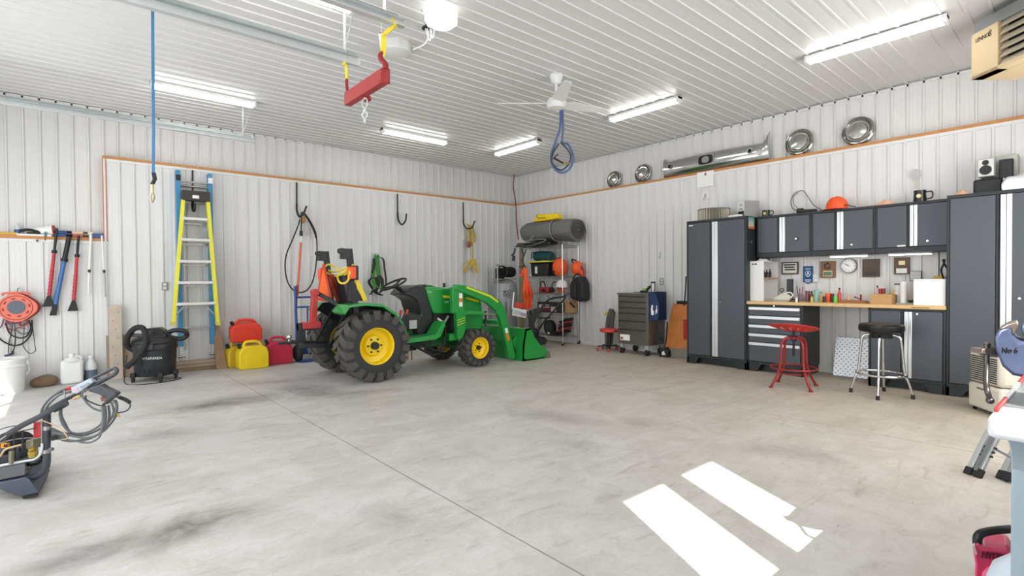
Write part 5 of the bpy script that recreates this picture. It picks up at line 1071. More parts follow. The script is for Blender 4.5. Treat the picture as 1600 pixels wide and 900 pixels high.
# leaning painted plank, plywood sheet
def lean(name, label, cat, u0, u1, vt, vb_, y0, th, m_, tilt=0.05, group=None):
    a = BW((u0+u1)/2, vt, 0.04); x0 = BW(u0, (vt+vb_)/2, 0.05).x; x1 = BW(u1, (vt+vb_)/2, 0.05).x
    t = bt(name, label, cat, (x0+x1)/2, y0, 0, group); h = a.z; w = x1 - x0
    m = M(); m.hull([(-w/2, 0, 0), (w/2, 0, 0), (w/2, tilt, h), (-w/2, tilt, h)], (0, -th, 0)); o = obj('board', m, m_, t, bevel=0.002); return t, w, h
t, w, h = lean('plank', 'weathered pale painted plank leaning on the wall left of the shop vacuum', 'plank', 170, 190.5, 477, 590, -0.115, 0.035, mat('old_painted_wood', (196, 182, 165), 0.8, 0, 0.25, 7, 0.3))
for k in range(8): m = M(); y_ = 0.08 + k*h/8.5; x_ = -w*0.3 + 0.6*w*((k*37 % 10)/10); m.cyl((x_, -0.034 + 0.05*y_/h, y_), (x_, -0.037 + 0.05*y_/h, y_), 0.006, n=8); obj('nail_head', m, dark_m, t)
t, w, h = lean('plywood_sheet', 'brown plywood offcut leaning behind the plank and the shop vacuum', 'plywood', 166, 222, 523, 586, -0.075, 0.012, mat('plywood', (168, 148, 128), 0.75, 0, 0.15, 6), 0.05)
# shop vacuum
t = bt('shop_vacuum', 'black shop vacuum with coiled hose beside the leaning plank', 'vacuum', -6.83, -0.60, 0, None, math.atan2(-0.6545, 0.7559)*0 - 0.35)
vb = mat('vac_black', (36, 37, 40), 0.42, 0, 0.08); VR = 0.245
m = M(); m.lathe([(0.001, 0.07), (VR*0.88, 0.07), (VR*0.93, 0.10), (VR*0.99, 0.36), (VR*0.99, 0.40), (VR*1.03, 0.41), (VR*1.05, 0.47), (VR*0.98, 0.50)], n=40); obj('drum', m, vb, t)
m = M(); m.lathe([(VR*1.0, 0.47), (VR*1.06, 0.50), (VR*1.02, 0.54), (VR*0.80, 0.57)], n=40); m.box(-0.15, 0.16, -0.15, 0.15, 0.54, 0.60); obj('lid', m, vb, t, bevel=0.02)
m = M(); m.prism([(-0.13, 0.56), (0.18, 0.56), (0.13, 0.64), (0.07, 0.685), (-0.09, 0.68)], (0, -0.11, 0), (1,0,0), (0,0,1), 0, -0.22); obj('motor_head', m, mat('vac_head', (28, 29, 31), 0.3), t, bevel=0.03)
m = M(); m.box(-0.05, 0.05, -VR*1.14, -VR*0.98, 0.42, 0.50); obj('latch', m, mat('vac_latch', (52, 54, 64), 0.4), t, bevel=0.01)
m = M(); m.tube(curve([(0.16, 0.0, 0.62), (0.24, 0.0, 0.64), (0.34, 0.0, 0.62), (0.36, 0.02, 0.56), (0.30, 0.02, 0.52), (0.22, 0.02, 0.53)], 6), 0.030, 10); obj('side_handle', m, black_p, t)
hp = curve([(-0.21, -0.06, 0.40), (-0.27, -0.10, 0.47), (-0.26, -0.14, 0.57), (-0.20, -0.20, 0.66), (-0.12, -0.28, 0.71), (-0.05, -0.30, 0.70), (-0.02, -0.31, 0.60), (-0.04, -0.31, 0.46), (-0.12, -0.31, 0.33), (-0.20, -0.30, 0.25), (-0.23, -0.30, 0.22)], 11)
m = M(); m.tube(hp, [0.033 + 0.0025*(i % 2) for i in range(len(hp))], 12); obj('hose', m, black_r, t)
m = M(); m.tube([(-0.27, -0.16, 0.61), (-0.10, -0.12, 0.60)], 0.024, 10); obj('hose_inlet', m, mat('inlet_grey', (90, 92, 95), 0.5), t)
txt('lettering', 'VITAMANDA', 0.044, (0.03, -VR*1.015, 0.31), (1,0,0.0), (0,0,1), paper, t, world=False, squash=0.85)
m = M(); m.torus((-0.03, -VR*0.985, 0.155), (0,1,0), 0.036, 0.008, 20, 6, -0.3, PI + 0.3); m.cyl((-0.03, -VR*0.9, 0.15), (-0.03, -VR*1.02, 0.15), 0.018, n=12); obj('drain', m, black_p, t)
for a in (-2.6, -1.1, -0.2, 1.8):
    c = V((math.cos(a)*VR*1.0, math.sin(a)*VR*1.0, 0)); m = M(); m.box(c.x-0.03, c.x+0.03, c.y-0.03, c.y+0.03, 0.06, 0.12); ct = obj('caster', m, black_p, t, bevel=0.008); m = M(); m.cyl((c.x-0.014, c.y, 0.032), (c.x+0.014, c.y, 0.032), 0.032, n=18); obj('caster_wheel', m, black_r, ct)
m = M(); m.tube(curve([(-0.28, -0.10, 0.35), (-0.29, -0.16, 0.10), (-0.25, -0.25, 0.007), (-0.05, -0.36, 0.006), (0.20, -0.25, 0.006), (0.30, -0.08, 0.006), (0.26, 0.02, 0.006)], 8), 0.006, 6); obj('power_cord', m, black_p, t)
# cord reel with bundles of cords on the wall
c = BW(26, 481, 0.10)
t = bt('cord_reel', 'faded orange extension cord reel hanging on the wall with tangled cords below', 'cord reel', c.x, -0.03, c.z)
orr = mat('reel_salmon', (226, 120, 98), 0.5, 0, 0.06); drd = mat('reel_dark_red', (150, 50, 50), 0.55)
q = [(math.cos(a)*0.185*(1 + 0.05*math.cos(4*a)), math.sin(a)*0.165*(1 + 0.06*math.cos(4*a))) for a in [2*PI*k/40 for k in range(40)]]
m = M(); m.prism(q, (0, -0.10, 0), (1,0,0), (0,0,1), 0, 0.022); fr = obj('front_flange', m, orr, t, bevel=0.006)
m = M(); m.prism([(a*0.98, b_*0.98) for a, b_ in q], (0.03, -0.03, 0), (1,0,0), (0,0,1), 0, 0.02); obj('rear_flange', m, drd, t, bevel=0.004)
m = M(); m.cyl((0.01, -0.10, 0), (0.02, -0.03, 0), 0.135, n=32); obj('wound_cord', m, drd, t)
m = M(); m.torus((0, -0.122, 0), (0,1,0), 0.145, 0.004, 40, 6); obj('ring', m, drd, fr)
m = M(); m.cyl((0, -0.120, 0.008), (0, -0.128, 0.008), 0.082, n=32); obj('socket_plate', m, mat('socket_blue_grey', (95, 100, 115), 0.5, 0, 0.2, 40), fr)
for k in range(8):
    a = 2*PI*k/8 + 0.2; cc = V((math.cos(a)*0.118, -0.122, math.sin(a)*0.108 + 0.004)); m = M(); m.obox(cc, (0.018, 0.003, 0.008), (math.cos(a+PI/2), 0, math.sin(a+PI/2)), (0,1,0), (math.cos(a), 0, math.sin(a))); obj('slot', m, drd, fr)
m = M(); m.tube(curve([(-0.12, -0.09, 0.155), (-0.10, -0.10, 0.18), (0.09, -0.10, 0.18), (0.12, -0.09, 0.15)], 5), 0.014, 8); obj('handle', m, orr, t)
for pts, r, mm in (([(45, 500), (48, 512), (42, 525), (30, 528), (16, 522), (8, 505)], .008, black_r), ([(-8, 520), (4, 533), (22, 540), (38, 535), (49, 520), (50, 500)], .009, black_r), ([(22, 505), (25, 515), (35, 522), (46, 518), (51, 505)], .007, mat('cord_grey', (95, 95, 98), 0.6)),
                   ([(20, 502), (18, 520), (14, 535), (13, 552)], .005, dark_m), ([(22, 502), (24, 525), (23, 540), (20, 551)], .006, dark_m), ([(38, 505), (37, 525), (36, 540), (44, 551), (50, 552), (56, 548)], .004, dark_m), ([(50, 500), (52, 520), (54, 535), (56, 549)], .004, dark_m),
                   ([(6, 498), (2, 510), (-6, 515)], .008, mat('cord_purple', (130, 90, 120), 0.6)), ([(10, 500), (14, 506), (24, 505), (34, 503)], .010, mat('cord_purple', (130, 90, 120), 0.6)), ([(30, 503), (33, 509), (42, 506), (44, 500)], .010, drd), ([(8, 495), (12, 512), (20, 516), (30, 512), (40, 514)], .006, drd), ([(27, 462), (28, 452), (31, 450)], .004, dark_m)):
    m = M(); m.tube(curve([BW(u, v, 0.06) for u, v in pts], 6), r, 6); obj('cord', m, mm, t, world=True)
m = M(); m.obox(BW(13, 555, 0.06), (0.035, 0.012, 0.014), (0.9, 0, 0.35), (0,1,0), (-0.35, 0, 0.9)); obj('plug', m, mat('plug_blue', (60, 65, 90), 0.5), t, world=True)
m = M(); m.obox(BW(20, 551, 0.06), (0.010, 0.012, 0.022), (1,0,0), (0,1,0), (0,0,1)); obj('plug', m, dark_m, t, world=True)
# snow brushes hanging from the low shelf
def brush(label, top, bot, m_up, m_lo, blade, head=None, joint=None, group='snow brushes hanging from the low ledge', r=0.018, rings=False, ru=None):
    a = BW(*top, 0.06); b_ = BW(*bot, 0.06); t = thing('snow_brush', label, 'snow brush', (b_.x, -0.06, b_.z), 0, group)
    d = b_ - a; j = joint or 0.35; p = a + d*j
    m = M(); m.tube([a, p], ru or r*0.8, 10); obj('upper_shaft', m, m_up, t, world=True)
    m = M(); m.tube([p - d*0.02, p + d*0.02], r*1.5, 12); obj('collar', m, black_p, t, world=True)
    e = a + d*0.86
    if rings:
        k = 24; pts = [p + (e - p)*(i/k) for i in range(k+1)]; rs = [r*(1.25 if (i % 2 and i > 9) else 1.0) for i in range(k+1)]; m = M(); m.tube(pts, rs, 10); o = obj('grip', m, m_lo, t, world=True)
    else: m = M(); m.tube([p, e], r, 10); obj('lower_shaft', m, m_lo, t, world=True)
    if blade:
        w, mm = blade; s = V((1, 0, 0)); dn = d.normalized(); q = [e - s*r, e + s*r, b_ + s*w, b_ - s*w]
        m = M(); m.hull([p_ + V((0, -0.008, 0)) for p_ in q], (0, 0.016, 0)); obj('scraper_blade', m, mm, t, world=True, bevel=0.003)
    return t
bred = mat('brush_red', (190, 50, 60), 0.45)
brush('red-gripped snow brush, leftmost of the hanging brushes', (89, 357), (75, 479), black_p, bred, (0.055, black_p), joint=0.30, rings=True)
brush('blue snow brush with a clear scraper tip', (108, 370), (83, 493), black_p, mat('brush_blue', (60, 110, 170), 0.35), (0.035, black_p), joint=0.30, r=0.024, ru=0.026)
brush('red-gripped snow brush, third of the hanging brushes', (123, 368), (114, 486), black_p, bred, (0.055, black_p), joint=0.27, rings=True)
brush('white pole with black grip hanging fourth from the low ledge', (142, 367), (137, 476), white_p, white_p, None, joint=0.52, r=0.010, ru=0.014)
brush('thin grey pole with dark sleeve, rightmost hanging from the low ledge', (159, 368), (166, 480), white_p, steel, (0.008, galv), joint=0.50, r=0.010, ru=0.010)
# things on the low shelf (z = ZS)
def sh(name, label, cat, u, y=-0.0, group='things on the low wooden ledge'): return bt(name, label, cat, BW(u, 365, 0).x, y + 0.05, ZS, group)
t = sh('bottle', 'small clear water bottle with blue label on the low ledge', 'bottle', 27); m = M(); m.lathe([(0.028, 0), (0.030, 0.075)]); obj('label_band', m, mat('label_blue', (60, 85, 140), 0.4), t); m = M(); m.lathe([(0.028, 0.075), (0.028, 0.11), (0.012, 0.14), (0.012, 0.155)]); obj('bottle_top', m, mat('clear_bottle', (205, 208, 210), 0.15), t)
t = sh('tape_strip', 'yellow tape strip lying at the left of the low ledge', 'tape', 14); m = M(); m.box(-0.10, 0.08, -0.03, 0.03, 0, 0.035); obj('tape', m, mat('tape_yellow', (225, 180, 70), 0.6), t, bevel=0.004)
t = sh('work_gloves', 'black straps lying beside the water bottle on the low ledge', 'straps', 45); m = M(); m.tube(curve([(-0.08, -0.03, 0.06), (0.0, -0.03, 0.075), (0.09, -0.03, 0.05), (0.05, -0.04, 0.03), (-0.02, -0.04, 0.03)], 6), 0.018, 8); obj('strap', m, black_p, t)
t = sh('paper_stack', 'flat white paper stack on the low ledge', 'papers', 52); m = M(); m.box(-0.15, 0.17, -0.06, 0.05, 0, 0.022); obj('sheets', m, paper, t)
t = sh('cardboard_tube', 'white conical tube with a red end disc lying on the low ledge', 'tube', 66); m = M(); m.tube([(-0.16, 0.03, 0.06), (0.10, -0.01, 0.085)], [0.03, 0.065], 20); obj('tube', m, paper, t); m = M(); m.cyl((0.098, -0.01, 0.085), (0.115, -0.014, 0.086), 0.062, n=24); obj('end_disc', m, mat('disc_red', (170, 65, 60), 0.5), t)
t = sh('clip', 'small teal clip on the low ledge by the red disc', 'clip', 71); t.location.y = -0.01; m = M(); m.box(-0.012, 0.012, -0.012, 0.012, 0, 0.055); obj('clip_body', m, mat('teal', (70, 130, 140), 0.5), t, bevel=0.003)
c = BW(70.5, 370, 0.02); t = thing('ribbon', 'thin red ribbon hanging over the edge of the low ledge', 'ribbon', (c.x, -0.018, c.z - 0.05), 0); m = M(); m.box(-0.006, 0.006, -0.003, 0, 0.0, 0.09); obj('ribbon_body', m, red_p, t)
for i, (u, cc, w_, lbl) in enumerate(((100, (75, 100, 150), 0.10, 'blue brush head on the low ledge'), (121, (190, 110, 100), 0.13, 'reddish brush head with pale bristles on the low ledge'), (137, (228, 218, 195), 0.065, 'cream brush head on the low ledge'), (153, (85, 105, 160), 0.085, 'blue cloth bundle at the right end of the low ledge'))):
    t = sh('brush_head', lbl, 'brush', u); m = M(); m.box(-w_, w_, -0.04, 0.03, 0.0, 0.045); obj('back', m, mat('bh%d' % i, cc, 0.7, 0, 0.1), t, bevel=0.015)
    m = M(); m.box(-w_*0.9, w_*0.9, -0.03, 0.03, 0.045, 0.085 if i != 3 else 0.065); obj('bristles', m, mat('bristle%d' % i, (225, 195, 165) if i == 1 else cc, 0.9, 0, 0.2, 80), t, bevel=0.012)
c = BW(58, 376, 0.02); t = thing('hook', 'tiny dark hook on the wall under the low ledge', 'hook', (c.x, -0.016, c.z), 0); m = M(); m.cyl((0, 0.002, 0), (0, -0.02, 0), 0.010, n=10); m.torus((0, -0.025, -0.008), (1,0,0), 0.012, 0.004, 12, 6); obj('hook_body', m, dark_m, t)
# blue extension ladder
lb = mat('ladder_blue', (66, 138, 180), 0.4, 0, 0.06)
t = bt('extension_ladder', 'blue fibreglass extension ladder standing against the back wall', 'ladder', -6.28, -0.10)
x0, x1 = -0.19, 0.21
m = M()
for x in (x0, x1):
    m = M(); m.box(x - 0.028, x + 0.028, -0.055, 0.055, 0.36, 2.865); rl = obj('rail', m, lb, t, bevel=0.004)
    m = M(); m.box(x - 0.030, x + 0.030, -0.062, -0.050, 2.72, 2.80); o = obj('rail_strap', m, dark_m if x < 0 else white_p, rl)
    m = M(); m.box(x - 0.012, x + 0.012, -0.05, 0.02, 0.24, 0.40); m.box(x - 0.04, x + 0.05, -0.07, 0.03, 0.215, 0.235); ft = obj('swivel_foot', m, galv, t); m = M(); m.box(x - 0.04, x + 0.05, -0.075, 0.035, 0.205, 0.216); obj('rubber_pad', m, black_r, ft)
for k in range(9): z = 0.62 + k*0.30; m = M(); m.box(x0, x1, -0.018, 0.018, z - 0.012, z + 0.012) if k < 8 else m.cyl((x0, 0, 2.66), (x1, 0, 2.66), 0.018, n=12); obj('rung', m, steel, t)
for x in (x0 + 0.05, ): m = M(); m.box(x, x + 0.018, -0.02, 0.01, 0.30, 2.5); obj('inner_rail', m, steel, t)
# ladder on a block of stacked boards
for k, (dx, y0) in enumerate(((0, 0), (0.02, 0.01), (-0.02, 0.0))):
    a = bt('floor_board', ('bottom board of the stack under the blue ladder', 'middle board of the stack under the blue ladder', 'top board of the stack under the blue ladder')[k], 'board', -6.30 + dx, -0.10, k*0.048, 'boards stacked under the ladder')
    m = M(); m.box(-0.33, 0.33, -0.07, 0.07, 0.001, 0.046); obj('board', m, (woodm, mat('board_grey', (168, 152, 134), 0.75, 0, 0.2, 12, 0.2), mat('board_pale', (178, 160, 138), 0.75, 0, 0.2, 12, 0.2))[k], a, bevel=0.006)
# yellow stepladder hanging on a black hook
sy = mat('ladder_yellow', (232, 226, 60), 0.4, 0, 0.05); c = BW(304, 302, 0.26)
t = bt('stepladder', 'yellow fibreglass stepladder hanging folded in front of the blue ladder', 'ladder', -6.285, -0.265, 0.66)
def Q(u, v, d=0.25): p = BW(u, v, d); return (p.x + 6.285, p.z - 0.66)
for (ut, ub) in ((286, 270.5), (324, 340)):
    xt, zt_ = Q(ut, 312); xb, zb2 = Q(ub, 506)
    m = M(); m.bar((xt, 0, zt_), (xb, 0, zb2), 0.045, 0.07, (0,1,0)); rl = obj('side_rail', m, sy, t, bevel=0.004); m = M(); m.bar((xt*0.99, 0.06, zt_), (xb*0.98, 0.06, zb2 + 0.05), 0.03, 0.03, (0,1,0)); obj('rear_rail', m, sy, t)
    m = M(); m.bar((xb, 0, zb2 - 0.02), (xb - (xt - xb)*0.02, 0, zb2 + 0.03), 0.055, 0.08, (0,1,0)); obj('rail_shoe', m, mat('shoe_yellow', (215, 205, 90), 0.5), rl)
for k, (u0, u1, v) in enumerate(((284, 323.5, 341.5), (281, 328, 374.5), (278, 330, 408.5), (275.5, 333, 442), (274, 336, 475.5))):
    a = Q(u0, v); b_ = Q(u1, v); m = M(); m.box(a[0], b_[0], -0.045, 0.04, a[1] - 0.020, a[1] + 0.020); obj('step', m, mat('step_alu', (222, 218, 214), 0.45, 0.2, 0.1, 30), t, bevel=0.004)
for s, (u0, v0, u1, v1) in enumerate(((286, 480, 272, 494), (322, 480, 338, 494))):
    a = Q(u0, v0); b_ = Q(u1, v1); m = M(); m.bar((a[0], -0.02, a[1]), (b_[0], -0.02, b_[1]), 0.016, 0.006, (0,1,0)); obj('brace', m, steel, t)
a = Q(283.5, 313); b_ = Q(326.5, 301.5); m = M(); m.box(a[0], b_[0], -0.07, 0.08, a[1], b_[1]); tp_ = obj('top_cap', m, mat('cap_charcoal', (52, 48, 46), 0.5), t, bevel=0.008)
m = M(); a = Q(299, 311); b_ = Q(309, 307); m.box(a[0], b_[0], -0.074, -0.070, a[1], b_[1]); obj('cap_label', m, paper, tp_)
def wallhook(label, pts_up, pts_u, r=0.014, d=0.03, tip=True):
    p0 = BW(*pts_up[0], d); t = thing('wall_hook', label, 'hook', (p0.x, -0.016, BW(*pts_u[2], d).z), 0, 'big black utility hooks on the back wall')
    a = BW(*pts_up[0], d); b_ = BW(*pts_up[1], d); m = M(); m.bar(a, b_, 0.020, 0.012, (0,1,0)); obj('back_plate', m, black_p, t, world=True)
    n = len(pts_u); m = M(); m.tube(curve([BW(u, v, d + 0.25*math.sin(PI*0.5*i/(n-1))*0.6) for i, (u, v) in enumerate(pts_u)], 6), r, 10); obj('hook_arm', m, black_p, t, world=True); return t
wallhook('black hook holding the yellow stepladder', [(301, 266), (301, 303)], [(301, 300), (301, 312), (301.5, 325), (303, 329), (304, 318)], 0.022)
wallhook('black hook holding the black cable loop', [(463.5, 285), (463.5, 320)], [(463.5, 319), (464, 330), (468, 339), (474, 334), (479, 322)], 0.016)
wallhook('empty black hook in the middle of the back wall', [(621, 303), (621.5, 332)], [(621.5, 332), (622.5, 344), (628, 351), (633.5, 345), (635, 334)], 0.016)
wallhook('black hook holding the coiled yellow rope', [(723.5, 316), (724, 343)], [(724, 343), (724.5, 350), (729, 357), (737, 356), (742, 345)], 0.015)
t = bt('plank', 'dark brown plank leaning sideways on the wall right of the ladders', 'plank', -5.97, -0.19)
q_ = [BW(332, 505, .06), BW(341, 505, .06)]; m = M(); m.hull([(-0.085, -0.05, 0), (0.06, -0.05, 0), (q_[1].x + 5.97, 0.12, q_[1].z), (q_[0].x + 5.97, 0.12, q_[0].z)], (0, -0.035, 0)); obj('board', m, woodm, t, bevel=0.002)
# cable loop and pole pruner on the first hook
t = bt('cable_loop', 'long black cable loop hanging from the hook behind the hand truck', 'cable', BW(470, 400, 0.1).x, -0.08, BW(470, 455, .1).z)
m = M(); m.tube(curve([BW(u, v, 0.12) for u, v in [(471, 332), (466, 352), (457, 375), (447, 400), (446, 425), (452, 446), (465, 457), (480, 453), (490, 435), (495, 400), (494, 368), (486, 348), (476, 334), (471, 332)]], 6), 0.011, 8); obj('cable', m, black_r, t, world=True)
m = M(); m.tube(curve([BW(u, v, 0.15) for u, v in [(474, 333), (484, 348), (492, 366), (493, 372)]], 6), 0.010, 8); obj('cable_end', m, black_r, t, world=True)
t = bt('pole_pruner', 'orange pole pruner hanging from the hook beside the cable loop', 'pruner', BW(468, 400, .2).x, -0.2, BW(465, 520, .2).z)
m = M(); m.tube([BW(470, 379, .2), BW(465, 455, .2)], 0.019, 10); obj('pole', m, mat('pole_orange', (220, 110, 80), 0.5), t, world=True)
m = M(); m.tube([BW(470.5, 369, .2), BW(470, 380, .2)], 0.015, 10); obj('ferrule', m, white_p, t, world=True)
m = M(); m.tube([BW(470.5, 361, .2), BW(470.5, 369, .2)], 0.026, 10); m.tube([BW(471, 340, .2), BW(470.5, 362, .2)], 0.010, 8); obj('socket', m, dark_m, t, world=True)
m = M(); m.tube([BW(465, 445, .2), BW(464.5, 462, .2)], 0.021, 10); m.tube([BW(464, 462, .2), BW(462, 505, .2)], 0.012, 10); obj('lower_grip', m, mat('pole_red', (190, 60, 45), 0.5), t, world=True)
t = bt('plastic_bag', 'small clear bag with brown item hanging from the cable hook', 'bag', BW(478, 355, .1).x, -0.1, BW(478, 366, .1).z)
m = M(); m.ball(BW(480, 357, .12), (0.045, 0.02, 0.13), 14, 10); obj('bag', m, mat('bag_clear', (205, 200, 198), 0.2, alpha=0.6), t, world=True); m = M(); m.ball(BW(473, 342, .14), (0.05, 0.03, 0.08), 12, 8); obj('leather_item', m, mat('tan_leather', (170, 140, 90), 0.7), t, world=True)
# gas cans
def gas_can(label, x, y, z, w, d, h, m_, rz=0, tilt=0.0):
    t = bt('gas_can', label, 'gas can', x, y, z, 'fuel cans by the back wall', rz); t.rotation_euler = (tilt, 0, rz)
    pr = [(-w/2, 0.02), (-w/2 + 0.02, 0), (w/2 - 0.02, 0), (w/2, 0.02), (w/2, h*0.58), (w/2 - 0.03, h*0.78), (w/2 - 0.09, h*0.84), (-w/2 + 0.08, h*0.84), (-w/2 + 0.02, h*0.70), (-w/2, h*0.58)]
    m = M(); m.prism(pr, (0, -d/2, 0), (1,0,0), (0,0,1), 0, -d); obj('tank', m, m_, t, bevel=0.022)
    m = M(); m.tube(curve([(-w*0.30, 0, h*0.80), (-w*0.24, 0, h*0.95), (-w*0.10, 0, h*0.985), (w*0.16, 0, h*0.97), (w*0.27, 0, h*0.90), (w*0.32, 0, h*0.80)], 6), 0.021, 10); obj('handle', m, m_, t)
    m = M(); m.cyl((-w*0.40, 0, h*0.76), (-w*0.46, 0, h*0.92), 0.024, n=14); obj('cap', m, black_p, t)
    m = M(); m.prism([(-w*0.30, h*0.16), (w*0.34, h*0.16), (w*0.34, h*0.46), (w*0.12, h*0.70), (-w*0.12, h*0.70), (-w*0.30, h*0.5)], (0, -d/2 - 0.003, 0), (1,0,0), (0,0,1), 0, -0.006); obj('embossed_panel', m, m_, t, bevel=0.003); return t
gy = mat('can_yellow', (240, 210, 30), 0.42, 0, 0.05); gr = mat('can_red', (222, 62, 40), 0.42, 0, 0.06); gc = mat('can_crimson', (200, 45, 75), 0.45, 0, 0.06)
gas_can('bright yellow fuel can at the front with an orange-red can resting above it', -5.63, -0.50, 0, 0.40, 0.24, 0.40, gy)
gas_can('yellow fuel can half hidden behind the bright yellow one', -5.75, -0.18, 0, 0.34, 0.2, 0.38, mat('can_yellow_dark', (215, 185, 40), 0.5), 0.2)
gas_can('orange-red fuel can resting on top of the yellow fuel cans', -5.66, -0.26, 0.392, 0.42, 0.25, 0.32, gr, -0.1, 0.12)
gas_can('crimson fuel can standing right of the yellow one', -5.225, -0.35, 0, 0.38, 0.22, 0.42, gc)
# hand truck
t = bt('hand_truck', 'blue hand truck with black pneumatic wheels standing behind the tractor', 'hand truck', -4.68, -0.30)
hx0, hx1 = -0.235, 0.235
m = M()
for x in (hx0, hx1): m = M(); m.tube(curve([(x, 0.0, 0.12), (x, 0.03, 0.6), (x, 0.05, 1.10), (x, 0.06, 1.20)], 5), 0.021, 10); obj('upright', m, blue_p, t)
for z in (0.55, 0.86, 1.02): m = M(); m.tube([(hx0, 0.04, z), (hx1, 0.04, z)], 0.015, 8); obj('crossbar', m, blue_p, t)
m = M(); m.tube([(-0.05, 0.04, 0.25), (-0.05, 0.04, 0.86)], 0.014, 8); obj('centre_strut', m, blue_p, t)
m = M(); m.box(hx0 - 0.02, hx1 + 0.02, -0.25, 0.02, 0.004, 0.02); obj('toe_plate', m, blue_p, t)
m = M(); m.box(hx0, hx1, -0.01, 0.05, 0.10, 0.22); obj('axle_housing', m, blue_p, t)
for s, x in ((-1, hx0 + 0.0), (1, hx1 + 0.0)):
    m = M(); m.lathe([(0.06, -0.04), (0.11, -0.045), (0.132, -0.02), (0.135, 0), (0.132, 0.02), (0.11, 0.045), (0.06, 0.04)], (x + s*0.01, -0.06 if s < 0 else 0.12, 0.136), (1,0,0), 28); wo = obj('wheel', m, black_r, t); m = M(); m.cyl((x - 0.035, -0.06 if s < 0 else 0.12, 0.136), (x - 0.045, -0.06 if s < 0 else 0.12, 0.136), 0.055, n=20); m.cyl((x + 0.035, -0.06 if s < 0 else 0.12, 0.136), (x + 0.05, -0.06 if s < 0 else 0.12, 0.136), 0.055, n=20); m.T = Matrix.Identity(4); m.cyl((x, -0.10 if s < 0 else 0.08, 0.136), (x, -0.11, 0.136), 0.05); o = obj('wheel_hub', m, white_p, wo)
# yellow rope on the fourth hook
t = bt('rope', 'knotted yellow rope hanging from the black hook near the corner', 'rope', BW(736, 400, .12).x, -0.12, BW(736, 426, .1).z)
yr = mat('rope_olive', (190, 165, 70), 0.8, 0, 0.25, 60)
for pts in ([(733, 352), (731, 365), (732, 378), (736, 380), (739, 366), (737, 352)], [(735, 352), (734, 370), (738, 382), (741, 370), (739, 354)], [(737, 352), (741, 362), (743, 374), (741, 377)], [(730, 350), (733, 355), (734, 376), (737, 385)]):
    m = M(); m.tube(curve([BW(u, v, 0.13) for u, v in pts], 6), 0.014, 6); obj('strand', m, yr, t, world=True)
m = M(); m.tube(curve([BW(u, v, 0.13) for u, v in [(738, 378), (739, 392), (739, 404), (742, 408)]], 6), 0.012, 6); obj('hanging_strand', m, yr, t, world=True)
for pts in ([(739, 407), (731, 411), (725, 419), (727, 424), (734, 418), (738, 410)], [(738, 410), (741, 418), (744, 426), (746, 422), (742, 411)], [(734, 408), (740, 406), (743, 410), (738, 413), (734, 410)], [(741, 405), (744, 412), (743, 418)]):
    m = M(); m.tube(curve([BW(u, v, 0.14) for u, v in pts], 6), 0.017, 6); obj('knot_loop', m, mat('rope_yellow2', (215, 180, 60), 0.8, 0, 0.2, 60), t, world=True)
m = M(); m.ball(BW(732.5, 382, 0.14), (0.05, 0.03, 0.075), 8, 6); obj('pulley_block', m, mat('block_brown', (140, 90, 75), 0.6), t, world=True)
# wall conduit panel behind the rope
a = BW(721, 375, 0.0); b_ = BW(728, 480, 0.0); t = bt('wall_channel', 'pale grey cover strip on the wall under the yellow rope', 'cover strip', (a.x+b_.x)/2, -0.014, 0.3); m = M(); m.box(-0.035, 0.035, -0.012, 0.0, 0.0, a.z - 0.3); obj('strip', m, mat('pale_grey_paint', (190, 190, 190), 0.5), t, bevel=0.003)
# green safety harness behind the steering wheel
t = bt('safety_harness', 'green and black safety harness hanging on the wall behind the tractor', 'harness', BW(590, 430, .1).x, -0.1, BW(590, 470, .1).z)
gs_ = mat('harness_green', (70, 140, 60), 0.7, 0, 0.2, 40)
def HB(u, v, d=0.12): return BW(*T(u, v), d)
for k, (pts, w_, mm) in enumerate((([(565, 105), (555, 150), (545, 200), (540, 250)], 0.07, gs_), ([(565, 105), (572, 160), (580, 220), (590, 280)], 0.08, gs_), ([(575, 118), (605, 135), (612, 190), (620, 240), (622, 290)], 0.03, black_p), ([(550, 130), (548, 180), (538, 215)], 0.04, black_p), ([(540, 240), (520, 270), (545, 320), (525, 345)], 0.05, black_p), ([(560, 240), (575, 290), (560, 330), (600, 350)], 0.07, black_p), ([(545, 250), (560, 290), (590, 310)], 0.045, gs_), ([(580, 230), (600, 260), (595, 320), (575, 340)], 0.05, black_p), ([(535, 260), (550, 300), (530, 330)], 0.03, gs_))):
    m = M(); m.strap(curve([HB(u, v, 0.08 + 0.015*k) for u, v in pts], 5), w_, 0.012, (1, 0, 0.15)); obj('webbing', m, mm, t, world=True)
q_ = HB(565, 100); m = M(); m.tube([q_ + V((0, 0.0, 0)), V((q_.x, -0.012, q_.z))], 0.008, 8); obj('wall_peg', m, galv, t, world=True)
m = M(); m.torus(HB(565, 102), (0,1,0), 0.022, 0.006, 14, 6); obj('ring', m, galv, t, world=True)
# red air line in the corner
t = thing('air_line', 'thin red air hose running down the corner of the room', 'hose', (-0.1, -0.12, 1.6))
m = M(); m.tube(curve([(-0.06, -0.06, HC - 0.02), BW(802, 290, 0.08), BW(804, 305, 0.10), BW(806, 320, 0.15), BW(807, 345, 0.25), BW(810, 375, 0.5)], 6), 0.012, 8); obj('hose', m, mat('hose_dark_red', (130, 45, 45), 0.5), t, world=True)
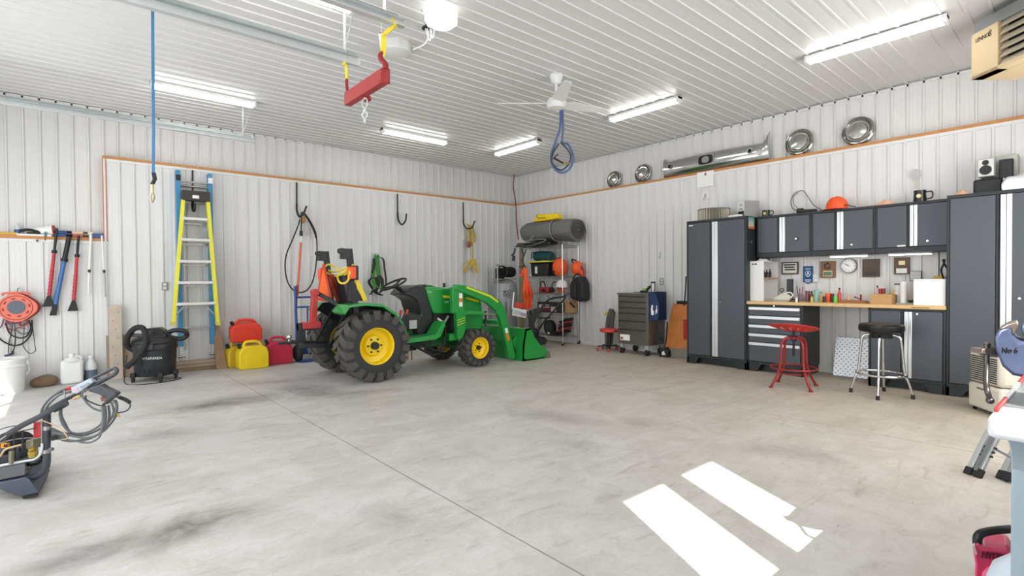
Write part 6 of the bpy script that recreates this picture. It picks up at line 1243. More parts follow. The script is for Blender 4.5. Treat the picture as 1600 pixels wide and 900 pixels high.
# ================================================================ THE CORNER: RACK, COMPRESSOR, MOWER
# air compressor
t = bt('air_compressor', 'grey upright air compressor with black motor in the room corner', 'compressor', -0.72, -0.47)
cg = mat('tank_grey', (158, 160, 162), 0.4, 0.3, 0.05)
m = M(); m.lathe([(0.02, 0.16), (0.16, 0.19), (0.255, 0.25), (0.265, 0.32), (0.265, 1.10), (0.24, 1.20), (0.15, 1.27), (0.02, 1.29)], n=40); obj('tank', m, cg, t)
for a in (0.5, 2.1, 3.7, 5.3): m = M(); m.bar((math.cos(a)*0.2, math.sin(a)*0.2, 0), (math.cos(a)*0.22, math.sin(a)*0.22, 0.26), 0.05, 0.03); obj('leg', m, dark_m, t)
m = M(); m.box(-0.24, 0.22, -0.14, 0.14, 1.285, 1.30); obj('top_plate', m, cg, t)
m = M(); m.cyl((-0.02, 0.0, 1.44), (0.24, 0.0, 1.44), 0.10, n=24); 
for k in range(6): m.torus((0.02 + k*0.035, 0, 1.44), (1,0,0), 0.105, 0.006, 20, 5)
obj('motor', m, black_p, t)
m = M(); m.torus((-0.14, -0.10, 1.45), (0.25,1,0), 0.11, 0.016, 28, 8); 
for k in range(5): a = 2*PI*k/5; m.tube([(-0.14, -0.10, 1.45), (-0.14 + math.cos(a)*0.105, -0.10, 1.45 + math.sin(a)*0.105)], 0.012, 6)
obj('flywheel', m, black_p, t)
m = M(); m.box(-0.20, -0.06, -0.08, 0.06, 1.30, 1.52); m.tube([(-0.16, 0, 1.52), (-0.16, 0, 1.60)], 0.03, 12); obj('pump', m, dark_m, t, bevel=0.01)
m = M(); m.tube(curve([(-0.28, -0.12, 1.32), (-0.30, -0.14, 1.50), (-0.22, -0.10, 1.60)], 5), 0.012, 8); m.tube([(-0.29, -0.13, 0.4), (-0.29, -0.13, 1.32)], 0.010, 8); obj('air_pipe', m, galv, t)
nrm = V((-0.6545, -0.7559, 0)); sd = V((0.7559, -0.6545, 0))
def onT(a, z): d = nrm*math.cos(a) + sd*math.sin(a); return d*0.268 + V((0,0,z)), d, V((0,0,1)).cross(d)
for (a, z, w, h, mm, nm) in ((-0.45, 0.98, 0.035, 0.022, mat('label_mint', (170, 200, 180), 0.6), 'label'), (-0.45, 0.80, 0.04, 0.025, mat('label_orange', (190, 130, 100), 0.6), 'label'), (-0.45, 0.72, 0.04, 0.02, mat('label_orange', (190, 130, 100), 0.6), 'label')):
    p, d, s_ = onT(a, z); m = M(); m.obox(p, (w, 0.003, h), s_, d, (0,0,1)); obj(nm, m, mm, t)
for k, (a, ch) in enumerate(((0.10, '60'), (0.42, 'GAL'))):
    p, d, s_ = onT(a - 0.05, 1.0 - 0.02*k)
    txt('lettering', ch, 0.13 if k == 0 else 0.10, p + d*0.004, (0,0,-1), s_ if False else V((0,0,-1)).cross(d)*-1 if False else d.cross(V((0,0,-1))), ink, t, world=False)
p, d, s_ = onT(0.12, 0.68); txt('lettering', 'COMPRESSOR', 0.05, p + d*0.004, (0,0,-1), d.cross(V((0,0,-1))), ink, t, world=False)

# wire shelving rack
RX0, RX1, RY0, RY1 = -0.50, -0.05, -0.80, -1.935
t = thing('wire_rack', 'tall chrome wire shelving rack on casters against the right wall', 'shelf rack', (-0.275, -1.37, 0))
chr_ = mat('rack_chrome', (205, 206, 205), 0.25, 0.9, 0.04)
for x in (RX0, RX1):
    for y in (RY0, RY1):
        m = M(); m.tube([(x, y, 0.09), (x, y, 1.945)], 0.0125, 10)
        po = obj('post', m, chr_, t, world=True)
        m = M(); m.cyl((x, y, 0.05), (x, y, 0.10), 0.012); m.box(x-0.014, x+0.014, y-0.02, y+0.02, 0.035, 0.06); cs = obj('caster_fork', m, galv, po, world=True)
        m = M(); m.cyl((x-0.012, y, 0.035), (x+0.012, y, 0.035), 0.035, n=18); 
        m.T = Matrix.Identity(4); obj('caster_wheel', m, black_r, po, world=True)
SHZ = [0.16, 0.62, 1.00, 1.335, 1.94]
for z in SHZ:
    m = M()
    for x in (RX0, RX1):
        for dz in (0, 0.03): m.tube([(x, RY0, z - dz), (x, RY1, z - dz)], 0.004, 6)
    for y in (RY0, RY1):
        for dz in (0, 0.03): m.tube([(RX0, y, z - dz), (RX1, y, z - dz)], 0.004, 6)
    sh_ = obj('shelf', m, chr_, t, world=True); m = M()
    for k in range(1, 38): y = RY0 + (RY1-RY0)*k/38; m.tube([(RX0, y, z), (RX1, y, z)], 0.0022, 4, cap=False)
    w_ = obj('wire_grid', m, chr_, sh_, world=True)
def rk(name, label, cat, u, d, k, group=None, dz=0.004):
    p = RW(u, 440, d); return thing(name, label, cat, (-d, p.y, SHZ[k] + dz if k >= 0 else 0), RZ, group)
# top: black folded cot, tarp roll, yellow bags
t = rk('folded_cot', 'black folded camp cot lying under the grey tarp roll on top of the rack', 'camp cot', 838, 0.42, 4)
t.location = (-0.42, -1.22, SHZ[4] + 0.004)
m = M(); m.box(-0.48, 0.40, -0.12, 0.14, 0.0, 0.09); obj('cloth', m, black_p, t, bevel=0.03); m = M(); m.tube(curve([(-0.50, -0.15, 0.02), (-0.1, -0.16, 0.015), (0.30, -0.16, 0.08), (0.34, -0.16, 0.11), (0.26, -0.16, 0.125), (-0.25, -0.16, 0.12)], 6), 0.011, 8); obj('frame_tube', m, grey_p, t)
t = rk('tarp_roll', 'large grey rolled canvas tarp on top of the rack', 'tarp', 865, 0.35, 4); tg = mat('tarp_grey', (108, 108, 104), 0.75, 0, 0.15, 12, 0.5); t.location = (-0.34, -1.50, SHZ[4] + 0.115)
rn = random.Random(2); n1, n2 = 30, 28; vs = []; fs = []
for i in range(n1 + 1):
    f = i/n1; x = -0.73 + 1.42*f; rr = 0.205 + 0.035*f + 0.012*math.sin(7*f) - (0.03 if abs(f - 0.62) < 0.02 else 0); rr *= 1.0 if 0 < i < n1 else 0.93
    for k in range(n2):
        a = 2*PI*k/n2; w_ = 1 + 0.035*math.sin(5*a + 3*f) + 0.02*math.sin(11*a + 9*f); vs.append((x, math.cos(a)*rr*1.05*w_, 0.20 - 0.05*f**3 + math.sin(a)*rr*0.92*w_))
for i in range(n1):
    for k in range(n2): l = (k+1) % n2; fs.append((i*n2+k, (i+1)*n2+k, (i+1)*n2+l, i*n2+l))
fs += [tuple(range(n2)), tuple(reversed(range(n1*n2, (n1+1)*n2)))]
m = M(); m.add(vs, fs); obj('roll', m, tg, t)
sp = []
for k in range(70): a = k*0.36; r = 0.20 - 0.0025*k; sp.append((0.70, math.cos(a)*r, 0.15 + math.sin(a)*r*0.92))
m = M(); m.tube(sp, 0.009, 5); obj('spiral_edge', m, mat('tarp_dark', (62, 62, 60), 0.8), t)
m = M(); m.torus((0.16, 0, 0.188), (1, 0, 0.1), 0.228, 0.008, 36, 6); obj('tie_cord', m, mat('tie_grey', (150, 150, 145), 0.7), t)
m = M(); m.tube([(-0.30, -0.20, 0.11), (-0.42, -0.24, 0.0)], 0.012, 6); obj('loose_strap', m, mat('tie_grey', (150, 150, 145), 0.7), t)
t = thing('dry_bag', 'bright yellow folded bag lying on top of the grey tarp roll', 'bag', (-0.36, -1.42, SHZ[4] + 0.12 + 0.385), RZ)
yb = mat('bag_yellow', (240, 205, 25), 0.5, 0, 0.06, 10, 0.3)
m = M(); m.prism([(-0.30, 0.0), (0.10, 0.0), (0.16, 0.06), (0.14, 0.12), (-0.18, 0.155), (-0.27, 0.09), (-0.33, 0.04)], (0, -0.12, 0), (1,0,0), (0,0,1), 0, -0.2); obj('front_fold', m, yb, t, bevel=0.02)
m = M(); m.prism([(0.08, 0.0), (0.36, 0.01), (0.33, 0.10), (0.26, 0.125), (0.12, 0.135)], (0, -0.10, 0), (1,0,0), (0,0,1), 0, -0.16); obj('rear_fold', m, yb, t, bevel=0.02)
m = M(); m.tube(curve([(-0.20, -0.125, 0.14), (-0.17, -0.13, 0.08), (-0.08, -0.13, 0.06), (0.06, -0.13, 0.055)], 5), 0.005, 6); obj('seam_cord', m, black_p, t)
# shelf 3 (z 1.335): toolbox, teal bag, orange helmets
t = rk('tool_tote', 'black plastic tote with white label strapped with a yellow band on the rack', 'tote', 840, 0.33, 3); t.location = (-0.33, -1.27, SHZ[3] + 0.004)
m = M(); m.prism([(-0.24, 0), (0.22, 0), (0.25, 0.27), (-0.27, 0.27)], (0, -0.14, 0), (1,0,0), (0,0,1), 0, -0.28); obj('bin', m, black_p, t, bevel=0.02)
m = M(); m.box(-0.29, 0.27, -0.16, 0.16, 0.27, 0.30); obj('lid', m, black_p, t, bevel=0.01); m = M(); m.box(-0.11, -0.045, -0.16, -0.152, 0.06, 0.20); obj('label', m, paper, t)
m = M(); m.box(-0.30, 0.28, -0.17, 0.17, 0.285, 0.31); o = obj('band', m, mat('band_yellow', (225, 215, 70), 0.6), t); m = M(); m.box(-0.30, -0.255, -0.12, -0.04, 0.0, 0.05); obj('tag', m, paper, t)
t = thing('duffel_bag', 'dark teal soft bag lying on the black tote', 'bag', (-0.33, -1.25, SHZ[3] + 0.32), RZ); teal = mat('bag_teal', (25, 75, 80), 0.7, 0, 0.35, 12, 0.4)
m = M(); m.tube(curve([(-0.24, 0, 0.09), (-0.1, 0, 0.11), (0.1, 0, 0.10), (0.27, 0, 0.07)], 6), [0.05] + [0.10]*16 + [0.06]*2, 14); obj('body', m, teal, t); m = M(); m.tube(curve([(-0.26, -0.09, 0.05), (-0.22, -0.11, 0.17), (-0.12, -0.10, 0.17)], 5), 0.012, 6); obj('strap', m, black_p, t)
for i, (y, x, s, lbl) in enumerate(((-1.72, -0.34, 1.0, 'orange forestry helmet on the rack beside the black tote'),)):
    t = thing('safety_helmet', lbl, 'helmet', (x, y, SHZ[3] + 0.006), RZ - 0.3, 'orange helmets on the rack')
    m = M(); m.ball((0, 0, 0.17), (0.15, 0.15, 0.19), 24, 14); m.v = [V((p.x, p.y, max(p.z, 0.0))) for p in m.v]; obj('shell', m, orange_p, t)
    m = M(); m.tube(curve([(-0.06, -0.14, 0.02), (-0.08, -0.13, 0.18), (-0.02, -0.08, 0.33), (0.0, 0.0, 0.365)], 6), 0.008, 6); obj('seam_line', m, ink, t); m = M(); m.torus((0.03, -0.155, 0.08), (0,1,0), 0.02, 0.007, 16, 6); obj('round_badge', m, ink, t)
t = thing('safety_helmet', 'orange helmet with black strap hanging at the right end of the rack', 'helmet', (-0.22, -2.06, 1.36), RZ + 0.2, 'orange helmets on the rack')
m = M(); m.ball((0, 0, 0.13), (0.11, 0.12, 0.14), 22, 12); obj('shell', m, orange_p, t); m = M(); m.ball((0.10, 0.0, 0.04), (0.06, 0.07, 0.09), 16, 10); obj('ear_muff', m, mat('muff_red', (225, 70, 50), 0.5), t); m = M(); m.tube(curve([(-0.04, -0.1, 0.24), (-0.10, -0.03, 0.30), (-0.02, 0.0, 0.27), (0.1, -0.02, 0.16), (0.16, -0.02, 0.02)], 6), 0.014, 8); obj('strap', m, black_p, t)
t = thing('black_bag', 'black equipment bag hanging from the right end of the rack', 'bag', (-0.20, -2.09, 0.84), RZ)
m = M(); m.prism([(-0.12, 0.06), (0.12, 0.0), (0.19, 0.05), (0.17, 0.36), (0.08, 0.50), (-0.06, 0.45), (-0.13, 0.36)], (0, -0.12, 0), (1,0,0), (0,0,1), 0, -0.24); obj('bag', m, mat('bag_black', (30, 31, 34), 0.6, 0, 0.25, 20), t, bevel=0.03)
m = M(); m.box(-0.10, 0.04, -0.15, -0.12, 0.08, 0.34); obj('pocket', m, mat('bag_black2', (40, 41, 45), 0.5), t, bevel=0.012)
m = M(); m.tube(curve([(-0.08, -0.10, 0.45), (0.02, -0.10, 0.53), (0.10, -0.09, 0.52), (0.17, -0.1, 0.40), (0.20, -0.1, 0.10)], 6), 0.012, 8); m.tube(curve([(-0.14, -0.1, -0.02), (-0.04, -0.12, -0.08), (0.0, -0.12, -0.11)], 5), 0.02, 8); obj('strap', m, black_p, t)
# shelf 2 (z 1.0): red tools, face mask, white hard hat
t = rk('chainsaw', 'red chainsaw with dark handles on the rack below the black tote', 'chainsaw', 843, 0.33, 2); t.location = (-0.34, -1.33, SHZ[2] + 0.004)
m = M(); m.box(-0.14, 0.12, -0.08, 0.08, 0.0, 0.12); obj('body', m, mat('saw_red', (160, 45, 45), 0.4, 0, 0.3, 30), t, bevel=0.02); m = M(); m.tube(curve([(-0.08, -0.06, 0.10), (-0.10, -0.06, 0.20), (-0.02, -0.06, 0.23), (0.05, -0.06, 0.12)], 6), 0.013, 8); obj('top_handle', m, black_p, t); m = M(); m.cyl((0.02, -0.10, 0.05), (0.02, -0.08, 0.05), 0.035, n=18); obj('starter_cover', m, dark_m, t)
t = rk('ear_defenders', 'black ear defenders standing on the rack next to the white hard hat', 'ear defenders', 857, 0.30, 2); t.location = (-0.32, -1.56, SHZ[2] + 0.004)
m = M(); m.torus((0, 0, 0.14), (0,1,0), 0.085, 0.010, 24, 8); obj('headband', m, black_p, t)
for s in (-1, 1): m = M(); m.ball((s*0.075, 0, 0.06), (0.03, 0.045, 0.055), 14, 10); obj('ear_cup', m, black_p, t)
t = rk('leather_gloves', 'tan and orange work gloves under the white hard hat', 'gloves', 870, 0.34, 2); t.location = (-0.35, -1.77, SHZ[2] + 0.004)
m = M(); m.box(-0.10, 0.05, -0.07, 0.05, 0.0, 0.10); obj('glove', m, mat('tan_glove', (180, 165, 130), 0.8, 0, 0.3, 25), t, bevel=0.02); m = M(); m.box(-0.04, 0.14, -0.09, -0.04, 0.02, 0.11); o = obj('cuff', m, mat('rust_orange', (190, 80, 45), 0.7), t, bevel=0.012)
wh = hard_hat('white hard hat on top of the work gloves on the rack', (-0.36, -1.78, SHZ[2] + 0.125), RZ + 0.3, 0.95, white_p)
# shelf 1 (z .62): black and red crate, cardboard box
t = rk('snow_tool_box', 'long black and red printed box on the rack shelf behind the mower handle', 'box', 850, 0.3, 1); t.location = (-0.32, -1.42, SHZ[1] + 0.004)
m = M(); m.box(-0.25, 0.36, -0.12, 0.12, 0.0, 0.20); obj('carton', m, mat('carton_black', (40, 38, 40), 0.6), t, bevel=0.006); m = M(); m.box(-0.20, 0.10, -0.124, -0.12, 0.09, 0.15); m.box(0.14, 0.28, -0.124, -0.12, 0.02, 0.12); obj('printed_label', m, mat('print_pink', (215, 190, 195), 0.7, 0, 0.4, 60), t); m = M(); m.box(-0.22, 0.12, -0.124, -0.12, 0.04, 0.075); obj('red_stripe', m, mat('print_red', (140, 45, 55), 0.7), t)
t = rk('cardboard_box', 'small tan cardboard box at the right end of the rack shelf', 'box', 890, 0.2, 1); t.location = (-0.20, -1.86, SHZ[1] + 0.004); m = M(); m.box(-0.06, 0.07, -0.10, 0.10, 0, 0.24); obj('carton', m, cardboard, t, bevel=0.003)
# bottom: round saw, red tool case, black trays
t = rk('circular_saw', 'black round-bladed cut-off saw on the bottom shelf of the rack', 'saw', 855, 0.33, 0); t.location = (-0.33, -1.42, SHZ[0] + 0.004)
m = M(); m.cyl((0, -0.03, 0.15), (0, 0.03, 0.15), 0.15, n=36); obj('blade_guard', m, black_p, t); m = M(); m.cyl((0, -0.034, 0.15), (0, -0.030, 0.15), 0.10, n=30); obj('blade', m, mat('disc_grey', (70, 72, 74), 0.4, 0.5), t); m = M(); m.box(-0.05, 0.22, -0.07, 0.07, 0.0, 0.08); obj('motor', m, dark_m, t, bevel=0.015); m = M(); m.box(0.0, 0.06, -0.075, -0.07, 0.02, 0.06); obj('label', m, paper, t)
t = rk('tool_case', 'slanted stack of red-edged tool trays on the bottom shelf of the rack', 'tool tray', 880, 0.3, 0); t.location = (-0.27, -1.775, SHZ[0] + 0.01)
for k in range(5): m = M(); m.obox((-0.03 + k*0.018, 0, 0.05 + k*0.062), (0.11, 0.10, 0.022), (0.93, 0, 0.36), (0,1,0), (-0.36, 0, 0.93)); o = obj('tray', m, mat('tray_red', (130, 45, 42), 0.5) if k % 2 else dark_m, t, bevel=0.004)
# brown post, hanging orange cord, orange shovel, white box left of the rack
t = thing('fence_post', 'olive brown post standing left of the rack', 'post', (-0.60, -0.80, 0)); a = RP(810, 380, 10.4); 
m = M(); m.bar((-0.60, -0.86, 0), (-0.57, -0.85, 1.99), 0.075, 0.06, (1,0,0)); obj('post', m, mat('post_olive', (135, 120, 88), 0.8, 0, 0.15, 14), t, world=True); m = M(); m.torus((-0.575, -0.852, 1.55), (0,0,1), 0.055, 0.010, 16, 6); obj('band', m, dark_m, t, world=True); m = M(); m.box(-0.64, -0.52, -0.90, -0.79, 1.96, 2.03); obj('cap', m, mat('cap_brown', (95, 75, 50), 0.8), t, world=True)
F = 10.0
t = thing('hanging_clamps', 'black clamps and cords hanging off the left end of the rack', 'clamps', RP(807, 400, 10.2))
for pts, r in (([(806, 386), (812, 384), (822, 387)], .02), ([(805, 388), (803, 396), (800, 399), (803, 400)], .018), ([(815, 388), (818, 400), (816, 408), (820, 416), (822, 424)], .013), ([(822, 390), (818, 402), (817, 410)], .012), ([(803, 400), (802, 408)], .03)):
    m = M(); m.tube(curve([RP(u, v, 10.05) for u, v in pts], 5), r, 7); obj('clamp', m, mat('clamp_black', (35, 40, 45), 0.5), t, world=True)
t = thing('cord_bundle', 'bright orange extension cord bundled and hanging on the left front post of the rack', 'cord', RP(824, 455, 9.8))
oc = mat('cord_orange', (246, 92, 42), 0.6, 0, 0.1)
rn = random.Random(11)
m = M(); m.tube(curve([RP(816, 428, 9.85), RP(820, 421, 9.8), (RP(823, 426, 9.8))], 5), 0.03, 8); m.tube([RP(820, 424, 9.8), RP(823, 440, 9.78)], [0.04, 0.035], 10); obj('knot', m, oc, t, world=True)
for k in range(22):
    s = (k - 10.5)/10.5; w0 = 3.2 + rn.random(); bu = 7.5*s + rn.uniform(-0.6, 0.6); vb2 = 476 + rn.uniform(-8, 6) + 3*abs(s)
    pts = [RP(821.5 + s*1.8, 430, 9.78), RP(822.5 + bu*0.55, 441, 9.77 - 0.03*rn.random()), RP(824.5 + bu, 457, 9.74 - 0.07*rn.random()), RP(825 + bu*0.9, 468, 9.75), RP(824.5 + bu*0.55, vb2, 9.78)]
    m = M(); m.tube(curve(pts, 6), 0.0085, 6); obj('strand', m, oc if k % 3 else mat('cord_orange_dark', (205, 70, 35), 0.6), t, world=True)
m = M(); m.tube([RP(811, 431, 9.85), RP(823, 429, 9.8)], 0.016, 8); obj('tie', m, oc, t, world=True)
t = thing('snow_shovel', 'red-orange plastic scoop standing behind the white box', 'shovel', RP(820, 482, 9.9)); ro = mat('scoop_red', (225, 60, 40), 0.5, 0, 0.1)
m = M(); m.hull([RP(803, 480, 9.9), RP(808, 470, 9.9), (RP(813, 475, 9.9)), RP(828, 470, 9.85), RP(833, 478, 9.85), RP(824, 484, 9.85)], FW*0.08); m.tube([RP(827, 440, 9.9), RP(826, 482, 9.9)], 0.02, 8); obj('scoop', m, ro, t, world=True, bevel=0.01)
t = thing('printed_box', 'white-edged printed box leaning by the compressor under the orange cord', 'box', RP(812, 492, 9.6))
m = M(); m.hull([RP(801.5, 481, 9.62), RP(823, 485, 9.62), RP(822, 497, 9.62), RP(800, 493, 9.62)], FW*0.12); obj('carton', m, white_p, t, world=True); m = M(); m.hull([RP(803, 484, 9.61), RP(813, 486, 9.61), RP(813, 492, 9.61), RP(802.5, 490, 9.61)], FW*-0.004); obj('print', m, mat('print_grey', (205, 208, 205), 0.7, 0, 0.2, 50), t, world=True); m = M(); m.hull([RP(814, 488, 9.61), RP(822, 490, 9.61), RP(822, 495, 9.61), RP(814, 493, 9.61)], FW*-0.004); obj('label', m, mat('print_mauve', (170, 150, 170), 0.7), t, world=True)
m = M(); m.hull([RP(802, 457, 9.72), RP(804, 457, 9.72), RP(801.5, 483, 9.66), RP(799.5, 483, 9.66)], FW*0.03); obj('side_edge', m, paper, t, world=True)
# push lawn mower with folded handle in front of the rack
t = thing('lawn_mower', 'black walk-behind lawn mower with slanted handle in front of the rack', 'lawn mower', (-0.78, -1.55, 0))
mb = mat('mower_black', (34, 36, 36), 0.5, 0, 0.2)
def MP(u, v, F=9.75): return RP(u, v, F)
m = M(); dc = MP(833, 528, 9.75); dc.z = 0
m = M(); m.lathe([(0.25, 0.07), (0.27, 0.14), (0.22, 0.19), (0.10, 0.21), (0.001, 0.21)], V((dc.x, dc.y, 0)), n=28); obj('deck', m, mb, t, world=True)
m = M(); m.lathe([(0.12, 0.20), (0.13, 0.30), (0.09, 0.36), (0.001, 0.37)], V((dc.x - 0.02, dc.y, 0)), n=24); obj('engine', m, dark_m, t, world=True)
for (u, v, F_, R_) in ((843.5, 531, 9.55, 0.105), (816, 536, 9.6, 0.08), (812, 510, 10.0, 0.09)):
    c = RP(u, v, F_); c.z = R_; m = M(); m.cyl(c - RT*0.03, c + RT*0.03, R_, n=24); wo = obj('wheel', m, black_r, t, world=True); m = M(); m.cyl(c + FW*0 - RT*0.035, c + RT*0.035, R_*0.55, n=18); obj('wheel_hub', m, grey_p, wo, world=True)
def rod(nm, pts, r=0.016): 
    m = M(); m.tube(curve([RP(*p) for p in pts], 5), r, 8); obj(nm, m, mb, t, world=True)
rod('handle_bar', [(836, 525, 9.7), (850, 503, 9.65), (862, 490, 9.6), (872, 478, 9.6), (880, 470, 9.55), (884, 461, 9.55)], 0.018)
rod('handle_bar', [(826, 510, 9.95), (840, 492, 9.9), (851, 475, 9.85), (860, 467, 9.8), (872, 465, 9.7), (883, 463, 9.6)], 0.018)
rod('handle_brace', [(842, 497, 9.85), (860, 497, 9.6)], 0.012); rod('handle_brace', [(846, 478, 9.85), (871, 479, 9.6)], 0.012)
rod('control_cable', [(855, 462, 9.75), (861, 468, 9.7), (868, 466, 9.65), (876, 466, 9.6)], 0.007); rod('control_cable', [(845, 485, 9.8), (845, 505, 9.7), (838, 512, 9.7)], 0.006); rod('control_cable', [(853, 470, 9.8), (848, 492, 9.75), (840, 505, 9.7)], 0.006)
m = M(); m.hull([RP(822, 488, 9.9), RP(838, 482, 9.85), RP(850, 480, 9.85), RP(844, 490, 9.8), RP(835, 505, 9.75), RP(838, 522, 9.7), RP(828, 523, 9.75), RP(826, 500, 9.85)], FW*0.12); obj('grass_bag', m, mat('bag_olive', (62, 62, 56), 0.8, 0, 0.2, 20), t, world=True, bevel=0.02)
m = M(); m.torus(RP(829, 490, 9.8), RT + FW*-1, 0.07, 0.012, 20, 6, 0, PI*1.4); obj('bag_hoop', m, grey_p, t, world=True)

# ================================================================ TOOL CHEST, ROLLING STOOL, BOARD (right wall)
st = mat('stainless', (128, 124, 118), 0.32, 0.7, 0.08, 3)
a = V((-0.95, -3.26, 0)); 
t = thing('tool_chest', 'stainless steel rolling tool chest with six drawers against the right wall', 'tool chest', (-0.02, -3.08, 0), RZ)
cx0 = -(RW(967, 500, .50).y + 3.08); cx1 = -(RW(1014, 500, .50).y + 3.08); cd = -0.50
zt = RW(1014, 459.5, .5).z; zb2 = RW(1014, 541, .5).z
m = M(); m.box(cx0, cx1, cd, -0.03, zb2, zt); m.box(cx0 - 0.01, cx1 + 0.01, cd - 0.02, -0.02, zt - 0.02, zt + 0.012); obj('body', m, st, t, bevel=0.006)
hts = [0.0, 0.115, 0.235, 0.355, 0.52, 0.70, 1.0]; Hh = zt - 0.04 - zb2 - 0.02
for k in range(6):
    z1 = zt - 0.035 - hts[k]*Hh; z0 = zt - 0.035 - hts[k+1]*Hh + 0.006; m = M(); m.box(cx0 + 0.03, cx1 - 0.03, cd - 0.012, cd, z0, z1); do = obj('drawer', m, st, t, bevel=0.003)
    m = M(); m.box(cx0 + 0.03, cx1 - 0.03, cd - 0.030, cd - 0.010, z1 - 0.022, z1 - 0.006); obj('pull', m, mat('dark_stainless', (80, 76, 70), 0.3, 0.8), do, bevel=0.004)
m = M(); m.box(cx0 + 0.05, cx0 + 0.25, cd - 0.016, cd - 0.012, zb2 + 0.06, zb2 + 0.16); st1 = obj('sticker', m, paper, t); m = M(); m.prism([(0,0),(0.05,0.0),(0.045,0.05),(0.02,0.03),(0.0,0.055)], (cx0 + 0.065, cd - 0.017, zb2 + 0.075), (1,0,0), (0,0,1), 0, 0.002); obj('red_mark', m, red_p, st1)
for s, x in enumerate((cx0 + 0.05, cx1 - 0.05)):
    for y in (cd + 0.05, -0.08):
        m = M(); m.box(x - 0.025, x + 0.025, y - 0.03, y + 0.03, 0.09, zb2); fk = obj('caster_fork', m, galv, t); m = M(); m.cyl((x - 0.018, y, 0.058), (x + 0.018, y, 0.058), 0.058, n=24); obj('caster_wheel', m, black_r, fk)
chest = t
# things on the chest
ctop = zt + 0.014
def onchest(name, label, cat, u, d): p = RW(u, 450, d); return thing(name, label, cat, (-d, p.y, ctop), RZ, 'things on the tool chest')
t = onchest('thermos', 'silver travel flask with black lid on the tool chest', 'flask', 1020.5, 0.28); m = M(); m.lathe([(0.036, 0), (0.040, 0.15), (0.038, 0.16)]); obj('body', m, steel, t); m = M(); m.lathe([(0.040, 0.16), (0.036, 0.185)]); obj('lid', m, black_p, t)
t = onchest('impact_wrench', 'black and lime tool lying beside the flask on the tool chest', 'power tool', 1008, 0.30); m = M(); m.box(-0.09, 0.05, -0.03, 0.03, 0, 0.035); m.bar((0.0, 0, 0.02), (0.11, 0, 0.11), 0.04, 0.04); obj('body', m, dark_m, t, bevel=0.008); m = M(); m.box(-0.03, 0.03, -0.032, 0.0, 0.035, 0.075); obj('battery', m, mat('lime2', (150, 190, 70), 0.5), t, bevel=0.006)
t = onchest('wrench', 'dark flat wrench lying at the middle of the tool chest', 'wrench', 997, 0.34); m = M(); m.box(-0.09, 0.09, -0.012, 0.012, 0, 0.01); m.cyl((0.09,0,0), (0.09,0,0.012), 0.022, n=12); obj('shaft', m, dark_m, t)
# blue fender cover draped over the chest side
bx0 = cx1 + 0.014
t = thing('fender_cover', 'navy blue fender cover with white markings draped over the right end of the tool chest', 'cover', (-0.27, -3.08 - bx0, RW(1030, 502, .4).z), RZ)
nb = mat('navy_cloth', (30, 52, 92), 0.7, 0, 0.12, 14, 0.2); zc2 = t.location.z; hC = zt + 0.02 - zc2
m = M(); m.box(0.0, 0.012, -0.22, 0.24, 0.0, hC); m.box(-0.10, 0.012, -0.20, 0.22, hC, hC + 0.010); m.prism([(0.005, 0.0), (0.17, 0.03), (0.19, hC*0.55), (0.12, hC - 0.01), (0.005, hC)], (0, -0.235, 0), (1,0,0), (0,0,1), 0, 0.02); obj('cloth', m, nb, t, bevel=0.006)
m = M(); m.prism([(0.05, 0.11), (0.09, 0.10), (0.10, 0.16), (0.075, 0.20), (0.085, 0.26), (0.06, 0.27), (0.045, 0.20)], (0, -0.258, 0), (1,0,0), (0,0,1), 0, 0.002); m.tube(curve([(0.13, -0.258, 0.12), (0.14, -0.258, 0.20), (0.155, -0.258, 0.14), (0.15, -0.258, 0.26)], 4), 0.006, 6); obj('white_marking', m, paper, t)
t = thing('cable', 'black cable hanging from the tool chest down to the floor', 'cable', (-0.40, -3.08 - cx1 - 0.06, 0)); m = M(); m.tube(curve([RW(1029, 503, .46), RW(1027, 525, .46), RW(1030, 540, .47), RW(1036, 548, .45), RW(1041, 530, .44), RW(1043, 503, .42)], 6), 0.012, 7); obj('cable_body', m, black_r, t, world=True)
t = thing('tool_bag', 'black and white bag on the floor between the tool chest and the wooden board', 'bag', (-0.30, -3.08 - cx1 - 0.17, 0), RZ); m = M(); m.prism([(-0.07, 0), (0.10, 0), (0.09, 0.10), (0.03, 0.16), (-0.05, 0.13)], (0, -0.08, 0), (1,0,0), (0,0,1), 0, -0.14); obj('bag', m, black_p, t, bevel=0.015); m = M(); m.prism([(0.0, 0.03), (0.06, 0.04), (0.03, 0.11), (-0.01, 0.07)], (0, -0.083, 0), (1,0,0), (0,0,1), 0, 0.003); obj('white_print', m, paper, t)
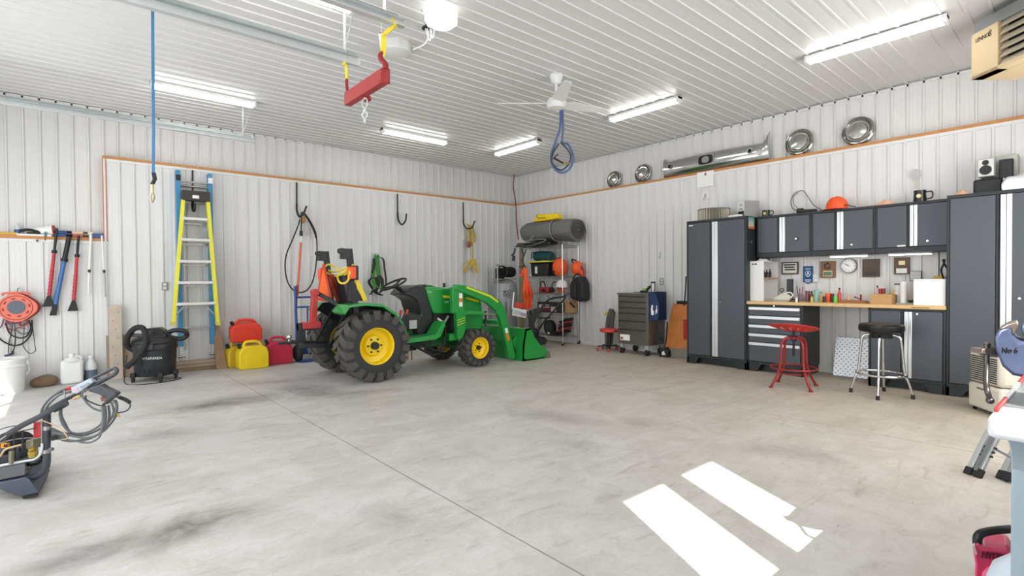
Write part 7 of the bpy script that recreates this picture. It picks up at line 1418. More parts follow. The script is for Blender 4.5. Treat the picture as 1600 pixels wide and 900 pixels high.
# wooden panel with red handle leaning on the wall left of the cabinets
t = thing('wooden_sled', 'varnished orange wooden panel with red handle leaning beside the left tall cabinet', 'panel', (-0.20, -4.36, 0), RZ)
wv = mat('varnished_wood', (205, 125, 60), 0.4, 0, 0.35, 9)
x0 = -(RW(1038, 520, .2).y + 4.36); x1 = 0.235; zt2 = RW(1060, 475, .12).z
m = M(); m.hull([(x0, -0.05, 0.02), (x1, -0.05, 0.02), (x1, 0.08, zt2), (x0 + 0.12, 0.08, zt2)], (0, -0.02, 0)); obj('panel', m, wv, t, bevel=0.004)
m = M(); m.hull([(x0, -0.073, 0.0), (x1, -0.073, 0.0), (x1, -0.055, 0.16), (x0, -0.058, 0.14)], (0, -0.012, 0)); obj('worn_base', m, mat('worn_grey', (135, 128, 118), 0.7, 0, 0.3, 14), t, bevel=0.003)
m = M(); m.box(-0.02, 0.06, -0.055, -0.02, 0.30, 0.62); obj('red_plate', m, red_p, t, bevel=0.006); m = M(); m.tube(curve([(0.08, -0.05, 0.30), (0.115, -0.06, 0.40), (0.115, -0.05, 0.48), (0.08, -0.03, 0.58)], 5), 0.013, 8); obj('handle', m, black_p, t)
t = thing('black_bar', 'black bar lying across the top of the wooden panel', 'bar', (-0.12, -4.38, zt2 + 0.0), RZ); m = M(); m.box(-0.22, 0.21, -0.03, 0.03, 0.0, 0.05); obj('bar', m, black_p, t, bevel=0.008)
t = thing('black_cable', 'thin black cable hanging beside the left tall cabinet', 'cable', (-0.30, -4.585, 0.9)); m = M(); m.tube(curve([RW(1072, 432, .30), RW(1071, 455, .30), RW(1069, 478, .28)], 5), 0.010, 6); obj('cable_body', m, black_r, t, world=True)
# red rolling shop stool + gloves
p = FL(951, 546); p = V((-0.42, RW(952, 540, .42).y, 0))
t = thing('rolling_stool', 'low rolling shop stool with red round seat beside the tool chest', 'stool', p, RZ)
zs_ = RW(950, 516, .42).z
m = M(); m.lathe([(0.15, 0), (0.165, 0.01), (0.165, 0.05), (0.15, 0.06), (0.001, 0.062)], (0,0,zs_ - 0.03), n=32); obj('seat', m, mat('seat_red', (205, 60, 48), 0.4), t)
m = M(); m.cyl((0,0,0.10), (0,0,zs_ - 0.03), 0.030, n=16); m.cyl((0,0,0.08), (0,0,0.16), 0.04, n=16); obj('gas_column', m, black_p, t); m = M(); m.tube([(0.03, -0.02, zs_ - 0.05), (0.12, -0.08, zs_ - 0.09)], 0.012, 8); obj('lever', m, black_p, t)
for k in range(5):
    a_ = 2*PI*k/5 + 0.3; e = V((math.cos(a_)*0.21, math.sin(a_)*0.21, 0.085)); m = M(); m.bar((0,0,0.10), e, 0.03, 0.02); lg = obj('leg', m, black_p, t, bevel=0.004); m = M(); m.cyl(e + V((-0.012, 0, -0.055)), e + V((0.012, 0, -0.055)), 0.030, n=18); obj('caster_wheel', m, mat('caster_red', (190, 90, 75), 0.5), lg)
t = thing('work_gloves', 'grey and yellow glove-like bundle standing behind the red stool seat', 'gloves', (p.x + 0.20, p.y + 0.13, 0), RZ); gg = mat('glove_grey', (95, 95, 92), 0.8, 0, 0.2, 20)
m = M(); m.tube(curve([(-0.06, 0, 0.0), (-0.07, 0, 0.30), (-0.03, 0, 0.55), (0.03, 0, 0.72)], 6), [0.05]*19, 10); m.tube(curve([(-0.02, 0.03, 0.1), (0.02, 0.02, 0.45), (0.07, 0.0, 0.68)], 6), 0.035, 10); obj('sleeve', m, gg, t); m = M(); m.tube([(-0.11, -0.03, 0.63), (-0.03, -0.04, 0.66)], 0.022, 8); obj('yellow_cuff', m, mat('dull_yellow', (215, 190, 80), 0.6), t)

# ================================================================ STOOLS AND CHECKER PLATE
p = V((-1.31, -6.395, 0)); rs = mat('stool_red', (150, 42, 44), 0.42, 0.2, 0.12)
t = thing('bar_stool', 'dark red iron stool with tractor-style seat in front of the drawer cabinet', 'stool', p, RZ + 0.2)
zst = 0.70
cen = p
def fr_(p_): return V(p_)
a0 = FL(1203, 606); a1 = FL(1265, 612); a2 = FL(1277, 603); a3 = FL(1217, 598)
Ti = (Matrix.Translation(p) @ Matrix.Rotation(RZ, 4, 'Z')).inverted()
feet = [V((-0.235, -0.235, 0)), V((0.235, -0.235, 0)), V((0.235, 0.235, 0)), V((-0.235, 0.235, 0))]
for fp in feet:
    d_ = fp.normalized(); m = M()
    m.tube(curve([V((d_.x*0.03, d_.y*0.03, 0.575)), V((d_.x*0.10, d_.y*0.10, 0.57)), V((d_.x*0.155, d_.y*0.155, 0.50)), V((d_.x*0.165, d_.y*0.165, 0.30)), V((d_.x*0.185, d_.y*0.185, 0.20)), V((d_.x*0.235, d_.y*0.235, 0.09)), V((d_.x*0.283, d_.y*0.283, 0.015))], 6), 0.014, 10); lg = obj('leg', m, rs, t)
    m = M(); m.cyl((d_.x*0.285, d_.y*0.285, 0), (d_.x*0.285, d_.y*0.285, 0.016), 0.024, n=14); obj('foot_pad', m, rs, lg)
m = M(); m.torus((0,0,0.225), (0,0,1), 0.245, 0.011, 44, 8); obj('foot_ring', m, rs, t); m = M(); m.torus((0,0,0.165), (0,0,1), 0.155, 0.008, 36, 8); m.torus((0,0,0.57), (0,0,1), 0.045, 0.012, 24, 8); obj('inner_ring', m, rs, t)
m = M(); m.cyl((0,0,0.36), (0,0,0.66), 0.013, n=12); m.cyl((0,0,0.54), (0,0,0.60), 0.03, n=14); obj('screw_spindle', m, dark_m, t)
# seat pan: half-round tractor seat with slots
n1, n2 = 10, 30; sr = mat('seat_bright_red', (190, 52, 46), 0.4, 0.1, 0.1); seat = M(); 
ys_t = Matrix.Rotation(0.25, 4, 'Z')
def spt(r, a):                                     # r 0..1, angle
    k_ = 0.20*(1 + 0.18*math.cos(a)**2); x = k_*math.cos(a)*r*1.10; y = -k_*math.sin(a)*r*0.85 + 0.0
    dish = 0.075*r**2.5*(0.6 + 0.6*max(0, -math.sin(a)*-1)); return ys_t @ V((x, y, zst - 0.05 + dish + 0.10*(-x if False else 0) - 0.22*x*0.35))
for ri in range(6):
    for k in range(36):
        r0, r1 = ri/6, (ri+1)/6; am, bm_ = 2*PI*k/36, 2*PI*(k+1)/36
        if ri in (3, 4) and k % 3 == 1: continue
        q = [spt(r0, am), spt(r1, am), spt(r1, bm_), spt(r0, bm_)]; seat.hull(q, (0, 0, -0.005))
seat.T = Matrix.Identity(4); rim_ = [spt(1, 2*PI*k/36) for k in range(36)]; seat.tube(rim_, 0.007, 6, closed=True)
obj('seat', seat, sr, t)
# black round stool
p = V((-1.11, -7.20, 0))
t = thing('bar_stool', 'chrome four-leg stool with black padded round seat in front of the base cabinet', 'stool', p, RZ + 0.05)
m = M(); m.lathe([(0.16, 0.685), (0.195, 0.69), (0.205, 0.71), (0.203, 0.755), (0.185, 0.772), (0.001, 0.778)], n=44); obj('seat', m, mat('vinyl_black', (22, 22, 22), 0.3), t)
m = M(); m.lathe([(0.10, 0.62), (0.11, 0.685)], n=24); m.cyl((0,0,0.50+0.12), (0,0,0.685), 0.05, n=18); obj('swivel', m, dark_m, t)
for k in range(4):
    a_ = k*PI/2 + 0.09; d_ = V((math.cos(a_), math.sin(a_), 0)); m = M()
    m.tube(curve([d_*0.02 + V((0,0,0.655)), d_*0.10 + V((0,0,0.655)), d_*0.155 + V((0,0,0.635)), d_*0.175 + V((0,0,0.57)), d_*0.205 + V((0,0,0.26)), d_*0.235 + V((0,0,0.17)), d_*0.275 + V((0,0,0.03))], 7), 0.0125, 10); lg = obj('leg', m, chrome, t)
    m = M(); m.cyl(d_*0.272 + V((0,0,0.0)), d_*0.272 + V((0,0,0.045)), 0.019, 0.017, 14); obj('rubber_foot', m, black_r, lg)
m = M(); m.torus((0,0,0.235), (0,0,1), 0.222, 0.011, 48, 8); obj('foot_ring', m, chrome, t)
# checker plate leaning
pl = mat('diamond_plate', (165, 168, 170), 0.35, 0.8, 0.04); pl2 = mat('diamond_bright', (235, 236, 238), 0.3, 0.6, 0.02)
ya = RW(1303, 560, .12).y; yb_ = RW(1357, 560, .12).y; W_ = ya - yb_; zz = RW(1304, 526.5, .05).z
t = thing('checker_plate', 'square diamond-plate aluminium sheet leaning on the wall under the worktop', 'metal sheet', (-0.13, ya, 0), RZ)
m = M(); m.hull([(0, -0.02, 0.0), (W_, -0.02, 0.0), (W_, 0.09, zz), (0, 0.09, zz)], (0, -0.004, 0)); o = obj('sheet', m, pl, t)
m = M(); sl = V((0, 0.11, zz)); L2 = sl.length; up_ = sl.normalized(); nn = V((1,0,0)).cross(up_)
m.T = Matrix.Identity(4); rr_ = 0
for j in range(16):
    for i in range(14):
        cx = (i + 0.5)*W_/14; cz = (j + 0.5)*L2/16; s = 1 if (i + j) % 2 else -1; c = V((cx, -0.024, 0)) + up_*cz
        ax_ = (V((1,0,0))*s + up_).normalized(); ay_ = nn; m.obox(c, (0.016, 0.003, 0.005), ax_, ay_, ax_.cross(ay_))
o2 = obj('raised_diamonds', m, pl2, t); o2['kind'] = 'stuff'
# ================================================================ RIGHT FOREGROUND
cream = mat('dehumidifier_cream', (222, 216, 200), 0.45, 0, 0.03)
def CP(R_, F_, z): q = V((CAM.x, CAM.y, 0)) + rt*R_ + fw*F_; return V((q.x, q.y, z))
A = CP(4.40, 5.0, 0); dB = (-(rt*0.19 + fw*0.98)).normalized(); dn = (rt*0.98 - fw*0.19).normalized()
t = thing('dehumidifier', 'cream dehumidifier with dark front slots beside the right tall cabinet', 'dehumidifier', A + dB*0.21 + dn*0.14)
Lf, Df, Ht = 0.43, 0.30, 0.60
def dq(a, d, z): return A + dB*a + dn*d + V((0, 0, z))
def dbx(m, a0, a1, d0, d1, z0, z1): m.obox(A + dB*(a0+a1)/2 + dn*(d0+d1)/2 + V((0,0,(z0+z1)/2)), ((a1-a0)/2, (d1-d0)/2, (z1-z0)/2), dB, dn, (0,0,1))
m = M(); dbx(m, 0, Lf, 0, Df, 0.03, 0.265); obj('water_bucket', m, cream, t, world=True, bevel=0.025)
m = M(); m.prism([(0.0, 0.272), (Lf, 0.272), (Lf, 0.56), (Lf - 0.03, 0.60), (0.05, 0.60), (0.005, 0.55)], A, dB, (0,0,1), 0, 0) if False else dbx(m, 0, Lf, 0.005, Df, 0.272, Ht - 0.01); obj('upper_body', m, cream, t, world=True, bevel=0.035)
for k in range(12):
    z = 0.30 + k*0.0195; m = M(); dbx(m, 0.035, Lf - 0.05, 0.0, 0.008, z, z + 0.009); obj('slot', m, ink, t, world=True)
m = M()
q = [dq(Lf*0.5 + 0.09*math.cos(a), 0.002, 0.562 + 0.022*math.sin(a)) for a in [2*PI*k/24 for k in range(24)]]; m.tube(q, 0.003, 5, closed=True); obj('control_oval', m, grey_p, t, world=True)
m = M(); dbx(m, 0.06, 0.15, -0.001, 0.004, 0.555, 0.567); obj('badge', m, mat('badge_navy', (50, 60, 90), 0.5), t, world=True)
m = M(); dbx(m, 0.13, 0.25, -0.002, 0.004, 0.215, 0.232); obj('logo_plate', m, steel, t, world=True)
for a, d in ((0.04, 0.04), (0.04, 0.26), (0.38, 0.04), (0.38, 0.26)): c = dq(a, d, 0.016); m = M(); m.cyl(c - dB*0.01, c + dB*0.01, 0.016, n=12); obj('caster', m, black_r, t, world=True)

# workbench
bx0, bx1, by0, by1, bz = -5.985, -4.45, -9.22, -8.605, 0.92
t = thing('workbench', 'pale steel workbench with worn grey top at the right edge of the picture', 'workbench', (-5.2, -8.9, 0))
bw = mat('bench_sunlit_white', (225, 228, 230), 0.35, 0.1, 0.04); bg = mat('bench_top_grey', (128, 134, 132), 0.45, 0.2, 0.2, 25); bl_ = mat('bench_leg_blue', (158, 172, 182), 0.35, 0.2, 0.06)  # edge white includes the sunlight on it, put into the colour
m = M(); m.box(bx0 + 0.16, bx1, by0, by1 - 0.012, bz - 0.004, bz + 0.002); obj('top_sheet', m, bg, t, world=True)
m = M(); m.box(bx0, bx1, by0, by1, bz - 0.055, bz - 0.004); m.box(bx0, bx0 + 0.16, by0, by1, bz - 0.03, bz + 0.0025); o = obj('rolled_edge', m, bw, t, world=True, bevel=0.014)
m = M(); m.prism([(bx0 + 0.02, bz - 0.052), (bx0 + 0.20, bz - 0.052), (bx0 + 0.20, bz - 0.16), (bx0 + 0.115, bz - 0.16), (bx0 + 0.09, bz - 0.10)], (0, by1 - 0.035, 0), (1,0,0), (0,0,1), 0, 0.50); obj('corner_gusset', m, bl_, t, world=True, bevel=0.004)
for x, y in ((bx0 + 0.111, by1 - 0.035), (bx0 + 0.111, by0 + 0.10), (bx1 - 0.2, by1 - 0.035), (bx1 - 0.2, by0 + 0.10)):
    m = M(); m.box(x, x + 0.09, y - 0.07, y, 0.0, bz - 0.05); obj('leg', m, bl_, t, world=True, bevel=0.004)
m = M(); m.box(bx0 + 0.2, bx1 - 0.15, by0 + 0.05, by1 - 0.22, 0.16, 0.18); obj('lower_shelf', m, bl_, t, world=True)
# bench vice
t = thing('bench_vise', 'large blue-grey bench vise with hanging bar handle on the workbench', 'vise', (-5.2, -8.75, bz + 0.003))
vg = mat('vise_blue_grey', (88, 98, 128), 0.45, 0.4, 0.25, 18); vs_ = mat('vise_worn_steel', (140, 128, 120), 0.4, 0.7, 0.25, 20); F = 1.78; OFV = fw*0.12 + rt*0.118
m = M(); m.hull([RP(1556, 548, F), RP(1554, 528, F), RP(1561, 514, F), RP(1580, 508, F), RP(1583, 524, F), RP(1592, 534, F), RP(1640, 534, F), RP(1640, 600, F), RP(1600, 591, F), RP(1582, 587, F), RP(1566, 573, F)], OFV); obj('moving_jaw', m, vg, t, world=True, bevel=0.012)
m = M(); m.hull([RP(1561, 515, F), RP(1575, 507, F), RP(1588, 504, F), RP(1591, 509, F), RP(1586, 521, F), RP(1582, 523, F), RP(1580, 513, F)], OFV); obj('jaw_plate', m, vs_, t, world=True, bevel=0.003)
m = M(); m.hull([RP(1595, 507, F), RP(1640, 500, F), RP(1640, 534, F), RP(1604, 531, F), RP(1596, 520, F)], OFV); m.hull([RP(1610, 560, F), RP(1680, 560, F), RP(1690, 607, F - 0.02), RP(1604, 607, F - 0.02)], OFV); obj('fixed_jaw', m, vg, t, world=True, bevel=0.01)
m = M(); m.tube([RP(1535, 549, F + 0.06), RP(1558, 550, F + 0.06)], 0.020, 14); m.hull([RP(1534, 553, F + 0.035), RP(1535.5, 545, F + 0.035), RP(1556, 545, F + 0.035), RP(1557, 555, F + 0.035)], FW*0.05); m.ball(RP(1542, 539, F + 0.06), 0.011, 12, 8); obj('screw_head', m, vs_, t, world=True, bevel=0.003)
m = M(); m.tube(curve([RP(1541.5, 538, F + 0.055), RP(1541.5, 575, F + 0.04), RP(1541, 598, F + 0.02), RP(1543, 612, F), RP(1547, 625, F)], 6), 0.0085, 10); m.ball(RP(1547, 626, F), 0.012, 12, 8); obj('handle_bar', m, mat('bar_steel', (90, 86, 84), 0.35, 0.8), t, world=True)
txt('lettering', 'No 6', 0.026, RP(1578, 548, F - 0.002), RT, UP, ink, t, ext=0.001)
# level on the bench edge
t = thing('spirit_level', 'red and white bar lying along the left edge of the workbench top', 'bar', (-5.3, by1 - 0.012, bz + 0.003))
y_ = by1 - 0.012
def be(u0, v0): p = FL(u0, v0, bz + 0.012); return V((p.x, y_, bz + 0.012))
xs = [be(1553, 638).x, be(1565, 620).x, be(1580, 597).x, be(1597, 575).x]
for k, (a, b_, mm, nm) in enumerate(((xs[0], xs[1], red_p, 'red_end'), (xs[1], xs[2], white_p, 'white_middle'), (xs[2], xs[3], red_p, 'red_end'))):
    m = M(); m.box(a, b_, y_ - 0.005, y_ + 0.005, bz + 0.003, bz + 0.014); obj(nm, m, mm, t, world=True, bevel=0.003)
# folded aluminium ladder behind the bench
al = mat('ladder_alu', (205, 207, 208), 0.3, 0.75, 0.04)
t = thing('folding_ladder', 'folded aluminium ladder with black feet leaning behind the workbench', 'ladder', (-3.3, -8.35, 0))
def rail(u0, v0, u1, v1, F0, F1, w=0.055):
    a = RP(u0, v0, F0); b_ = RP(u1, v1, F1); w *= 0.75; m = M(); m.bar(a, b_, 0.022, w, FW*-1); ra = obj('rail', m, al, t, world=True, bevel=0.003)
    d = (b_ - a).normalized(); m = M(); m.bar(a - d*0.035, a + d*0.02, 0.028, w + 0.012, FW*-1); obj('foot', m, black_r, ra, world=True, bevel=0.003)
    for k in range(1, 4): c = a + d*(0.09 + 0.03*k); m = M(); m.cyl(c - FW*0.0, c - FW*0.032, 0.007, n=8); obj('rivet', m, dark_m, ra, world=True)
rail(1515, 735, 1546, 672, 3.34, 3.36, 0.05); rail(1530, 738, 1560, 678, 3.28, 3.30, 0.05); rail(1567, 741, 1592, 690, 3.25, 3.30, 0.05); rail(1578, 744, 1604, 690, 3.2, 3.25, 0.05)
m = M(); m.tube([RP(1542, 695, 3.31), RP(1590, 720, 3.22)], 0.008, 8); m.bar(RP(1524, 735, 3.29), RP(1552, 680, 3.31), 0.012, 0.018, FW*-1); obj('spreader', m, grey_p, t, world=True)
# pink machine
t = thing('pressure_gun_caddy', 'pink plastic machine with black handle and HYDRO lettering on the floor by the bench leg', 'machine', (-5.35, -8.35, 0))
pk = mat('hot_pink', (226, 70, 112), 0.4, 0, 0.10, 12); F = 1.95
b0 = CP(1.78, 1.95, 0)
m = M(); m.hull([RP(1520, 862, F), RP(1527, 850, F), RP(1534, 856, F), RP(1575, 859, F), RP(1584, 875, F), RP(1584, 905, F), RP(1640, 960, F), RP(1640, 985, F), RP(1526, 985, F), RP(1523, 900, F), RP(1524, 882, F)], fw*0.12 + rt*0.11); obj('body', m, pk, t, world=True, bevel=0.012)
m = M(); m.tube(curve([RP(1529, 860, F + .03), RP(1527, 846, F + .03), RP(1530, 836, F + .03), RP(1542, 831, F + .03), RP(1565, 828, F + .03), RP(1590, 828, F + .04), RP(1600, 842, F + .04), RP(1600, 870, F + .04)], 6), 0.015, 12); obj('handle', m, black_p, t, world=True)
txt('lettering', 'HYDRO', 0.036, RP(1556, 870, F - 0.004), (RT - UP*0.13), (UP + RT*0.13), mat('dark_maroon', (90, 25, 45), 0.5), t, ext=0.002, squash=0.85); txt('lettering', 'XIUII', 0.036, RP(1566, 885, F - 0.004), (RT - UP*0.2), (UP + RT*0.2), mat('dark_maroon', (90, 25, 45), 0.5), t, ext=0.002, squash=0.85)
m = M(); m.cyl(RP(1557, 903, F + 0.02), RP(1557, 903, F - 0.03), 0.030, n=24); obj('blue_dial', m, mat('dial_blue', (50, 110, 190), 0.35), t, world=True); m = M(); m.torus(RP(1555, 904, F - 0.005), FW, 0.042, 0.008, 24, 8); obj('dial_ring', m, mat('light_pink', (235, 110, 150), 0.4), t, world=True)
m = M(); m.hull([RP(1519, 855, F - .005), RP(1523, 852, F - .005), RP(1527, 866, F - .005), RP(1524, 868, F - .005)], fw*0.02 + rt*0.018); obj('pale_latch', m, mat('pale_pink', (235, 200, 205), 0.4), t, world=True)
# pale jug in the corner of the picture
t = thing('jug', 'pale blue-white plastic jug with white cap at the bottom right corner', 'jug', (-5.8, -8.35, 0)); F = 1.62; wb2 = mat('jug_pale_blue', (205, 215, 225), 0.3, 0, 0.04)
c = RP(1608, 900, F); c.z = 0; 
m = M(); m.T = Matrix.Translation(c); z9 = RP(1600, 874, F).z; m.lathe([(0.001, 0), (0.095, 0.0), (0.10, 0.02), (0.10, z9 - 0.09), (0.085, z9 - 0.04), (0.045, z9), (0.035, z9 + 0.01)], n=32); obj('body', m, wb2, t, world=True)
m = M(); m.T = Matrix.Translation(c); m.lathe([(0.030, z9), (0.040, z9 + 0.012), (0.040, z9 + 0.04), (0.02, z9 + 0.045)], n=24); obj('cap', m, white_p, t, world=True)
m = M(); m.tube(curve([c + RT*-0.05 + V((0,0,z9 - 0.02)) - FW*0.05, c + RT*-0.08 - FW*0.07 + V((0,0,z9 - 0.06)), c - RT*0.075 - FW*0.07 + V((0,0,z9 - 0.14))], 5), 0.012, 8); obj('handle', m, mat('jug_handle_blue', (150, 170, 195), 0.4), t, world=True)

# ================================================================ PRESSURE WASHER (left foreground)
pf = mat('washer_dark_grey', (62, 66, 74), 0.42, 0.1, 0.08); pm = mat('washer_slab_grey', (92, 94, 98), 0.5, 0.1, 0.1); hg = mat('washer_hose_grey', (98, 102, 104), 0.55, 0, 0.1); pb_ = mat('washer_blue_grey', (70, 78, 92), 0.45, 0.1, 0.06)
F = 3.10; OFW = fw*0.36 - rt*0.25
t = thing('pressure_washer', 'dark grey pressure washer with folded handle and coiled grey hose at the left edge', 'pressure washer', FL(20, 776))
def A_(u, v, dF=0.0): return RP(u/7.26, 570 + v/7.26, F + dF)
def B_(u, v, dF=0.0): return RP(u/7.26, 660 + v/7.26, F + dF)
def tb(nm, pts, r, mm=pf, n=10, k=6, parent=None):
    m = M(); m.tube(curve(pts, k), r*0.52, n); return obj(nm, m, mm, parent or t, world=True)
# handle
hd = tb('handle', [A_(1045, 160), A_(1160, 105), A_(1270, 52), A_(1310, 40), A_(1325, 70), A_(1300, 110), A_(1180, 175), A_(1060, 230)], 0.017)
tb('handle_grip', [A_(1300, 38, -.01), A_(1325, 62, -.01), A_(1310, 100, -.01), A_(1250, 140, -.01)], 0.022, pf)
tb('handle_tube', [A_(1300, 115), A_(1050, 245), A_(850, 345), A_(700, 420), A_(560, 505), A_(470, 590)], 0.021)
m = M(); m.hull([A_(800, 262, -.03), A_(1015, 155, -.03), A_(1050, 200, -.03), A_(870, 330, -.03), A_(815, 320, -.03)], FW*0.035); pl_ = obj('control_panel', m, mat('panel_pale_blue', (178, 190, 204), 0.4, 0, 0.06), t, world=True, bevel=0.004)
m = M(); m.hull([A_(830, 285, -.033), A_(880, 262, -.033), A_(895, 292, -.033), A_(850, 312, -.033)], FW*-0.002); obj('pink_label', m, mat('label_pink', (215, 170, 185), 0.6, 0, 0.3, 60), pl_, world=True)
m = M(); m.hull([A_(905, 250, -.033), A_(1005, 200, -.033), A_(1018, 218, -.033), A_(918, 270, -.033)], FW*-0.002); obj('grey_label', m, mat('label_grey', (150, 152, 160), 0.6, 0, 0.3, 60), pl_, world=True)
m = M(); m.hull([A_(730, 262, -.01), A_(820, 248, -.01), A_(800, 285, -.01), A_(760, 300, -.01)], FW*0.03); obj('red_lever', m, red_p, t, world=True, bevel=0.004)
tb('hook_bracket', [A_(730, 290, -.02), A_(735, 380, -.02)], 0.008, steel)
# hose coil
loops = [([(1000, 275), (930, 320), (960, 400), (1050, 490), (1160, 530)], .011, -.03),
 ([(840, 255), (700, 290), (560, 390), (480, 500), (465, 590)], .013, .02), ([(860, 240), (720, 300), (600, 400), (520, 500), (490, 570)], .012, .05), ([(800, 310), (680, 340), (560, 440), (500, 530)], .012, -.01),
 ([(690, 480), (680, 580), (720, 690), (800, 775)], .012, .0), ([(700, 475), (695, 570), (740, 670), (810, 770), (980, 770), (1130, 690), (1170, 600), (1180, 450)], .012, .03),
 ([(1190, 470), (1200, 600), (1170, 720), (1100, 800), (950, 830), (780, 800), (600, 770)], .013, -.02), ([(1230, 460), (1240, 590), (1200, 700), (1080, 810), (900, 865), (720, 850)], .013, .01),
 ([(1310, 400), (1330, 470), (1310, 590), (1230, 700), (1150, 770), (980, 840), (820, 870), (700, 855)], .012, .04), ([(1260, 420), (1290, 520), (1260, 610), (1180, 700), (1000, 790), (860, 800), (720, 770)], .012, .06),
 ([(1150, 760), (1120, 830), (1030, 880), (950, 885), (880, 870)], .011, -.03), ([(1290, 400), (1320, 480), (1290, 600)], .012, -.02), ([(1160, 470), (1170, 590), (1160, 700), (1150, 760)], .013, -.05)]
for pts, r, dF in loops: tb('hose', [A_(u, v, dF) for u, v in pts], r, hg, 8, 7)
# trigger gun and lance
m = M(); m.hull([A_(990, 275, -.06), A_(1130, 225, -.06), A_(1180, 260, -.06), A_(1310, 320, -.06), A_(1310, 345, -.06), A_(1230, 410, -.06), A_(1170, 465, -.06), A_(1140, 455, -.06), A_(1200, 400, -.06), A_(1120, 340, -.06), A_(1010, 310, -.06)], FW*0.045); gn = obj('trigger_gun', m, mat('gun_grey', (66, 68, 72), 0.45), t, world=True, bevel=0.006)
tb('trigger_guard', [A_(975, 350, -.04), A_(975, 390, -.04), A_(1040, 430, -.04), (A_(1140, 465, -.04)), A_(1190, 445, -.04), A_(1200, 400, -.04)], 0.008, black_p, parent=gn)
m = M(); m.hull([A_(1140, 370, -.062), A_(1170, 360, -.062), A_(1195, 405, -.062), A_(1160, 420, -.062)], FW*-0.003); obj('red_insert', m, mat('dull_red', (130, 60, 62), 0.5), gn, world=True)
tb('lance_knob', [A_(1290, 330, -.05), A_(1315, 325, -.05)], 0.018, black_p, parent=gn)
tb('nozzle_sleeve', [A_(1355, 370), A_(1420, 395), A_(1475, 430)], 0.021, black_r); tb('nozzle_collar', [A_(1325, 360), A_(1360, 372)], 0.014, steel)
tb('lance_tube', [A_(1478, 440), A_(1470, 490), A_(1420, 530), A_(1345, 545)], 0.008, pf); tb('brass_tip', [A_(1325, 545), A_(1352, 597)], 0.013, mat('brass', (190, 165, 80), 0.3, 0.8))
tb('brass_fitting', [A_(840, 385, -.02), A_(915, 350, -.02)], 0.018, mat('brass_pale', (205, 180, 125), 0.35, 0.6))
# ribbed wand cover
pts = curve([A_(760, 435, -.05), A_(640, 480, -.05), A_(450, 590, -.05), A_(250, 690, -.05), A_(85, 790, -.05)], 22)
m = M(); m.tube(pts, [0.0165 if i % 2 else 0.0105 for i in range(len(pts))], 12); obj('ribbed_cover', m, mat('ribbed_grey', (84, 88, 92), 0.55), t, world=True)
tb('side_tube', [A_(770, 450, -.04), A_(700, 490, -.04), A_(620, 530, -.04)], 0.014, black_p)
tb('white_rod', [A_(90, 790, -.05), A_(-60, 900, -.05)], 0.007, steel)
# frame post and base
tb('frame_post', [A_(530, 540), A_(530, 700), A_(528, 900), B_(525, 300), B_(530, 430), B_(505, 540), B_(420, 610), B_(300, 635)], 0.038, pf, 14)
for v in (715,): m = M(); m.tube([A_(530, v - 22), A_(530, v + 22)], 0.024, 16); obj('collar', m, steel, t, world=True)
m = M(); m.tube([B_(522, 305), B_(522, 345)], 0.024, 16); obj('collar', m, steel, t, world=True); m = M(); m.cyl(B_(560, 305), B_(600, 305), 0.010, n=14); obj('clamp_knob', m, grey_p, t, world=True)
m = M(); m.hull([A_(570, 720), A_(770, 810), A_(740, 850), A_(600, 860), A_(570, 840)], FW*0.02); obj('hose_bracket', m, mat('bracket_grey', (85, 88, 88), 0.5), t, world=True, bevel=0.006); m = M(); m.cyl(A_(600, 835, -.03), A_(600, 835, .02), 0.014, n=16); obj('bracket_knob', m, black_p, t, world=True)
m = M(); m.tube([A_(430, 650, .03), A_(432, 820, .03)], 0.021, 14); m.tube([A_(460, 660, .0), A_(462, 810, .0)], 0.012, 12); obj('soap_bottle', m, mat('bottle_red', (175, 35, 42), 0.35), t, world=True)
tb('chrome_rod', [A_(470, 620, -.03), A_(472, 900, -.03)], 0.005, steel)
tb('tan_hose', [A_(470, 630, -.04), A_(600, 680, -.04), A_(700, 740, -.04), A_(765, 830, -.04), A_(700, 850, -.03)], 0.006, mat('tan_hose', (200, 175, 130), 0.5))
tb('top_wire', [A_(0, 735), A_(120, 700), A_(250, 690)], 0.006, pf); tb('guard_wire', [A_(20, 790, -.02), A_(150, 775, -.02), A_(260, 750, -.02), A_(400, 720, -.02)], 0.007, black_p)
for u in (165, 262): tb('guard_wire', [A_(u, 765, -.02), A_(u, 920, -.02), B_(u, 330, -.02)], 0.010, black_p)
tb('guard_wire', [A_(0, 890, -.02), A_(150, 850, -.02), A_(330, 830, -.02), A_(430, 840, -.02)], 0.006, grey_p)
tb('yellow_hose', [B_(0, 390, -.03), B_(60, 310, -.03), B_(160, 275, -.03), B_(240, 255, -.03)], 0.010, mat('tan_hose', (200, 175, 130), 0.5))
m = M(); m.obox(B_(80, 390, 0.10), (0.10, 0.08, 0.035), RT, FW, UP); m.obox(B_(30, 350, 0.08), (0.06, 0.06, 0.03), RT, FW, UP); m.obox(B_(240, 350, 0.10), (0.03, 0.05, 0.05), RT, FW, UP); m.cyl(B_(290, 285, .06), B_(290, 285, .14), 0.02); obj('pump_motor', m, mat('motor_dark', (58, 60, 62), 0.5, 0.3, 0.3, 30), t, world=True, bevel=0.01)
m = M(); m.obox(B_(60, 262, -.02), (0.017, 0.01, 0.013), RT, FW, UP); obj('orange_sticker', m, mat('amber_label', (225, 150, 30), 0.5, 0, 0.3, 60), t, world=True); m = M(); m.obox(B_(62, 268, -.031), (0.010, 0.001, 0.008), RT, FW, UP); obj('sticker_symbol', m, ink, t, world=True)
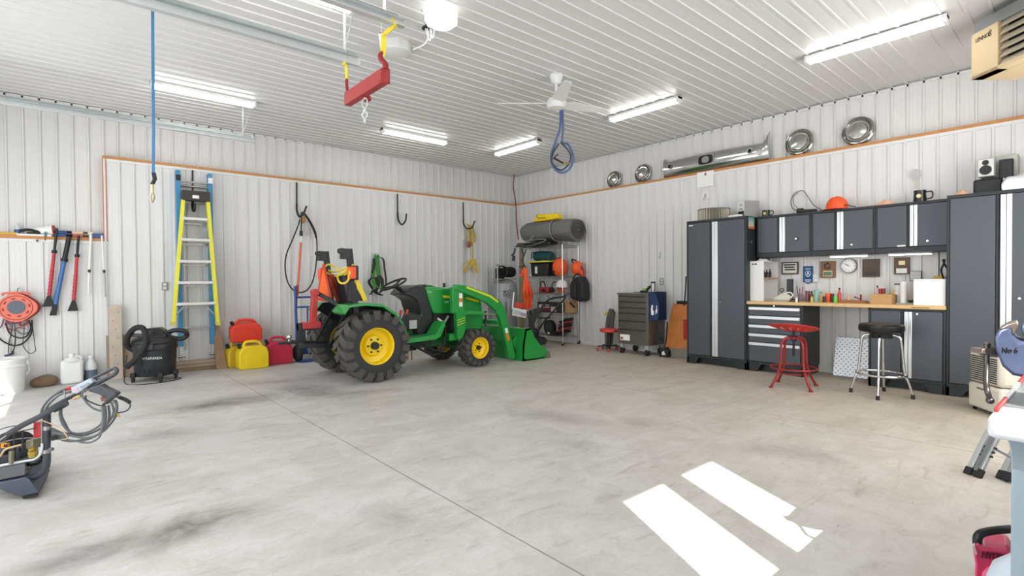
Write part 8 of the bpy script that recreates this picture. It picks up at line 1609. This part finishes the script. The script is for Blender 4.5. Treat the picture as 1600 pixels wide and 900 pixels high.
m = M(); m.cyl(B_(370, 330, -.02), B_(370, 395, -.02), 0.023, 0.019, 6); m.cyl(B_(400, 300, .0), B_(340, 310, .0), 0.012, n=8); obj('brass_pump_head', m, mat('brass', (190, 165, 80), 0.3, 0.8), t, world=True)
m = M(); m.obox(B_(385, 240, .03), (0.022, 0.03, 0.028), RT, FW, UP); obj('valve_block', m, mat('khaki_metal', (135, 130, 110), 0.4, 0.4), t, world=True, bevel=0.006); m = M(); m.obox(B_(130, 400, -.04), (0.009, 0.01, 0.038), RT, FW, UP); obj('strut', m, mat('khaki_metal', (135, 130, 110), 0.4, 0.4), t, world=True, bevel=0.003)
tb('tray_rim', [B_(-120, 520, -.03), B_(0, 493, -.03), B_(280, 440, -.03), B_(390, 420, -.03), B_(450, 370, -.03), B_(475, 300, -.03), B_(478, 240, -.03)], 0.013, mat('bright_tube', (215, 218, 222), 0.3, 0.5))
tb('tray_tube', [B_(-120, 540, .03), B_(280, 480, .03), B_(420, 460, .02), B_(490, 390, .0)], 0.026, black_p)
m = M(); m.hull([B_(-200, 550, -.03), B_(285, 462, -.03), B_(290, 605, -.03), B_(-200, 705, -.03)], OFW); obj('base_tray', m, pm, t, world=True, bevel=0.008)
m = M(); zf = 0.012
w0 = [B_(-200, 725, -.05), B_(290, 628, -.05), B_(330, 650, -.05), B_(440, 800, -.05), B_(245, 845, -.05), B_(-60, 745, -.05)]
m.hull(w0, OFW); obj('splash_skirt', m, pb_, t, world=True, bevel=0.006)
m = M(); m.hull([B_(310, 520, .0), B_(350, 512, .06), B_(410, 560, .15), B_(452, 640, .25), B_(458, 785, .25), B_(440, 795, .12), B_(330, 650, .0), B_(300, 600, .0)], rt*-0.02); obj('end_plate', m, mat('end_plate_dark', (66, 66, 62), 0.6, 0, 0.15, 14), t, world=True, bevel=0.004)
m = M(); m.hull([B_(250, 848, -.05), B_(415, 812, -.05), B_(425, 838, -.05), B_(255, 872, -.05)], OFW*0.9); obj('rubber_foot', m, black_r, t, world=True, bevel=0.004)
wz = CP(-3.35, 3.45, 0.14); m = M(); m.cyl(wz - rt*0.04, wz + rt*0.04, 0.14, n=30); obj('wheel', m, black_r, t, world=True)
